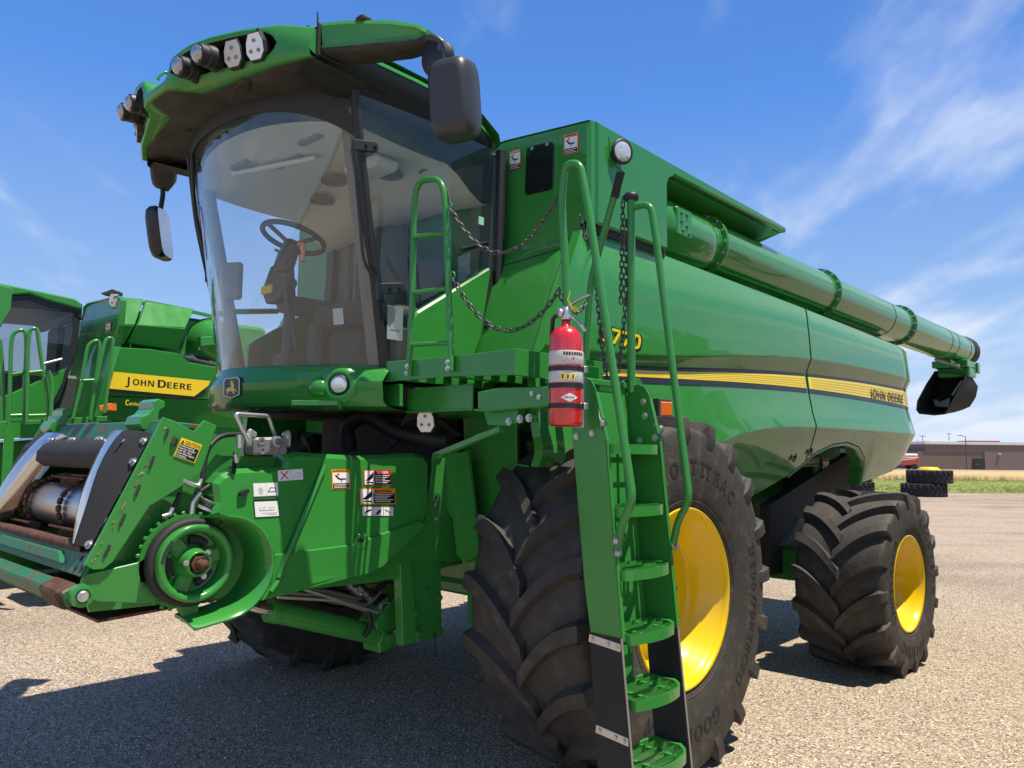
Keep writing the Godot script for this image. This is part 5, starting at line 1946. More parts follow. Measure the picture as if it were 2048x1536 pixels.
	tube(st, rounded([Vector3(-0.68, 3.22, 2.02), Vector3(-0.68, 2.72, 1.84), Vector3(-0.69, 2.16, 1.80)], 0.10, 6), 0.019, 14)
	build("grab_rod", st, M.green_flat, ld)
	st = mb()
	tube(st, [Vector3(-0.68, 3.255, 2.032), Vector3(-0.68, 3.13, 1.99)], 0.022, 14)
	build("grip", st, M.rubber_flap, ld)

func ladder_step(ld: Node3D, y: float) -> void:
	var sp := part("step", ld)
	var zo: float = ladder_z(y)
	var zb := zo - 0.185
	var outline := []
	for k in 11:
		var t := k / 10.0
		var x: float = lerp(-1.085, -0.672, t)
		outline.append(Vector3(x, y, zo + 0.010 + 0.055 * sin(PI * clamp(t * 0.85 + 0.12, 0.0, 1.0)) - 0.045 * pow(max(0.0, t - 0.8) / 0.2, 2.0)))
	outline.append(Vector3(-0.672, y, zb))
	outline.append(Vector3(-1.085, y, zb))
	var st := mb()
	# rim band
	var rows := []
	for p in outline:
		rows.append([p + Vector3(0, 0, -0.0), p + Vector3(0, -0.042, 0)])
	rows.append(rows[0])
	flat(st)
	loft(st, rows)
	var c := Vector3(-0.88, y, zo - 0.08)
	rows = []
	for p in outline:
		var q: Vector3 = p + (c - p).normalized() * 0.016
		rows.append([q + Vector3(0, 0.0, 0), p + Vector3(0, 0.003, 0), p])
	rows.append(rows[0])
	loft(st, rows)
	rows = []
	for p in outline:
		var q: Vector3 = p + (c - p).normalized() * 0.016
		rows.append([q + Vector3(0, -0.042, 0), q])
	rows.append(rows[0])
	loft(st, rows)
	build("step_rim", st, M.green_flat, sp)
	# toothed grating bars with wide openings
	st = mb()
	for i in 4:
		var z: float = lerp(zb + 0.045, zo + 0.005, i / 3.0)
		box(st, Vector3(-0.882 - 0.008 * i, y - 0.013, z), Vector3(0.385 - 0.012 * i, 0.024, 0.0035), 0.0)
		for k in 24:
			box(st, Vector3(-1.05 + 0.0145 * k, y + 0.0005, z), Vector3(0.006, 0.004, 0.004), 0.0)
	for x in [-0.97, -0.79]:
		box(st, Vector3(x, y - 0.015, (zb + zo) * 0.5 + 0.01), Vector3(0.022, 0.018, zo - zb), 0.002)
	build("grating", st, M.green_flat, sp)

func link_mesh() -> ArrayMesh:
	var st := mb()
	var pth := []
	for k in 17:
		var a := TAU * k / 16
		pth.append(Vector3(cos(a) * 0.0095, sin(a) * 0.0095 + sign(sin(a)) * 0.0115 * (1.0 if abs(sin(a)) > 0.01 else 0.0), 0))
	tube(st, pth, 0.0038, 6, -1.0, false)
	return mesh_of(st)

func chain_along(parent: Node3D, a: Vector3, b: Vector3, sag: float, lm: Mesh) -> void:
	var ch := part("chain", parent)
	var pts := []
	for i in 61:
		var t := i / 60.0
		pts.append(a.lerp(b, t) - Vector3(0, sag * 4.0 * t * (1.0 - t), 0))
	var d := 0.0
	var k := 0
	var along := 0.016
	for i in 60:
		var seg: Vector3 = pts[i + 1] - pts[i]
		var L := seg.length()
		while along < d + L:
			var p: Vector3 = pts[i] + seg * ((along - d) / L)
			var y := seg.normalized()
			var x := y.cross(Vector3(0.3, 0.2, 1.0)).normalized()
			var z := x.cross(y)
			if k % 2 == 1:
				var q := x
				x = z
				z = -q
			var o := put("link", lm, M.chain, ch)
			o.transform = Transform3D(Basis(x, y, z), p)
			k += 1
			along += 0.0315
		d += L

func make_gate() -> void:
	var gt := part("gate_hoop", combine)
	var x := -1.318
	var st := mb()
	tube(st, rounded([Vector3(-1.318, 2.191, 1.111), Vector3(-1.318, 2.489, 1.133), Vector3(-1.318, 3.091, 1.128), Vector3(-1.318, 3.248, 1.148), Vector3(-1.318, 3.215, 1.351), Vector3(-1.318, 3.036, 1.387), Vector3(-1.318, 2.195, 1.452)], 0.11, 7), 0.0165, 14)
	build("hoop_tube", st, M.green_flat, gt)
	for r in [[Vector3(-1.318, 2.941, 1.133), Vector3(-1.318, 2.913, 1.394)], [Vector3(-1.318, 2.635, 1.132), Vector3(-1.318, 2.622, 1.422)], [Vector3(-1.318, 2.356, 1.121), Vector3(-1.318, 2.338, 1.441)]]:
		st = mb()
		tube(st, r, 0.013, 12)
		build("rung", st, M.green_flat, gt)
	st = mb()
	for p in [Vector3(-1.336, 2.239, 1.127), Vector3(-1.336, 2.204, 1.124), Vector3(-1.336, 2.239, 1.445), Vector3(-1.336, 2.207, 1.446)]:
		bolt(st, p, Vector3(-1, 0, 0), 0.010, 0.012)
	build("bolt", st, M.zinc, gt)
	st = mb()
	for p in [Vector3(-1.318, 3.049, 1.413), Vector3(-1.318, 2.680, 1.446)]:
		var pth := []
		for k in 13:
			var a := -PI * 0.6 + PI * 1.2 * k / 12
			pth.append(p + Vector3(0, sin(a) * 0.022, cos(a) * 0.016))
		tube(st, pth, 0.005, 6)
	build("chain_eye", st, M.green_flat, gt)
	st = mb()
	tube(st, [Vector3(-1.300, 3.144, 1.368), Vector3(-1.300, 3.078, 1.397)], 0.014, 8)
	build("rubber_stop", st, M.rubber_flap, gt)
	var lm := link_mesh()
	chain_along(combine, Vector3(-1.318, 3.033, 1.425), Vector3(-1.100, 3.038, 1.957), 0.255, lm)
	chain_along(combine, Vector3(-1.318, 2.664, 1.454), Vector3(-1.100, 2.582, 1.979), 0.235, lm)
	chain_along(combine, Vector3(-0.950, 2.970, 1.975), Vector3(-0.850, 2.840, 1.968), 0.03, lm)
	chain_along(combine, Vector3(-1.000, 2.613, 1.884), Vector3(-0.950, 2.542, 1.882), 0.02, lm)
	chain_along(combine, Vector3(-0.660, 3.135, 2.032), Vector3(-0.660, 2.569, 2.018), 0.0, lm)
	chain_along(combine, Vector3(-0.680, 2.995, 2.064), Vector3(-0.680, 2.550, 2.063), 0.0, lm)
	chain_along(combine, Vector3(-0.900, 2.507, 1.894), Vector3(-0.800, 2.559, 1.892), 0.02, lm)
	chain_along(combine, Vector3(-0.700, 2.716, 1.887), Vector3(-0.680, 2.576, 2.063), 0.50, lm)

func make_extinguisher() -> void:
	var ex := thing("fire_extinguisher", "red fire extinguisher strapped beside the head of the green ladder", "extinguisher", Vector3(-1.25, 1.915, 2.135))
	var st := mb()
	lathe(st, [[0.0, 0.02], [0.060, 0.02], [0.064, -0.006], [0.074, 0.0], [0.076, 0.012], [0.0765, 0.37], [0.070, 0.405], [0.052, 0.43], [0.026, 0.442], [0.020, 0.45], [0.020, 0.475], [0.0, 0.475]], Vector3.ZERO, Vector3.UP, 40)
	build("cylinder", st, M.red, ex)
	st = mb()
	lathe(st, [[0.077, 0.265], [0.0775, 0.266], [0.0775, 0.325], [0.077, 0.326]], Vector3.ZERO, Vector3.UP, 40)
	lathe(st, [[0.077, 0.186], [0.0775, 0.187], [0.0775, 0.240], [0.077, 0.241]], Vector3.ZERO, Vector3.UP, 40)
	build("paper_band", st, M.cream, ex)
	for y in [0.247, 0.172, 0.083]:
		st = mb()
		lathe(st, [[0.0772, y - 0.011], [0.0795, y - 0.010], [0.0795, y + 0.010], [0.0772, y + 0.011]], Vector3.ZERO, Vector3.UP, 40, true)
		build("strap", st, M.black, ex)
	# print on the bands, following the curve in short facets
	st = mb()
	flat(st)
	rng.seed = 8
	for r in [[0.3, 0.316, 0.010, Color(0.03, 0.03, 0.035), 7], [0.274, 0.296, 0.0, Color(0.45, 0.45, 0.45), 0]]:
		pass
	var dark := Color(0.02, 0.02, 0.025)
	for k in 9:
		curved_mark(st, -150 + 9 * k, 6.5, 0.305, 0.319, dark if k % 4 != 3 else Color(0.1, 0.1, 0.12))
	for k in 3:
		curved_mark(st, -158 + 17 * k, 13, 0.196, 0.224, Color(0.85, 0.65, 0.03))
		curved_mark(st, -154 + 17 * k, 5, 0.200, 0.218, dark, 0.0008)
	for k in 12:
		curved_mark(st, -110 + 7 * k, 4.0, 0.200 + 0.01 * (k % 3), 0.203 + 0.01 * (k % 3), Color(0.2, 0.2, 0.2))
		curved_mark(st, -150 + 9 * k, 5.0, 0.276 + 0.009 * (k % 2), 0.279 + 0.009 * (k % 2), Color(0.25, 0.25, 0.25))
	curved_mark(st, -120, 8, 0.284, 0.296, Color(0.6, 0.08, 0.08))
	build("band_print", st, M.print_ink, ex)
	st = mb()
	flat(st)
	for k in 10:                        # white diamond badge
		var h0: float = 0.020 * (1.0 - abs(k - 5) / 5.0)
		var h1: float = 0.020 * (1.0 - abs(k - 4) / 5.0)
		var a0 := deg_to_rad(-158 + 6.0 * k)
		var a1 := deg_to_rad(-152 + 6.0 * k)
		st.set_color(Color(0.8, 0.8, 0.8))
		var f := func(a: float, y: float) -> Vector3: return Vector3(cos(a) * 0.0772, y, -sin(a) * 0.0772)
		quad(st, f.call(a0, 0.118 + h0), f.call(a1, 0.118 + h1), f.call(a1, 0.118 - h1), f.call(a0, 0.118 - h0))
	for k in 5:
		curved_mark(st, -145 + 7 * k, 4.5, 0.114, 0.122, Color(0.1, 0.03, 0.03), 0.001)
	build("diamond_badge", st, M.print_ink, ex)
	st = mb()
	lathe(st, [[0.024, 0.0], [0.026, 0.01], [0.022, 0.03], [0.022, 0.05], [0.012, 0.06], [0.0, 0.062]], Vector3(0, 0.472, 0), Vector3.UP, 20)
	lathe(st, [[0.020, 0.0], [0.022, 0.004], [0.022, 0.014], [0.0, 0.016]], Vector3(-0.02, 0.50, -0.012), Vector3(-1, 0, -0.5), 20)
	build("valve", st, M.zinc, ex)
	st = mb()
	for e in [[Vector3(-0.005, 0.515, -0.02), Vector3(0.02, 0.560, 0.055), Vector3(0.03, 0.575, 0.105)], [Vector3(0.0, 0.49, 0.02), Vector3(0.02, 0.46, 0.055), Vector3(0.03, 0.415, 0.085)]]:
		for i in 2:
			var p: Vector3 = e[i]
			var q: Vector3 = e[i + 1]
			var d := (q - p).normalized()
			box(st, (p + q) * 0.5, Vector3(0.022, 0.010, (q - p).length() + 0.006), 0.003, Basis(Vector3(1, 0, 0), d.cross(Vector3(1, 0, 0)) * -1.0, d))
	build("handle", st, M.steel, ex)
	st = mb()
	tube(st, rounded([Vector3(-0.01, 0.50, -0.02), Vector3(-0.02, 0.49, -0.06), Vector3(0.0, 0.42, -0.085), Vector3(0.01, 0.30, -0.09)], 0.03), 0.010, 8)
	build("hose", st, M.hose, ex)
	st = mb()
	slab(st, [Vector3(0.0, 0.53, 0.045), Vector3(0.005, 0.515, 0.075), Vector3(0.0, 0.50, 0.055), Vector3(0.0, 0.515, 0.03)], Vector3(0.001, 0, 0), 0.0)
	tube(st, [Vector3(0, 0.60, 0.02), Vector3(-0.01, 0.56, 0.015), Vector3(0, 0.52, 0.035)], 0.003, 5)
	build("seal_tag", st, M.seat_yellow, ex)
	st = mb()
	box(st, Vector3(0.085, 0.16, 0.01), Vector3(0.012, 0.34, 0.05), 0.003)
	box(st, Vector3(0.045, 0.247, 0.075), Vector3(0.025, 0.03, 0.014), 0.003)
	box(st, Vector3(0.045, 0.083, 0.075), Vector3(0.025, 0.03, 0.014), 0.003)
	build("bracket", st, M.zinc, ex)

func curved_mark(st: SurfaceTool, deg: float, wide: float, y0: float, y1: float, c: Color, lift := 0.0) -> void:
	st.set_color(c)
	var a0 := deg_to_rad(deg)
	var a1 := deg_to_rad(deg + wide)
	var r := 0.0782 + lift
	quad(st, Vector3(cos(a0) * r, y1, -sin(a0) * r), Vector3(cos(a1) * r, y1, -sin(a1) * r), Vector3(cos(a1) * r, y0, -sin(a1) * r), Vector3(cos(a0) * r, y0, -sin(a0) * r))

# ---------------------------------------------------------------- feeder house
func fp(s: float, t: float, out := 0.0) -> Vector3:     # point on the tilted front frame: s across (-1..1), t down (0..1)
	return Vector3(-2.46 - 0.31 * t - 0.90 * out, 1.917 - 0.657 * t - 0.43 * out * -1.0, 0.85 * s)

func make_feeder() -> void:
	var fd := part("feeder_house", combine)
	var st := mb()
	# main trough
	for s in [1.0, -1.0]:
		st = mb()
		slab(st, [Vector3(-2.44, 1.88, 0.74 * s), Vector3(-2.15, 1.76, 0.74 * s), Vector3(-0.55, 1.74, 0.74 * s), Vector3(-0.55, 1.1, 0.74 * s), Vector3(-1.2, 1.06, 0.74 * s), Vector3(-2.70, 1.10, 0.74 * s), Vector3(-2.74, 1.22, 0.74 * s)], Vector3(0, 0, -0.012 * s), 0.0)
		build("trough_side", st, M.green_flat, fd)
	st = mb()
	slab(st, [Vector3(-2.15, 1.755, 0.73), Vector3(-0.5, 1.74, 0.73), Vector3(-0.5, 1.74, -0.73), Vector3(-2.15, 1.755, -0.73)], Vector3(0, -0.012, 0), 0.0)
	slab(st, [Vector3(-2.44, 1.88, 0.73), Vector3(-2.15, 1.757, 0.73), Vector3(-2.15, 1.757, -0.73), Vector3(-2.44, 1.88, -0.73)], Vector3(0, -0.012, 0), 0.0)
	slab(st, [Vector3(-2.66, 1.06, 0.73), Vector3(-0.7, 1.16, 0.73), Vector3(-0.7, 1.16, -0.73), Vector3(-2.66, 1.06, -0.73)], Vector3(0, -0.012, 0), 0.0)
	build("trough_deck", st, M.rust, fd)
	# front adapter frame
	for s in [1.0, -1.0]:
		st = mb()
		var pl := [Vector3(-2.482, 1.929, 0.850), Vector3(-2.428, 1.913, 0.850), Vector3(-2.340, 1.869, 0.850), Vector3(-2.293, 1.923, 0.850), Vector3(-2.232, 1.898, 0.850), Vector3(-2.298, 1.681, 0.850), Vector3(-2.423, 1.597, 0.850), Vector3(-2.518, 1.541, 0.850), Vector3(-2.657, 1.315, 0.850), Vector3(-2.691, 1.289, 0.850), Vector3(-2.733, 1.290, 0.850), Vector3(-2.765, 1.313, 0.850)]
		if s < 0:
			for i in pl.size():
				pl[i].z = -0.85
		slab(st, pl, Vector3(0, 0, -0.012 * s), 0.003)
		build("adapter_plate", st, M.green_flat, fd)
		st = mb()       # lower skirt plate, set in a little
		var sk := [Vector3(-2.76, 1.27, 0.83 * s), Vector3(-2.55, 1.30, 0.83 * s), Vector3(-2.36, 1.42, 0.83 * s), Vector3(-2.36, 1.115, 0.83 * s), Vector3(-2.55, 1.13, 0.83 * s), Vector3(-2.70, 1.155, 0.83 * s), Vector3(-2.78, 1.20, 0.83 * s)]
		slab(st, sk, Vector3(0, 0, -0.012 * s), 0.003)
		build("lower_plate", st, M.green_flat, fd)
		# front flange strip
		st = mb()
		slab(st, [fp(0.982 * s, 0.0), fp(0.90 * s, 0.02), fp(0.90 * s, 0.98), fp(0.982 * s, 1.0)], Vector3(0.012, 0, 0), 0.002)
		build("front_flange", st, M.worn, fd)
	# slots in the near plate: not cut, their shade is put in as near-black rods
	st = mb()
	for p in [[332,868,10], [306,928,12], [276,985,12], [242,1042,12], [214,1098,13]]:
		pass
	for q in [[Vector3(-2.457, 1.877, 0.853), Vector3(-2.470, 1.837, 0.853)], [Vector3(-2.513, 1.757, 0.853), Vector3(-2.530, 1.705, 0.853)], [Vector3(-2.566, 1.633, 0.853), Vector3(-2.584, 1.586, 0.853)], [Vector3(-2.621, 1.512, 0.853), Vector3(-2.640, 1.463, 0.853)], [Vector3(-2.674, 1.387, 0.853), Vector3(-2.695, 1.339, 0.853)]]:
		st = mb()
		tube(st, q, 0.006, 6)
		build("slot", st, M.gap, fd)
	st = mb()
	tube(st, [Vector3(-2.421, 1.838, 0.853), Vector3(-2.435, 1.806, 0.853)], 0.013, 8)
	build("slot", st, M.gap, fd)
	# paint rubbed off along the plate's front edge
	var chips := []
	rng.seed = 31
	for i in 15:
		var y0: float = rng.randf()
		var h: float = 0.015 + 0.07 * rng.randf() * rng.randf()
		var w0: float = 0.004 + 0.010 * rng.randf()
		var xo: float = 0.004 + 0.012 * rng.randf()
		chips.append(["p", [Color(0.20, 0.13, 0.09), Color(0.34, 0.31, 0.27), Color(0.27, 0.19, 0.13)][i % 3], 0, [[xo, y0], [xo + w0, y0 + h * 0.3], [xo + w0 * 0.6, y0 + h * 0.7], [xo + w0 * 0.9, y0 + h], [xo - 0.002, y0 + h * 0.8]]])
	decal("paint_chips", fd, Vector3(-2.475, 1.90, 0.852), Vector3(1.0, 0, 0), Vector3(-0.275, -0.58, 0), chips, 0.001)
	# top beam with its two catch hooks
	st = mb()
	slab(st, [fp(-0.98, 0.0, 0.004), fp(0.98, 0.0, 0.004), fp(0.98, 0.16, 0.004), fp(-0.98, 0.16, 0.004)], Vector3(0.03, 0, 0), 0.006)
	slab(st, [Vector3(-2.455, 1.912, -0.834), Vector3(-2.455, 1.912, 0.834), Vector3(-2.30, 1.902, 0.834), Vector3(-2.30, 1.902, -0.834)], Vector3(0, -0.02, 0), 0.003)
	build("top_beam", st, M.worn, fd)
	for z in [0.60, -0.66]:
		st = mb()
		var prof := [Vector3(-2.50, 1.875, 0), Vector3(-2.515, 1.90, 0), Vector3(-2.505, 1.935, 0), Vector3(-2.475, 1.95, 0), Vector3(-2.455, 1.975, 0), Vector3(-2.455, 2.005, 0), Vector3(-2.435, 2.02, 0), Vector3(-2.405, 2.01, 0), Vector3(-2.40, 1.985, 0), Vector3(-2.425, 1.965, 0), Vector3(-2.43, 1.935, 0), Vector3(-2.42, 1.905, 0), Vector3(-2.44, 1.87, 0)]
		for i in prof.size():
			prof[i] = prof[i] + Vector3(0, 0, z + 0.075)
		slab(st, prof, Vector3(0, 0, -0.17), 0.004)
		build("catch_hook", st, M.green_flat, fd)
	# rubber seal across the top, draped over the edge
	st = mb()
	var rows := []
	for i in 21:
		var s: float = lerp(-0.86, 0.80, i / 20.0)
		var w: float = 0.012 * sin(i * 1.3)
		rows.append([fp(s, 0.13, 0.015 + w * 0.4), fp(s, 0.17, 0.045), fp(s, 0.21, 0.07 + w * 0.5), fp(s, 0.27, 0.075 + w * 0.3), fp(s, 0.335, 0.05), fp(s, 0.345, 0.0)])
	smooth(st)
	loft(st, rows)
	build("top_seal", st, M.rubber_flap, fd)
	st = mb()
	for s in [-0.5, -0.1, 0.35]:
		bolt(st, fp(s, 0.165, 0.05), Vector3(-0.9, 0.43, 0), 0.011, 0.012)
		bolt(st, fp(s + 0.05, 0.165, 0.05), Vector3(-0.9, 0.43, 0), 0.011, 0.012)
	build("bolt", st, M.zinc, fd)
	# side deflectors: dark moulded plate with a bare, polished inner edge
	for s in [1.0, -1.0]:
		st = mb()
		var cols := []
		for i in 11:
			var t: float = lerp(0.10, 0.84, i / 10.0)
			var bulge: float = 0.05 + 0.035 * sin(PI * pow(i / 10.0, 0.8))
			var inn: float = lin([[0.0, 0.40], [0.14, 0.42], [0.35, 0.55], [0.58, 0.63], [0.72, 0.70], [0.84, 0.80]], t)
			cols.append([fp(0.93 * s, t, 0.012), fp(0.885 * s, t, bulge * 0.55), fp(0.84 * s, t, bulge * 0.9), fp(lerp(0.84, inn, 0.45 - 0.30 * smoothstep(0.30, 0.70, t)) * s, t, bulge)])
		if s < 0:
			for c in cols:
				c.reverse()
		smooth(st)
		loft(st, cols)
		build("deflector", st, M.rubber_flap, fd)
		st = mb()
		var edge := []
		for i in 11:
			var t: float = lerp(0.10, 0.84, i / 10.0)
			var bulge: float = 0.05 + 0.035 * sin(PI * pow(i / 10.0, 0.8))
			var inn: float = lin([[0.0, 0.40], [0.14, 0.42], [0.35, 0.55], [0.58, 0.63], [0.72, 0.70], [0.84, 0.80]], t)
			edge.append([fp(lerp(0.84, inn, 0.43 - 0.30 * smoothstep(0.30, 0.70, t)) * s, t, bulge + 0.002), fp(lerp(0.84, inn, 0.7) * s, t, bulge * 1.02), fp(lerp(0.84, inn, 0.92) * s, t, bulge * 0.9), fp(inn * s, t, bulge * 0.6), fp((inn + 0.01) * s, t, -0.03)])
		if s < 0:
			for c in edge:
				c.reverse()
		smooth(st)
		loft(st, edge)
		build("worn_edge", st, M.polished, fd)
		if s > 0:
			st = mb()
			for q in [[0.78, 0.19], [0.91, 0.16], [0.92, 0.30], [0.93, 0.82]]:
				bolt(st, fp(q[0], q[1], 0.05 if q[0] < 0.85 else 0.02), Vector3(-0.9, 0.43, 0.1), 0.014, 0.014)
			build("bolt", st, M.zinc, fd)
	# conveyor drum and slats inside
	var dc := Vector3(-2.50, 1.49, 0.0)
	st = mb()
	lathe(st, [[0.0, -0.70], [0.115, -0.70], [0.115, 0.70], [0.0, 0.70]], dc, Vector3(0, 0, 1), 36, true)
	build("drum", st, M.steel, fd)
	for z in [-0.62, -0.50, 0.04, 0.5]:
		st = mb()
		var n := 22
		for k in n:
			var a := TAU * k / n
			var p := dc + Vector3(cos(a) * 0.132, sin(a) * 0.132, z)
			box(st, p, Vector3(0.036, 0.022, 0.030), 0.006, Basis(Vector3(0, 0, 1), a + PI / 2))
			lathe(st, [[0.007, 0.015], [0.007, 0.02], [0.0, 0.021]], p, Vector3(0, 0, 1), 6, true)
		build("conveyor_chain", st, M.rust, fd)
	for q in [[Vector3(-0.13, -0.10, -0.50), -0.3, 0.34], [Vector3(-0.13, -0.09, 0.18), -0.3, 0.34], [Vector3(-0.03, 0.155, -0.10), 0.2, 0.5]]:
		st = mb()
		box(st, dc + q[0], Vector3(0.07, 0.012, q[2]), 0.002, Basis(Vector3(0, 0, 1), q[1]))
		box(st, dc + q[0] + Vector3(0.02, -0.02, 0), Vector3(0.012, 0.05, q[2]), 0.002, Basis(Vector3(0, 0, 1), q[1]))
		build("conveyor_slat", st, M.rust, fd)
	# sill: polished lip, worn cross beam, lower latch bar
	st = mb()
	rows = []
	for i in 9:
		var s: float = lerp(-0.93, 0.86, i / 8.0)
		rows.append([fp(s, 0.75, -0.20), fp(s, 0.80, -0.04), fp(s, 0.815, 0.01), fp(s, 0.84, 0.03), fp(s, 0.87, 0.02), fp(s, 0.88, -0.02)])
	smooth(st)
	loft(st, rows)
	build("sill_lip", st, M.rust, fd)
	st = mb()
	slab(st, [fp(-1.0, 0.86, 0.01), fp(0.97, 0.86, 0.01), fp(0.97, 1.0, 0.01), fp(-1.0, 1.0, 0.01)], Vector3(0.03, 0, 0), 0.004)
	slab(st, [fp(-0.45, 0.90, 0.03), fp(0.6, 0.90, 0.03), fp(0.72, 0.96, 0.03), fp(-0.55, 0.96, 0.03)], Vector3(0.03, 0, 0), 0.004)
	build("sill_beam", st, M.worn, fd)
	st = mb()
	var b0 := Vector3(-2.80, 1.185, 0.93)
	box(st, Vector3(-2.80, 1.19, -0.02), Vector3(0.07, 0.075, 1.72), 0.008, Basis(Vector3(0, 0, 1), 0.44))
	build("latch_bar", st, M.worn, fd)
	st = mb()
	box(st, Vector3(-2.81, 1.19, 0.72), Vector3(0.085, 0.09, 0.22), 0.012, Basis(Vector3(0, 0, 1), 0.44))
	build("latch_block", st, M.rust, fd)
	st = mb()
	lathe(st, [[0.0, -0.02], [0.045, -0.02], [0.045, 0.022], [0.030, 0.024], [0.028, 0.016], [0.0, 0.016]], Vector3(-2.78, 1.195, 0.87), Vector3(0, 0, 1), 20, true)
	build("latch_pivot", st, M.green_flat, fd)
	st = mb()
	lathe(st, [[0.0, 0.018], [0.022, 0.018], [0.022, 0.03], [0.018, 0.033], [0.0, 0.03]], Vector3(-2.78, 1.195, 0.87), Vector3(0, 0, 1), 20, true)
	build("latch_pin", st, M.zinc, fd)
	st = mb()
	for q in [[0.90, 0.90], [0.90, 0.955], [0.975, 0.945]]:
		st = mb()
		lathe(st, [[0.014, 0.0], [0.012, 0.004], [0.0, 0.001]], fp(q[0] * 0.985, q[1], 0.012), Vector3(-0.9, 0.43, 0), 14, true)
		build("pin_hole", st, M.gap, fd)  # not drilled: a near-black disc carries the hole's shade
	# caution sticker
	var O := Vector3(-2.397, 1.841, 0.853)
	var U := Vector3(-2.301, 1.809, 0.853) - O
	var V := Vector3(-2.428, 1.758, 0.853) - O
	var k := Color(0.012, 0.012, 0.014)
	var w := Color(0.78, 0.78, 0.76)
	var it := [["r", Color(0.86, 0.60, 0.02), 0, [0, 0, 1, 1]], ["p", k, 1, [[0.06, 0.26], [0.13, 0.07], [0.2, 0.26]]], ["t", k, 1, 0.6, 0.165, 0.17, "CAUTION", 0.72], ["r", k, 1, [0.04, 0.30, 0.96, 0.96]]]
	var ln := ["Avoid crushing", "injuries. Header", "can tilt. Stay", "clear when engine", "is running."]
	for i in 5:
		it.append(["t", w, 2, 0.07 + 0.40 * [0.86, 0.96, 0.80, 1.0, 0.6][i], 0.38 + 0.125 * i, 0.085, ln[i], 0.80 * [0.86, 0.96, 0.80, 1.0, 0.6][i]])
	decal("caution_decal", fd, O, U, V, it)
	make_shield(fd)
	make_pulley(fd)
	make_lift(fd)

func lean(q: Vector3) -> Vector3:          # the shield's face leans back towards its top
	return Vector3(q.x, q.y, q.z + (1.43 - q.y) * 0.11)

func decal_lean(called: String, parent: Node3D, O: Vector3, U: Vector3, V: Vector3, items: Array) -> void:
	decal(called, parent, lean(O), lean(O + U) - lean(O), lean(O + V) - lean(O), items)

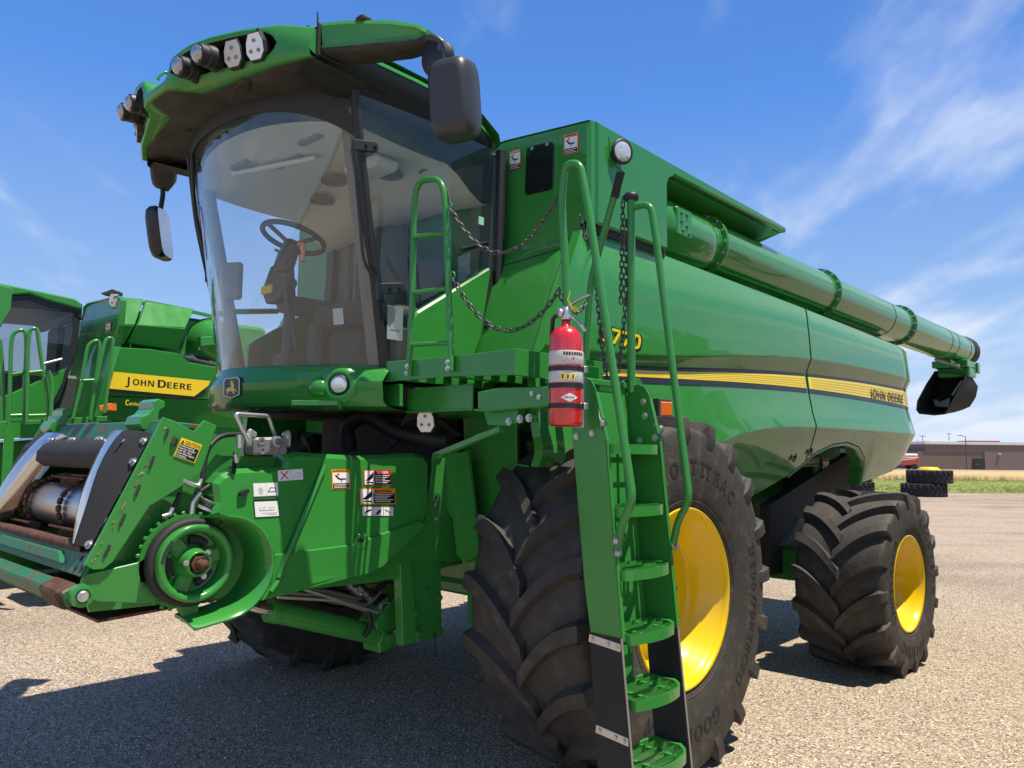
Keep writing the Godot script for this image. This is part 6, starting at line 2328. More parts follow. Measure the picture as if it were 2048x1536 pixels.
func make_shield(fd: Node3D) -> void:
	# moulded shield on the feeder's near side: an outline with a rolled edge, two creases
	var st := mb()
	var z := 0.868
	var out := [Vector3(-2.231, 1.635, 0.868), Vector3(-2.192, 1.672, 0.868), Vector3(-2.124, 1.699, 0.868), Vector3(-1.869, 1.707, 0.868), Vector3(-1.849, 1.772, 0.868), Vector3(-1.802, 1.782, 0.868), Vector3(-1.420, 1.765, 0.868), Vector3(-1.019, 1.784, 0.868), Vector3(-0.943, 1.768, 0.868), Vector3(-0.910, 1.715, 0.868), Vector3(-0.934, 1.461, 0.868), Vector3(-0.977, 1.372, 0.868), Vector3(-1.293, 1.171, 0.868), Vector3(-1.382, 1.142, 0.868), Vector3(-1.883, 1.088, 0.868), Vector3(-1.988, 1.077, 0.868), Vector3(-1.953, 1.167, 0.868), Vector3(-1.942, 1.261, 0.868), Vector3(-1.975, 1.354, 0.868), Vector3(-2.042, 1.415, 0.868), Vector3(-2.132, 1.443, 0.868), Vector3(-2.244, 1.468, 0.868), Vector3(-2.220, 1.546, 0.868)]
	for i in out.size():
		out[i] = lean(out[i])
	slab(st, out, Vector3(0, 0, -0.13), 0.022)
	build("shield", st, M.green, fd)
	# lower bevel face of the shield, below the long crease
	st = mb()
	var bev := [Vector3(-1.934, 1.289, 0.872), Vector3(-1.486, 1.303, 0.872), Vector3(-1.030, 1.404, 0.872), Vector3(-0.977, 1.372, 0.868), Vector3(-1.284, 1.168, 0.856), Vector3(-1.373, 1.140, 0.856), Vector3(-1.871, 1.090, 0.856), Vector3(-1.957, 1.100, 0.856)]
	for i in bev.size():
		bev[i] = lean(bev[i]) + Vector3(0, 0, 0.004)
	slab(st, bev, Vector3(0, 0, -0.02), 0.006)
	build("shield_bevel", st, M.green, fd)
	# diagonal rib, its lower stub and pull ring
	st = mb()
	tube(st, [lean(Vector3(-1.643, 1.715, 0.885)), lean(Vector3(-1.921, 1.178, 0.885))], 0.013, 10)
	tube(st, [lean(Vector3(-1.920, 1.165, 0.880)), lean(Vector3(-1.960, 1.118, 0.880))], 0.014, 10)
	build("shield_rib", st, M.green_flat, fd)
	st = mb()
	lathe(st, [[0.045, 0.0], [0.040, 0.006], [0.024, 0.003], [0.018, -0.004], [0.0, -0.004]], lean(Vector3(-1.428, 1.312, 0.879)), Vector3(0, 0, 1), 24)
	var lk := build("shield_lock", st, M.green, fd)
	st = mb()
	lathe(st, [[0.017, -0.001], [0.015, 0.004], [0.0, 0.004]], lean(Vector3(-1.428, 1.312, 0.879)), Vector3(0, 0, 1), 16)
	build("lock_core", st, M.black, lk)
	st = mb()
	pillow(st, lean(Vector3(-2.092, 1.589, 0.875)), Vector3(0.028, 0.012, 0), Vector3(-0.006, 0.012, 0), Vector3(0, 0, 1), [[0.0, 1.0], [0.02, 0.8]], 2.0, 16)
	build("shield_handle", st, M.black, fd)
	# curved guard wrapping round the pulley
	st = mb()
	var c := Vector3(-2.235, 1.265, 0.0)
	var rows := []
	var gp := []
	for i in 21:
		var a: float = deg_to_rad(lerp(88.0, -84.0, i / 20.0))
		gp.append([Vector3(cos(a), sin(a), 0) * 0.205, Vector3(cos(a), sin(a), 0)])
	for i in 5:
		gp.append([Vector3(0.02 - 0.03 * (i + 1), -0.204 - 0.004 * (i + 1), 0), Vector3(-0.1, -1, 0).normalized()])
	gp.push_front([Vector3(-0.05, 0.222, 0), Vector3(0.1, 1, 0).normalized()])
	for g in gp:
		var q: Vector3 = c + g[0]
		var d: Vector3 = g[1]
		rows.append([q + d * 0.0 + Vector3(0, 0, 0.80), q + d * 0.006 + Vector3(0, 0, 0.90), q + d * 0.024 + Vector3(0, 0, 1.0), q + d * 0.026 + Vector3(0, 0, 1.012), q + d * 0.016 + Vector3(0, 0, 1.010), q + d * -0.004 + Vector3(0, 0, 0.90), q + d * -0.016 + Vector3(0, 0, 0.80)])
	smooth(st)
	loft(st, rows)
	for e in [0, rows.size() - 1]:
		flat(st)
		var q = rows[e]
		quad(st, q[0], q[1], q[5], q[6])
		quad(st, q[1], q[2], q[4], q[5])
	build("pulley_guard", st, M.green, fd)
	# stickers on the shield
	var W := Color(0.74, 0.74, 0.73)
	var K := Color(0.02, 0.02, 0.025)
	var R := Color(0.6, 0.05, 0.05)
	var G := Color(0.45, 0.45, 0.46)
	var zz := 0.869
	decal_lean("pictogram_decal", fd, Vector3(-1.907, 1.690, 0.869), Vector3(-1.767, 1.697, 0.869) - Vector3(-1.907, 1.690, 0.869), Vector3(-1.905, 1.637, 0.869) - Vector3(-1.907, 1.690, 0.869), [["r", W, 0, [0, 0, 1, 1]], ["r", G, 1, [0.49, 0.0, 0.505, 1]], ["p", R, 2, [[0.08, 0.15], [0.12, 0.1], [0.42, 0.85], [0.38, 0.9]]], ["p", R, 2, [[0.38, 0.1], [0.42, 0.15], [0.12, 0.9], [0.08, 0.85]]], ["p", G, 1, [[0.55, 0.75], [0.75, 0.35], [0.9, 0.3], [0.92, 0.7]]], ["p", W, 2, [[0.60, 0.70], [0.76, 0.42], [0.87, 0.38], [0.88, 0.64]]]])
	decal_lean("pictogram_decal", fd, Vector3(-2.040, 1.630, 0.869), Vector3(-1.907, 1.632, 0.869) - Vector3(-2.040, 1.630, 0.869), Vector3(-2.037, 1.565, 0.869) - Vector3(-2.040, 1.630, 0.869), [["r", G, 0, [0, 0, 1, 1]], ["r", W, 1, [0.02, 0.03, 0.495, 0.97]], ["r", W, 1, [0.51, 0.03, 0.98, 0.97]], ["p", G, 2, [[0.2, 0.4], [0.3, 0.3], [0.38, 0.45], [0.38, 0.75], [0.3, 0.88], [0.2, 0.7]]], ["p", K, 2, [[0.55, 0.7], [0.68, 0.35], [0.92, 0.4], [0.88, 0.72]]], ["p", W, 3, [[0.60, 0.65], [0.70, 0.42], [0.87, 0.46], [0.85, 0.66]]]])
	decal_lean("notice_decal", fd, Vector3(-2.039, 1.554, 0.869), Vector3(-1.907, 1.554, 0.869) - Vector3(-2.039, 1.554, 0.869), Vector3(-2.032, 1.466, 0.869) - Vector3(-2.039, 1.554, 0.869), [["r", K, 0, [0, 0, 1, 1]], ["r", W, 1, [0.03, 0.14, 0.97, 0.96]], ["r", G, 2, [0.2, 0.46, 0.8, 0.64]], ["r", W, 3, [0.24, 0.49, 0.36, 0.61]], ["r", W, 3, [0.40, 0.48, 0.60, 0.62]], ["r", W, 3, [0.66, 0.49, 0.77, 0.61]], ["r", G, 2, [0.3, 0.76, 0.9, 0.79]], ["r", G, 2, [0.5, 0.84, 0.9, 0.87]]])
	decal_lean("warning_decal", fd, Vector3(-1.595, 1.693, 0.869), Vector3(-1.483, 1.693, 0.869) - Vector3(-1.595, 1.693, 0.869), Vector3(-1.594, 1.590, 0.869) - Vector3(-1.595, 1.693, 0.869), warn_items("WARNING", Color(0.92, 0.30, 0.02)))
	decal_lean("danger_decal", fd, Vector3(-1.392, 1.689, 0.869), Vector3(-1.205, 1.688, 0.869) - Vector3(-1.392, 1.689, 0.869), Vector3(-1.392, 1.606, 0.869) - Vector3(-1.392, 1.689, 0.869), warn_items("DANGER", Color(0.60, 0.02, 0.03), 1, true))
	decal_lean("warning_decal", fd, Vector3(-1.421, 1.591, 0.869), Vector3(-1.181, 1.585, 0.869) - Vector3(-1.421, 1.591, 0.869), Vector3(-1.421, 1.506, 0.869) - Vector3(-1.421, 1.591, 0.869), warn_items("WARNING", Color(0.92, 0.30, 0.02), 1, true))
	decal_lean("pictogram_decal", fd, Vector3(-1.411, 1.495, 0.869), Vector3(-1.198, 1.484, 0.869) - Vector3(-1.411, 1.495, 0.869), Vector3(-1.413, 1.445, 0.869) - Vector3(-1.411, 1.495, 0.869), [["r", K, 0, [0, 0, 1, 1]], ["r", W, 1, [0.01, 0.03, 0.33, 0.97]], ["r", W, 1, [0.345, 0.03, 0.66, 0.97]], ["r", W, 1, [0.675, 0.03, 0.99, 0.97]], ["p", K, 2, [[0.05, 0.8], [0.15, 0.4], [0.28, 0.25], [0.29, 0.4]]], ["p", K, 2, [[0.40, 0.85], [0.48, 0.5], [0.6, 0.2], [0.58, 0.6], [0.48, 0.85]]], ["p", K, 2, [[0.72, 0.3], [0.92, 0.65], [0.9, 0.72], [0.71, 0.38]]]])
	# plate and frame behind the shield
	var st2 := mb()
	slab(st2, [Vector3(-0.852, 1.759, 0.800), Vector3(-0.576, 1.745, 0.800), Vector3(-0.498, 1.186, 0.800), Vector3(-0.633, 1.131, 0.800), Vector3(-0.981, 1.154, 0.800), Vector3(-1.197, 1.160, 0.800), Vector3(-0.911, 1.364, 0.800)], Vector3(0, 0, -0.02), 0.003)
	build("rear_plate", st2, M.green_flat, fd)
	st2 = mb()
	for p in [Vector3(-0.827, 1.397, 0.805), Vector3(-0.610, 1.180, 0.805), Vector3(-0.480, 1.710, 0.805)]:
		bolt(st2, p, Vector3(0, 0, 1), 0.012, 0.01)
	build("bolt", st2, M.zinc, fd)
	st2 = mb()
	var ring := []
	for k in 17:
		var a := TAU * k / 16
		ring.append(Vector3(-0.849, 1.526, 0.822) + Vector3(cos(a) * 0.02, sin(a) * 0.022, 0))
	tube(st2, ring, 0.0025, 5, -1.0, false)
	tube(st2, [Vector3(-0.848, 1.499, 0.822), Vector3(-0.856, 1.470, 0.822)], 0.004, 5)
	build("lynch_pin", st2, M.zinc, fd)

func make_pulley(fd: Node3D) -> void:
	var c := Vector3(-2.335, 1.288, 0.0)
	var ax := Vector3(0, 0, 1)
	var st := mb()
	# toothed sprocket plate behind
	lathe(st, [[0.0, 0.805], [0.208, 0.805], [0.208, 0.83], [0.0, 0.83]], c, ax, 56, true)
	for k in 34:
		var a := TAU * k / 34
		box(st, c + Vector3(cos(a) * 0.214, sin(a) * 0.214, 0.817), Vector3(0.016, 0.016, 0.012), 0.003, Basis(ax, a + 0.3))
	build("sprocket", st, M.green_flat, fd)
	st = mb()
	lathe(st, [[0.185, 0.835], [0.193, 0.84], [0.193, 0.885], [0.178, 0.895], [0.165, 0.89]], c, ax, 56)
	build("belt", st, M.belt, fd)
	# open-spoked pulley
	st = mb()
	lathe(st, [[0.166, 0.87], [0.170, 0.93], [0.164, 0.938], [0.146, 0.935], [0.136, 0.925], [0.130, 0.855]], c, ax, 56)
	lathe(st, [[0.130, 0.86], [0.10, 0.85], [0.075, 0.86], [0.060, 0.93], [0.055, 0.955], [0.050, 0.96], [0.042, 0.95]], c, ax, 40)
	for k in 3:
		var a := TAU * k / 3 + 0.2
		box(st, c + Vector3(cos(a) * 0.097, sin(a) * 0.097, 0.872), Vector3(0.085, 0.075, 0.03), 0.012, Basis(ax, a))
	build("pulley", st, M.green_flat, fd)
	st = mb()
	for k in 3:
		var a := TAU * k / 3 + 1.25
		var arc := []
		for j in 7:
			var b := a - 0.42 + 0.84 * j / 6.0
			arc.append(c + Vector3(cos(b) * 0.100, sin(b) * 0.100, 0.862))
		st = mb()
		tube(st, arc, 0.019, 8)
		build("pulley_opening", st, M.gap, fd)  # web is solid; near-black arcs paint the shade of openings
	for k in 6:
		var b := 2.45 + 0.11 * k
		st = mb()
		lathe(st, [[0.009, 0.0], [0.0, 0.001]], c + Vector3(cos(b) * 0.155, sin(b) * 0.155, 0.9385), ax, 10)
		build("timing_hole", st, M.gap, fd)  # flat near-black disc, shade of a hole put in as colour
	st = mb()
	for k in 3:
		var a := TAU * k / 3 + 0.9
		bolt(st, c + Vector3(cos(a) * 0.06, sin(a) * 0.06, 0.955), ax, 0.009, 0.012)
	build("bolt", st, M.zinc, fd)
	st = mb()
	lathe(st, [[0.038, 0.93], [0.040, 0.965], [0.028, 0.967], [0.026, 0.94]], c, ax, 6, true)
	lathe(st, [[0.022, 0.92], [0.022, 1.01], [0.018, 1.016], [0.0, 1.016]], c, ax, 18)
	build("splined_shaft", st, M.rust, fd)
	st = mb()
	lathe(st, [[0.02, 0.0], [0.055, 0.0], [0.050, 0.012], [0.035, 0.018], [0.035, 0.026], [0.05, 0.032], [0.055, 0.044], [0.02, 0.046]], Vector3(-2.233, 1.512, 0.780), Vector3(0.3, 0.9, 0.2), 24, true)
	build("idler", st, M.cast, fd)
	# lower foot bracket
	st = mb()
	slab(st, [Vector3(-2.392, 1.117, 0.860), Vector3(-2.284, 1.114, 0.860), Vector3(-2.280, 1.030, 0.860), Vector3(-2.347, 1.022, 0.860), Vector3(-2.358, 1.062, 0.860)], Vector3(0, 0, -0.03), 0.004)
	build("foot_bracket", st, M.green_flat, fd)
	st = mb()
	for p in [Vector3(-2.338, 1.034, 0.862), Vector3(-2.306, 1.038, 0.862)]:
		lathe(st, [[0.008, 0.0], [0.0, 0.001]], p, ax, 10)
	build("bolt_hole", st, M.cream, fd)

func make_lift(fd: Node3D) -> void:
	# lift cylinder under the feeder
	var a := Vector3(-1.76, 0.955, 0.55)
	var b := Vector3(-1.02, 0.705, 0.55)
	var d := (b - a).normalized()
	var st := mb()
	lathe(st, [[0.0, 0.0], [0.060, 0.0], [0.063, 0.006], [0.063, 0.05], [0.058, 0.055], [0.058, (b - a).length() - 0.04], [0.062, (b - a).length() - 0.035], [0.062, (b - a).length()], [0.0, (b - a).length()]], a, d, 28, true)
	build("lift_cylinder", st, M.green_flat, fd)
	st = mb()
	tube(st, [a - d * 0.42, a], 0.030, 20)
	build("piston_rod", st, M.polished, fd)
	st = mb()
	slab(st, [Vector3(-1.10, 0.80, 0.60), Vector3(-0.90, 0.98, 0.60), Vector3(-0.84, 0.66, 0.60), Vector3(-1.06, 0.62, 0.60)], Vector3(0, 0, -0.16), 0.008)
	lathe(st, [[0.0, 0.0], [0.028, 0.0], [0.028, 0.03], [0.0, 0.03]], Vector3(-1.0, 0.70, 0.60), Vector3(0, 0, 1), 14, true)
	build("cylinder_lug", st, M.green_flat, fd)
	decal("pictogram_decal", fd, Vector3(-0.975, 0.735, 0.606), Vector3(0.045, 0.008, 0), Vector3(0.004, -0.04, 0), [["r", Color(0.7, 0.7, 0.7), 0, [0, 0, 1, 1]], ["p", Color(0.02, 0.02, 0.02), 1, [[0.2, 0.8], [0.5, 0.15], [0.8, 0.8]]]])
	# upright of the front frame
	st = mb()
	slab(st, [Vector3(-1.091, 1.172, 0.800), Vector3(-1.011, 1.176, 0.800), Vector3(-0.945, 0.705, 0.800), Vector3(-1.055, 0.696, 0.800)], Vector3(0, 0, -0.06), 0.004)
	slab(st, [Vector3(-0.990, 1.166, 0.775), Vector3(-0.759, 1.175, 0.775), Vector3(-0.738, 0.697, 0.775), Vector3(-0.924, 0.692, 0.775)], Vector3(0, 0, -0.03), 0.003)
	build("frame_upright", st, M.green_flat, fd)
	st = mb()
	for p in [Vector3(-0.976, 0.871, 0.805), Vector3(-0.950, 0.746, 0.805), Vector3(-0.770, 0.926, 0.778), Vector3(-0.757, 0.729, 0.778), Vector3(-0.873, 0.974, 0.778)]:
		bolt(st, p, Vector3(0, 0, 1), 0.016, 0.016)
	build("bolt", st, M.green_flat, fd)
	# hydraulic pipes and hoses above the cylinder
	st = mb()
	for i in 3:
		tube(st, rounded([Vector3(-1.75, 1.03 + 0.018 * i, 0.62 - 0.06 * i), Vector3(-1.4, 0.97 + 0.02 * i, 0.62 - 0.06 * i), Vector3(-1.12, 0.86 + 0.03 * i, 0.60 - 0.06 * i), Vector3(-1.02, 0.93 + 0.03 * i, 0.60 - 0.06 * i)], 0.04), 0.011, 8)
	tube(st, rounded([Vector3(-1.62, 1.06, 0.66), Vector3(-1.1, 0.86, 0.64), Vector3(-1.08, 0.92, 0.62), Vector3(-1.0, 0.90, 0.6)], 0.03), 0.010, 8)
	build("hydraulic_pipe", st, M.zinc, fd)
	st = mb()
	for i in 3:
		tube(st, rounded([Vector3(-1.45, 1.10 - 0.03 * i, 0.56 - 0.05 * i), Vector3(-1.2, 1.02 - 0.03 * i, 0.55 - 0.05 * i), Vector3(-0.95, 0.90 - 0.02 * i, 0.52), Vector3(-0.7, 0.95, 0.4)], 0.08), 0.017, 8)
	tube(st, rounded([Vector3(-1.18, 0.90, 0.62), Vector3(-1.16, 0.80, 0.64), Vector3(-1.20, 0.74, 0.63)], 0.04), 0.014, 8)
	tube(st, [Vector3(-0.80, 0.72, 0.78), Vector3(-0.79, 0.58, 0.78)], 0.006, 6)
	build("hose", st, M.hose, fd)
	st = mb()
	for i in 3:
		var p := Vector3(-1.28 + 0.05 * i, 1.045 - 0.035 * i, 0.56 - 0.02 * i)
		lathe(st, [[0.0, -0.03], [0.020, -0.03], [0.022, 0.03], [0.0, 0.03]], p, Vector3(0.8, -0.4, 0), 6, true)
		lathe(st, [[0.0, -0.02], [0.020, -0.02], [0.020, 0.02], [0.0, 0.02]], p + Vector3(0.09, -0.045, 0), Vector3(0.8, -0.4, 0), 6, true)
	build("hose_fitting", st, M.zinc, fd)
	# multi-coupler on top of the feeder
	var mc := Vector3(-1.952, 1.810, 0.800)
	st = mb()
	box(st, mc, Vector3(0.18, 0.085, 0.11), 0.012, Basis(Vector3(0, 0, 1), 0.04))
	for p in [[-0.055, 0.022], [-0.05, -0.022], [0.005, -0.022], [0.06, -0.022], [0.06, 0.02]]:
		lathe(st, [[0.020, 0.0], [0.019, 0.006], [0.010, 0.006], [0.008, 0.001], [0.0, 0.001]], mc + Vector3(p[0], p[1], 0.055), Vector3(0, 0, 1), 16, true)
	lathe(st, [[0.028, 0.0], [0.028, 0.025], [0.018, 0.027], [0.016, 0.01], [0.0, 0.01]], mc + Vector3(0.02, 0.02, 0.055), Vector3(0, 0, 1), 20, true)
	build("multi_coupler", st, M.cast, fd)
	st = mb()
	for s in [-1.0, 1.0]:
		box(st, mc + Vector3(0.092 * s, 0.06, 0.03), Vector3(0.05, 0.03, 0.02), 0.008, Basis(Vector3(0, 0, 1), 0.5 * s))
		box(st, mc + Vector3(0.105 * s, 0.03, 0.03), Vector3(0.03, 0.07, 0.02), 0.008)
	build("coupler_claw", st, M.zinc, fd)
	st = mb()
	tube(st, rounded([Vector3(-2.067, 1.827, 0.840), Vector3(-2.142, 1.958, 0.840), Vector3(-1.945, 1.958, 0.800), Vector3(-1.884, 1.841, 0.780)], 0.02, 4), 0.011, 10)
	build("coupler_handle", st, M.zinc, fd)
	st = mb()
	tube(st, rounded([Vector3(-2.012, 1.868, 0.750), Vector3(-2.182, 1.858, 0.780), Vector3(-2.265, 1.786, 0.820), Vector3(-2.285, 1.649, 0.840)], 0.1, 6), 0.012, 10)
	tube(st, rounded([Vector3(-2.102, 1.776, 0.780), Vector3(-2.134, 1.682, 0.840)], 0.02), 0.010, 8)
	tube(st, rounded([Vector3(-2.293, 1.580, 0.800), Vector3(-2.229, 1.624, 0.800), Vector3(-2.156, 1.641, 0.780)], 0.05), 0.012, 8)
	tube(st, [Vector3(-2.368, 1.593, 0.800), Vector3(-2.401, 1.494, 0.800)], 0.010, 8)
	build("hose", st, M.hose, fd)
	st = mb()
	tube(st, [Vector3(-2.292, 1.654, 0.840), Vector3(-2.300, 1.622, 0.840), Vector3(-2.330, 1.627, 0.840), Vector3(-2.379, 1.651, 0.840)], 0.013, 8)
	tube(st, [Vector3(-2.284, 1.592, 0.820), Vector3(-2.315, 1.547, 0.820), Vector3(-2.317, 1.495, 0.820)], 0.013, 8)
	tube(st, [Vector3(-2.407, 1.528, 0.820), Vector3(-2.417, 1.500, 0.820), Vector3(-2.449, 1.489, 0.820)], 0.012, 8)
	tube(st, [Vector3(-2.119, 1.800, 0.860), Vector3(-2.127, 1.859, 0.860)], 0.016, 8)
	tube(st, [Vector3(-2.143, 1.764, 0.860), Vector3(-2.131, 1.729, 0.860)], 0.010, 8)
	build("hose_fitting", st, M.zinc, fd)
	# hoses bundled under the platform
	st = mb()
	tube(st, rounded([Vector3(-1.100, 1.798, 0.296), Vector3(-1.150, 1.951, 0.307), Vector3(-1.100, 2.025, 0.465), Vector3(-1.000, 1.890, 0.658), Vector3(-0.900, 1.861, 0.991)], 0.12, 6), 0.05, 10)
	for i in 4:
		tube(st, rounded([Vector3(-1.000, 1.815, 0.565) + Vector3(0, 0.01 * i, 0.02 * i), Vector3(-1.000, 1.950, 0.656) + Vector3(0, 0.02 * i, 0.02 * i), Vector3(-0.950, 2.009, 0.779) + Vector3(0, 0.02 * i, 0), Vector3(-0.800, 1.893, 0.968)], 0.1, 6), 0.014, 8)
	build("hose_bundle", st, M.hose, fd)
	work_light(fd, Vector3(-1.080, 1.964, 0.982), Vector3(-0.9, -0.1, 0.4).normalized(), 0.055, M.reflector)
	# inner green wall behind, over the front axle
	st = mb()
	slab(st, [Vector3(-0.62, 2.02, 0.80), Vector3(-0.62, 2.02, 1.25), Vector3(-0.55, 0.72, 1.22), Vector3(-0.55, 0.72, 0.80)], Vector3(0.02, 0, 0), 0.003)
	slab(st, [Vector3(-0.750, 1.749, 0.683), Vector3(-0.750, 1.805, 0.981), Vector3(-0.720, 1.200, 1.070), Vector3(-0.720, 1.144, 0.945), Vector3(-0.720, 1.182, 0.879), Vector3(-0.740, 1.387, 0.851), Vector3(-0.750, 1.501, 0.747)], Vector3(0.02, 0, 0), 0.003)
	build("inner_wall", st, M.green_flat, fd)

# ---------------------------------------------------------------- the second machine
func make_neighbour() -> void:
	var n := thing("combine_harvester", "newer green combine parked behind, broad yellow name panel on its side", "combine harvester", Vector3(0.1, 0, -7.6))
	var off := Vector3(0.1, 0, -7.6)
	var st := mb()
	# body core and flank
	box(st, Vector3(2.6, 2.0, -7.6) - off, Vector3(5.6, 1.9, 2.9), 0.03)
	box(st, Vector3(0.9, 3.3, -7.65) - off, Vector3(2.2, 0.7, 2.6), 0.05)
	build("chassis", st, M.green_flat, n)
	st = mb()
	for q in [[Vector3(-0.276, 3.361, -6.000), Vector3(-0.296, 3.077, -6.000), Vector3(0.147, 3.100, -6.000), Vector3(0.528, 3.080, -6.000), Vector3(0.670, 2.978, -6.000), Vector3(1.183, 2.936, -6.000), Vector3(5.442, 2.746, -6.000), Vector3(5.463, 2.639, -6.020), Vector3(1.214, 2.496, -6.020), Vector3(-0.420, 2.461, -6.020), Vector3(-0.375, 2.778, -6.000)]]:
		slab(st, q, Vector3(0, 0, -0.08), 0.012)
	slab(st, [Vector3(-0.420, 2.449, -6.020), Vector3(1.215, 2.482, -6.020), Vector3(5.463, 2.612, -6.020), Vector3(5.569, 2.031, -6.120), Vector3(1.283, 2.107, -6.120), Vector3(-0.457, 2.163, -6.120)], Vector3(0, 0, -0.08), 0.012)
	build("side_panel", st, M.green, n)
	st = mb()
	slab(st, [Vector3(-0.362, 2.154, -6.140), Vector3(1.293, 2.094, -6.140), Vector3(5.588, 1.995, -6.140), Vector3(5.840, 1.389, -6.400), Vector3(-0.301, 1.585, -6.400)], Vector3(0, 0, -0.05), 0.01)
	build("lower_panel", st, M.green_flat, n)
	# angular tank side
	st = mb()
	for q in [[Vector3(-0.196, 3.768, -6.250), Vector3(0.132, 3.793, -6.250), Vector3(-0.050, 3.393, -6.020), Vector3(-0.258, 3.379, -6.020)], [Vector3(0.165, 3.784, -6.250), Vector3(0.815, 3.736, -6.250), Vector3(0.607, 3.438, -6.020), Vector3(-0.019, 3.391, -6.020)], [Vector3(-0.258, 3.379, -6.020), Vector3(-0.050, 3.393, -6.020), Vector3(-0.135, 3.144, -6.120), Vector3(-0.244, 3.132, -6.120)], [Vector3(-0.019, 3.391, -6.020), Vector3(0.607, 3.438, -6.020), Vector3(0.578, 3.136, -6.120), Vector3(-0.093, 3.162, -6.120)]]:
		slab(st, q, Vector3(0.0, 0.0, -0.06), 0.01)
	build("tank_side", st, M.green, n)
	st = mb()
	slab(st, [Vector3(0.820, 3.738, -6.260), Vector3(-0.192, 3.770, -6.260), Vector3(-0.108, 3.815, -6.500), Vector3(1.106, 3.857, -6.900), Vector3(1.590, 3.841, -6.900), Vector3(1.297, 3.702, -6.300)], Vector3(0, -0.05, 0), 0.0)
	build("tank_top", st, M.green_flat, n)
	# front wall of the tank
	st = mb()
	slab(st, [Vector3(-0.300, 3.745, -7.262), Vector3(-0.300, 3.782, -7.112), Vector3(-0.300, 3.741, -6.025), Vector3(-0.300, 3.664, -5.881), Vector3(-0.300, 3.347, -5.899), Vector3(-0.300, 3.087, -5.975), Vector3(-0.400, 2.739, -5.922), Vector3(-0.480, 2.159, -5.999), Vector3(-0.480, 2.193, -7.481), Vector3(-0.400, 2.824, -7.255), Vector3(-0.320, 3.350, -7.247)], Vector3(0.08, 0, 0), 0.015)
	build("tank_front", st, M.green, n)
	decal("warning_decal", n, Vector3(-0.315, 3.418, -6.273), Vector3(-0.315, 3.412, -6.101) - Vector3(-0.315, 3.418, -6.273), Vector3(-0.315, 3.281, -6.269) - Vector3(-0.315, 3.418, -6.273), warn_items("WARNING", Color(0.9, 0.25, 0.02)))
	# auger elbow behind the tank side
	st = mb()
	lathe(st, [[0.42, -0.55], [0.44, -0.4], [0.40, 0.0], [0.30, 0.25], [0.12, 0.38], [0.0, 0.40]], Vector3(1.140, 3.299, -6.400), Vector3(-0.25, 0.45, 0.85), 32)
	build("auger_elbow", st, M.green, n)
	st = mb()
	slab(st, [Vector3(0.811, 3.337, -6.000), Vector3(0.980, 3.372, -6.000), Vector3(1.022, 3.250, -6.000), Vector3(0.825, 3.207, -6.000)], Vector3(0, 0, -0.1), 0.01)
	build("elbow_plate", st, M.green, n)
	st = mb()
	slab(st, [Vector3(0.570, 3.053, -6.030), Vector3(0.757, 3.112, -6.100), Vector3(1.081, 3.039, -6.100), Vector3(1.094, 2.972, -6.030)], Vector3(0, -0.03, 0), 0.0)
	build("elbow_flange", st, M.black, n)
	# name panel
	var zz := -5.995
	var O := Vector3(-0.305, 2.764, -5.993)
	var U := Vector3(0.978, 2.757, -5.993) - O
	U.y = -0.02
	var V := Vector3(0.0, -0.235, 0.0)
	var K := Color(0.012, 0.012, 0.014)
	decal("name_panel", n, O, U, V, [["p", K, 0, [[0.0, 0.05], [1.0, 0.0], [1.0, 0.36], [0.84, 1.14], [-0.04, 1.08]]], ["p", Color(0.86, 0.62, 0.02), 1, [[0.005, 0.0], [1.0, 0.0], [0.98, 0.28], [0.83, 0.98], [-0.035, 0.92], [-0.02, 0.4]]], ["t", K, 2, 0.16, 0.44, 0.44, "J", 0.062], ["t", K, 2, 0.305, 0.47, 0.34, "OHN", 0.21], ["t", K, 2, 0.485, 0.44, 0.44, "D", 0.09], ["t", K, 2, 0.665, 0.47, 0.34, "EERE", 0.26]], 0.003)
	decal("dealer_decal", n, Vector3(-0.127, 2.415, -6.000), Vector3(0.19, -0.01, 0), Vector3(0, -0.07, 0), [["t", Color(0.86, 0.66, 0.03), 0, 0.12, 0.45, 1.0, "C", 0.22], ["t", Color(0.86, 0.66, 0.03), 0, 0.62, 0.55, 0.6, "arrico", 0.72]], 0.012)
	# cab
	st = mb()
	slab(st, [Vector3(-2.213, 3.787, -6.650), Vector3(-1.424, 3.800, -6.650), Vector3(-1.016, 3.774, -6.650), Vector3(-0.581, 3.740, -6.650), Vector3(-0.482, 3.682, -6.650), Vector3(-0.477, 3.603, -6.650), Vector3(-0.868, 3.663, -6.650), Vector3(-1.095, 3.717, -6.650), Vector3(-1.283, 3.674, -6.650), Vector3(-2.204, 3.643, -6.650)], Vector3(0, 0, -1.9), 0.02)
	build("cab_roof", st, M.green_flat, n)
	st = mb()
	slab(st, [Vector3(-1.704, 3.737, -6.300), Vector3(-1.367, 3.698, -6.300), Vector3(-1.372, 3.431, -6.300), Vector3(-1.461, 3.214, -6.300), Vector3(-1.667, 3.152, -6.300)], Vector3(0.0, 0, -0.2), 0.01)
	build("roof_wing", st, M.green_flat, n)
	st = mb()
	slab(st, [Vector3(-1.275, 3.666, -6.680), Vector3(-1.087, 3.709, -6.680), Vector3(-0.479, 3.600, -6.680), Vector3(-0.472, 3.475, -6.680), Vector3(-0.561, 3.562, -6.680), Vector3(-1.294, 3.538, -6.680)], Vector3(0, 0, -1.7), 0.0)
	slab(st, [Vector3(-0.574, 3.627, -6.690), Vector3(-0.488, 3.593, -6.690), Vector3(-0.500, 3.075, -6.690), Vector3(-0.668, 2.411, -6.690), Vector3(-0.748, 2.310, -6.690), Vector3(-0.605, 2.836, -6.690), Vector3(-0.568, 3.331, -6.690)], Vector3(0, 0, -0.3), 0.01)
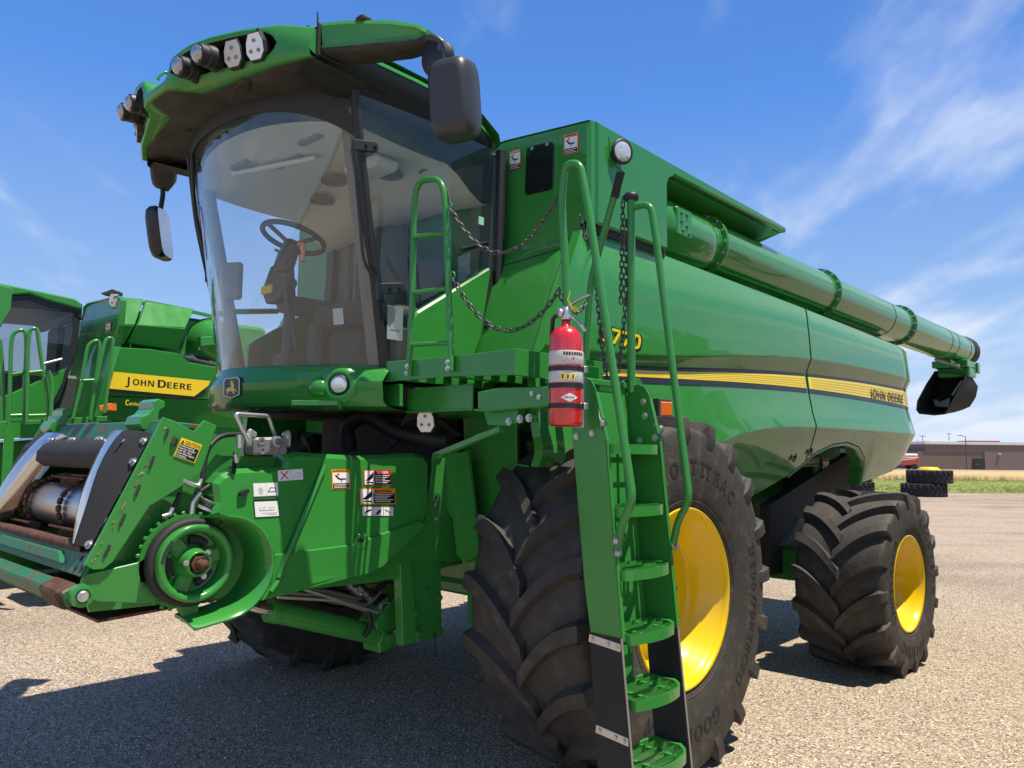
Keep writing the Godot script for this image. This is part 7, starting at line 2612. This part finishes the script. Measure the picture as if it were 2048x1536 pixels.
	build("cab_pillar", st, M.black, n)
	st = mb()
	slab(st, [Vector3(-1.706, 3.564, -6.700), Vector3(-1.292, 3.578, -6.700), Vector3(-0.580, 3.581, -6.700), Vector3(-0.574, 2.872, -6.700), Vector3(-1.327, 2.421, -6.700), Vector3(-1.630, 2.354, -6.700)], Vector3(0, 0, -0.006), 0.0)
	build("door_glass", st, M.glass_dark, n)
	st = mb()
	slab(st, [Vector3(-1.483, 2.362, -6.680), Vector3(-1.253, 2.437, -6.680), Vector3(-0.625, 2.820, -6.680), Vector3(-0.649, 2.637, -6.680), Vector3(-0.826, 2.147, -6.680), Vector3(-1.461, 2.001, -6.680)], Vector3(0, 0, -0.06), 0.01)
	build("door_panel", st, M.green, n)
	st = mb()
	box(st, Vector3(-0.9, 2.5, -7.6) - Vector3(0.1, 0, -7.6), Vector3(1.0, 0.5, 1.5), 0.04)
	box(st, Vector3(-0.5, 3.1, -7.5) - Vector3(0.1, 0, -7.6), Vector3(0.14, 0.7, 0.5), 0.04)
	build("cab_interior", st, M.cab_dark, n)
	st = mb()
	tube(st, [Vector3(-0.891, 2.851, -6.640), Vector3(-0.690, 2.934, -6.640)], 0.02, 8)
	build("door_handle", st, M.zinc, n)
	# lamp and antenna block on the tank corner
	st = mb()
	slab(st, [Vector3(-0.399, 3.788, -6.300), Vector3(-0.257, 3.871, -6.300), Vector3(-0.182, 3.856, -6.300), Vector3(-0.191, 3.788, -6.300), Vector3(-0.277, 3.775, -6.300)], Vector3(0.1, 0, -0.1), 0.004)
	build("antenna_block", st, M.under, n)
	work_light(n, Vector3(-0.271, 3.697, -6.150), Vector3(-0.7, -0.1, 0.7).normalized(), 0.075, M.reflector)
	# handrails
	for h in [[Vector3(-1.505, 2.039, -5.500), Vector3(-1.540, 2.919, -5.500), Vector3(-1.530, 3.065, -5.500), Vector3(-1.417, 3.113, -5.500), Vector3(-1.391, 2.936, -5.500), Vector3(-1.372, 2.055, -5.500)], [Vector3(-1.348, 2.072, -5.450), Vector3(-1.390, 2.932, -5.450), Vector3(-1.381, 3.112, -5.450), Vector3(-1.313, 3.132, -5.450), Vector3(-1.269, 2.888, -5.450), Vector3(-1.146, 2.248, -5.450), Vector3(-1.171, 2.078, -5.450)], [Vector3(-0.778, 2.142, -5.800), Vector3(-0.714, 2.553, -5.800), Vector3(-0.665, 3.056, -5.800), Vector3(-0.545, 3.131, -5.800), Vector3(-0.526, 2.997, -5.800), Vector3(-0.590, 2.138, -5.800)], [Vector3(-0.612, 2.610, -5.600), Vector3(-0.552, 3.039, -5.600), Vector3(-0.523, 3.127, -5.600), Vector3(-0.454, 3.135, -5.600), Vector3(-0.462, 2.865, -5.600), Vector3(-0.500, 2.221, -5.600)], [Vector3(-1.624, 2.974, -5.600), Vector3(-1.591, 2.755, -5.600), Vector3(-1.532, 2.095, -5.600)], [Vector3(-1.184, 2.655, -5.400), Vector3(-1.143, 2.557, -5.400), Vector3(-1.129, 2.152, -5.400)]]:
		st = mb()
		tube(st, rounded(h, 0.12, 4), 0.021, 10)
		build("handrail", st, M.green_flat, n)
	st = mb()
	for r in [[Vector3(-1.520, 2.588, -5.500), Vector3(-1.378, 2.634, -5.500)], [Vector3(-1.371, 2.620, -5.450), Vector3(-1.235, 2.654, -5.450)], [Vector3(-0.728, 2.600, -5.800), Vector3(-0.573, 2.625, -5.800)], [Vector3(-1.502, 2.138, -5.500), Vector3(-1.369, 2.155, -5.500)], [Vector3(-1.352, 2.143, -5.450), Vector3(-1.166, 2.163, -5.450)]]:
		tube(st, r, 0.022, 8)
	build("rung", st, M.green_flat, n)
	st = mb()
	slab(st, [Vector3(-1.684, 2.060, -5.500), Vector3(-1.058, 2.124, -5.500), Vector3(-1.047, 1.942, -5.500), Vector3(-1.672, 1.872, -5.500)], Vector3(0, 0, -1.2), 0.004)
	slab(st, [Vector3(-0.811, 2.152, -5.800), Vector3(-0.395, 2.195, -5.800), Vector3(-0.391, 2.133, -5.800), Vector3(-0.807, 2.081, -5.800)], Vector3(0, 0, -0.4), 0.004)
	build("platform", st, M.green_flat, n)
	st = mb()
	slab(st, [Vector3(-1.567, 2.035, -5.400), Vector3(-1.474, 2.039, -5.400), Vector3(-1.468, 1.176, -5.400), Vector3(-1.561, 1.180, -5.400)], Vector3(0, 0, -0.02), 0.0)
	slab(st, [Vector3(-1.232, 2.047, -5.400), Vector3(-1.143, 2.051, -5.400), Vector3(-1.121, 1.162, -5.400), Vector3(-1.200, 1.165, -5.400)], Vector3(0, 0, -0.02), 0.0)
	for y in [900, 950, 1000]:
		pass
	build("ladder_rail", st, M.green_flat, n)
	# orange lamp by the ladder
	st = mb()
	slab(st, [Vector3(-0.566, 2.302, -5.600), Vector3(-0.434, 2.345, -5.600), Vector3(-0.429, 2.261, -5.600), Vector3(-0.552, 2.242, -5.600)], Vector3(0.1, 0, -0.1), 0.006)
	build("marker_lamp", st, M.orange, n)
	# feeder house
	st = mb()
	box(st, Vector3(-1.5, -0.15, 0) + Vector3(-0.1, 1.6, 0), Vector3(1.9, 0.75, 1.45), 0.03, Basis(Vector3(0, 0, 1), 0.12))
	build("feeder_house", st, M.green_flat, n)
	for ch in n.get_children():
		if ch is MeshInstance3D and ch.name != "chassis" and not String(ch.name).begins_with("cab_interior") and not String(ch.name).begins_with("feeder_house"):
			ch.position -= off
		elif not (ch is MeshInstance3D):
			ch.position -= off
	for w in [["front_wheel", Vector3(-0.1, 0.987, 1.7), 0.0], ["front_wheel", Vector3(-0.1, 0.987, -1.7), PI], ["rear_wheel", Vector3(3.2, 0.73, 1.5), 0.0], ["rear_wheel", Vector3(3.2, 0.73, -1.5), PI]]:
		var src: Node3D = combine.get_node(w[0])
		var d: Node3D = src.duplicate()
		d.name = w[0]
		n.add_child(d, true)
		d.position = w[1]
		d.rotation.y = w[2]

# ---------------------------------------------------------------- beyond the yard
func along(st: SurfaceTool, ahead: float, a0: float, a1: float, y0: float, y1: float, deep: float) -> void:
	box(st, yard(ahead + deep * 0.5, (a0 + a1) * 0.5, (y0 + y1) * 0.5), Vector3(a1 - a0, y1 - y0, deep), 0.0, Basis(ACROSS, Vector3.UP, -AHEAD))

func make_beyond() -> void:
	# mown grass
	var gm := StandardMaterial3D.new()
	gm.albedo_texture = noise_tex(0.03, [[0.0, Color(0.38, 0.43, 0.17)], [0.5, Color(0.46, 0.51, 0.21)], [1.0, Color(0.56, 0.57, 0.30)]], 512, 61, 5)
	gm.roughness = 0.95
	tri_map(gm, 0.12)
	var st := mb()
	smooth(st)
	var rows := []
	rng.seed = 12
	for i in 60:
		var b: float = -150.0 + 8.0 * i
		rows.append([yard(42.0 + rng.randf() * 1.2, b, 0.02), yard(55.0, b, 0.10), yard(66.0, b, 0.06)])
	loft(st, rows)
	setting("lawn", st, gm)
	var blade := mb()
	flat(blade)
	for k in 5:
		var a := TAU * k / 5
		var d := Vector3(cos(a), 0, sin(a))
		var sdx := Vector3(-sin(a), 0, cos(a)) * 0.02
		tri(blade, d * 0.05 - sdx, d * 0.12 + Vector3(0, 0.11, 0), d * 0.05 + sdx)
	var bm := mesh_of(blade)
	tufts("lawn_grass", bm, 9000, 42.3, 66.0, -8.0, 50.0, 0.04, Color(0.15, 0.20, 0.04), Color(0.27, 0.29, 0.09), 0.9, "short mown green grass between the dirt yard and the grain field", "grass")
	# ripe grain
	var wm := StandardMaterial3D.new()
	wm.albedo_texture = noise_tex(0.05, [[0.0, Color(0.58, 0.50, 0.33)], [0.5, Color(0.70, 0.61, 0.43)], [1.0, Color(0.79, 0.71, 0.54)]], 512, 71, 5)
	wm.roughness = 0.95
	tri_map(wm, 0.25)
	st = mb()
	rows = []
	for i in 120:
		var b: float = -150.0 + 4.0 * i
		var j: float = rng.randf() * 0.4
		var top: float = 0.50 + rng.randf() * 0.05
		rows.append([yard(66.0 + j, b, 0.0), yard(66.1 + j, b, top * 0.8), yard(66.5 + j, b, top), yard(76.0, b, 0.53), yard(87.0, b, 0.53), yard(87.4, b, 0.02)])
	smooth(st)
	loft(st, rows)
	var wf := single("wheat_field", st, wm, "strip of ripe golden grain standing beyond the lawn", "grain field")
	wf.set_meta("kind", "stuff")
	var stalk := mb()
	flat(stalk)
	for k in 6:
		var a := TAU * k / 6
		var d := Vector3(cos(a), 0, sin(a))
		var sdx := Vector3(-sin(a), 0, cos(a)) * 0.03
		tri(stalk, d * 0.1 - sdx, d * 0.2 + Vector3(0, 0.95, 0), d * 0.1 + sdx)
	tufts("wheat_stalks", mesh_of(stalk), 7000, 65.8, 72.0, -8.0, 60.0, 0.0, Color(0.50, 0.40, 0.21), Color(0.66, 0.55, 0.33), 0.56, "upright straw-coloured stalks along the near edge of the grain", "grain")
	make_building()
	make_tyre_stacks()
	make_far_vehicle()

func tufts(called: String, mesh: Mesh, count: int, d0: float, d1: float, b0: float, b1: float, y: float, c0: Color, c1: Color, size: float, label: String, category: String) -> void:
	var m := StandardMaterial3D.new()
	m.vertex_color_use_as_albedo = true
	m.roughness = 0.95
	m.cull_mode = BaseMaterial3D.CULL_DISABLED
	var mm := MultiMesh.new()
	mm.transform_format = MultiMesh.TRANSFORM_3D
	mm.use_colors = true
	mm.mesh = mesh
	mm.instance_count = count
	for i in count:
		var s: float = size * (0.75 + 0.4 * rng.randf())
		mm.set_instance_transform(i, Transform3D(Basis(Vector3.UP, rng.randf() * TAU).scaled(Vector3(s, s, s)), yard(lerp(d0, d1, rng.randf()), lerp(b0, b1, rng.randf()), y)))
		mm.set_instance_color(i, c0.lerp(c1, rng.randf()))
	var mi := MultiMeshInstance3D.new()
	mi.name = called
	mi.multimesh = mm
	mi.material_override = m
	add_child(mi)
	tag(mi, label, category)
	mi.set_meta("kind", "stuff")

func make_building() -> void:
	var b := thing("store_building", "low brown flat-roofed building with a grey parapet beyond the grain", "building")
	var brick := mat(Color(0.25, 0.175, 0.145), 0.9)
	brick.albedo_texture = noise_tex(0.05, [[0.0, Color(0.80, 0.80, 0.80)], [1.0, Color(1, 1, 1)]], 256, 81, 4)
	tri_map(brick, 0.4)
	var dark := mat(Color(0.20, 0.145, 0.125), 0.9)
	var grey := mat(Color(0.72, 0.72, 0.70), 0.8)
	var st := mb()
	along(st, 141.0, 73.9, 180.0, 0.0, 3.25, 40.0)
	build("wall", st, brick, b)
	st = mb()
	along(st, 140.9, 75.4, 180.0, 3.252, 4.55, 40.0)
	build("upper_wall", st, dark, b)
	st = mb()
	along(st, 140.75, 75.25, 180.2, 4.552, 5.05, 40.3)
	build("parapet", st, grey, b)
	st = mb()
	along(st, 140.85, 86.0, 180.0, 0.0, 3.24, 0.12)
	build("wall_panel", st, mat(Color(0.21, 0.155, 0.135), 0.9), b)
	st = mb()
	along(st, 140.80, 83.9, 85.8, 0.0, 2.05, 0.2)
	var d := build("door", st, mat(Color(0.02, 0.024, 0.028), 0.5), b)
	st = mb()
	along(st, 140.70, 84.55, 84.65, 0.9, 1.1, 0.1)
	build("handle", st, M.zinc, d)
	st = mb()
	along(st, 140.6, 88.4, 88.9, 2.75, 3.0, 0.25)
	build("wall_lamp", st, M.cream, b)
	st = mb()
	for q in [94.6, 95.2]:
		along(st, 140.6, q, q + 0.06, 3.4, 5.7, 0.06)
	for k in 7:
		along(st, 140.6, 94.6, 95.2, 3.6 + 0.3 * k, 3.64 + 0.3 * k, 0.05)
	build("roof_ladder", st, mat(Color(0.10, 0.05, 0.05), 0.7), b)
	st = mb()
	along(st, 148.0, 80.0, 84.0, 5.05, 5.35, 4.0)
	build("roof_unit", st, grey, b)
	st = mb()
	along(st, 160.0, 95.0, 101.0, 5.0, 5.75, 5.0)
	build("red_roof", st, mat(Color(0.32, 0.03, 0.05), 0.7), b)
	st = mb()
	along(st, 140.85, 96.2, 98.5, 1.2, 3.2, 0.1)
	build("sign_board", st, mat(Color(0.55, 0.56, 0.55), 0.7), b)
	# lamp posts
	for p in [[139.0, 81.6, 5.9, 0], [175.0, 99.0, 7.6, 1], [175.0, 93.0, 7.0, 2]]:
		st = mb()
		tube(st, [yard(p[0], p[1] * (1.0 if p[3] == 0 else 1.0), 0.0), yard(p[0], p[1], p[2])], 0.11, 8, 0.06)
		var hd := yard(p[0], p[1], p[2])
		if p[3] == 0:
			tube(st, [hd, hd - ACROSS * 0.8 + Vector3(0, 0.18, 0)], 0.05, 6)
			box(st, hd - ACROSS * 1.0 + Vector3(0, 0.2, 0), Vector3(0.7, 0.12, 0.35), 0.03, Basis(ACROSS, Vector3.UP, -AHEAD))
		else:
			box(st, hd, Vector3(1.4 if p[3] == 2 else 0.9, 0.15, 0.3), 0.03, Basis(ACROSS, Vector3.UP, -AHEAD))
		single("lamp_post", st, mat(Color(0.09, 0.07, 0.06), 0.6), ["dark lamp post with an arm in front of the brown building's door", "lamp post rising behind the brown building, head to one side", "lamp post rising behind the brown building, twin head like a T"][p[3]], "lamp post", "lamp posts by the building")
	# grain bin and dark tree at the building's corner
	var bin := thing("grain_bin", "pale metal grain bin far behind the building's corner", "grain bin", yard(190.0, 97.2))
	st = mb()
	lathe(st, [[2.2, 0.0], [2.2, 4.6], [2.25, 4.65]], Vector3.ZERO, Vector3.UP, 24)
	build("shell", st, M.zinc, bin)
	st = mb()
	lathe(st, [[2.3, 4.6], [0.5, 6.0], [0.4, 6.3], [0.0, 6.4]], Vector3.ZERO, Vector3.UP, 24, true)
	build("roof", st, M.cast, bin)
	var tr := thing("tree", "small dark tree beside the far grain bin", "tree", yard(178.0, 93.2))
	st = mb()
	tube(st, [Vector3.ZERO, Vector3(0.05, 1.4, 0.0), Vector3(0.0, 3.4, 0.1)], 0.18, 8, 0.05)
	build("trunk", st, M.rust, tr)
	st = mb()
	flat(st)
	rng.seed = 4
	for i in 900:
		var v := Vector3(rng.randfn() * 0.65, 2.9 + rng.randfn() * 0.9, rng.randfn() * 0.65)
		var e := Vector3(rng.randf() - 0.5, rng.randf() - 0.5, rng.randf() - 0.5) * 0.6
		var g := Vector3(rng.randf() - 0.5, rng.randf() - 0.5, rng.randf() - 0.5) * 0.6
		tri(st, v, v + e, v + g)
	build("crown", st, mat(Color(0.03, 0.05, 0.02), 0.9), tr)

func make_tyre_stacks() -> void:
	var lug := tyre_mesh(1.02, 0.62, 0.5, 22, 0.05, 5.0)
	var k := 0
	# [ahead, across, height of the middle, has rim]
	for s in [[37.8, 20.05, 0.31, "worn black tractor tyre lying flat, lowest under the yellow-rimmed one"], [37.8, 20.35, 0.95, "black tractor tyre with a yellow rim lying on another tyre"], [39.5, 17.35, 0.31, "worn tractor tyre lying flat under another, half hidden by the combine's rear wheel"], [39.5, 17.25, 0.95, "tractor tyre stacked on another, half hidden by the combine's tail"]]:
		var t := thing("tractor_tyre", s[3], "tyre", yard(s[0], s[1], s[2]), "tractor tyres stacked at the yard's edge")
		var o := put("tyre_body", lug, M.rubber_old, t)
		o.rotation.x = -PI / 2
		if k == 1:
			var st := mb()
			lathe(st, [[0.52, 0.26], [0.50, 0.34], [0.36, 0.46], [0.0, 0.47]], Vector3.ZERO, Vector3.UP, 32, true)
			build("rim", st, M.yellow, t)
		k += 1

func make_far_vehicle() -> void:
	var v := thing("truck", "red and white truck parked far off beside the brown building", "truck", yard(135.0, 67.9))
	v.rotation.y = atan2(-ACROSS.z, ACROSS.x)
	var st := mb()
	box(st, Vector3(0, 1.45, 0), Vector3(5.2, 1.5, 2.2), 0.15)
	build("body", st, mat(Color(0.42, 0.05, 0.03), 0.4, 0.0, 0.5), v)
	st = mb()
	box(st, Vector3(0.3, 2.45, 0), Vector3(4.4, 0.55, 2.0), 0.2)
	build("cab_roof", st, mat(Color(0.6, 0.6, 0.6), 0.4), v)
	st = mb()
	box(st, Vector3(0.2, 1.7, 1.11), Vector3(3.6, 0.22, 0.03), 0.0, Basis(Vector3(0, 0, 1), 0.12))
	build("stripe", st, mat(Color(0.6, 0.6, 0.62), 0.5), v)
	for x in [-1.7, 1.7]:
		for z in [-1.0, 1.0]:
			st = mb()
			lathe(st, [[0.0, -0.15], [0.48, -0.15], [0.5, -0.1], [0.5, 0.1], [0.48, 0.15], [0.0, 0.15]], Vector3(x, 0.5, z), Vector3(0, 0, 1), 20, true)
			build("wheel", st, M.rubber_old, v)


# a third machine stands just outside the frame, facing the other way: the near flank mirrors it
func make_third() -> void:
	var n: Node3D = get_node("combine_harvester_001")
	var t: Node3D = n.duplicate()
	t.name = numbered("combine_harvester")
	add_child(t)
	t.position = Vector3(5.25, 0, 5.82)
	t.rotation.y = PI
	t.set_meta("label", "green combine parked beside the ladder side, facing the other way")

func _ready() -> void:
	font_bold = SystemFont.new()
	font_bold.font_names = PackedStringArray(["Droid Sans"])
	font_bold.font_weight = 700
	font_serif = SystemFont.new()
	font_serif.font_names = PackedStringArray(["Droid Serif"])
	set_light()
	make_materials()
	make_ground()
	combine = thing("combine_harvester", "large green combine harvester with ladder, yellow wheels and folded unloading auger", "combine harvester")
	make_body()
	make_wheels()
	make_cab()
	make_platform()
	make_ladder()
	make_gate()
	make_feeder()
	make_extinguisher()
	make_neighbour()
	make_third()
	make_beyond()
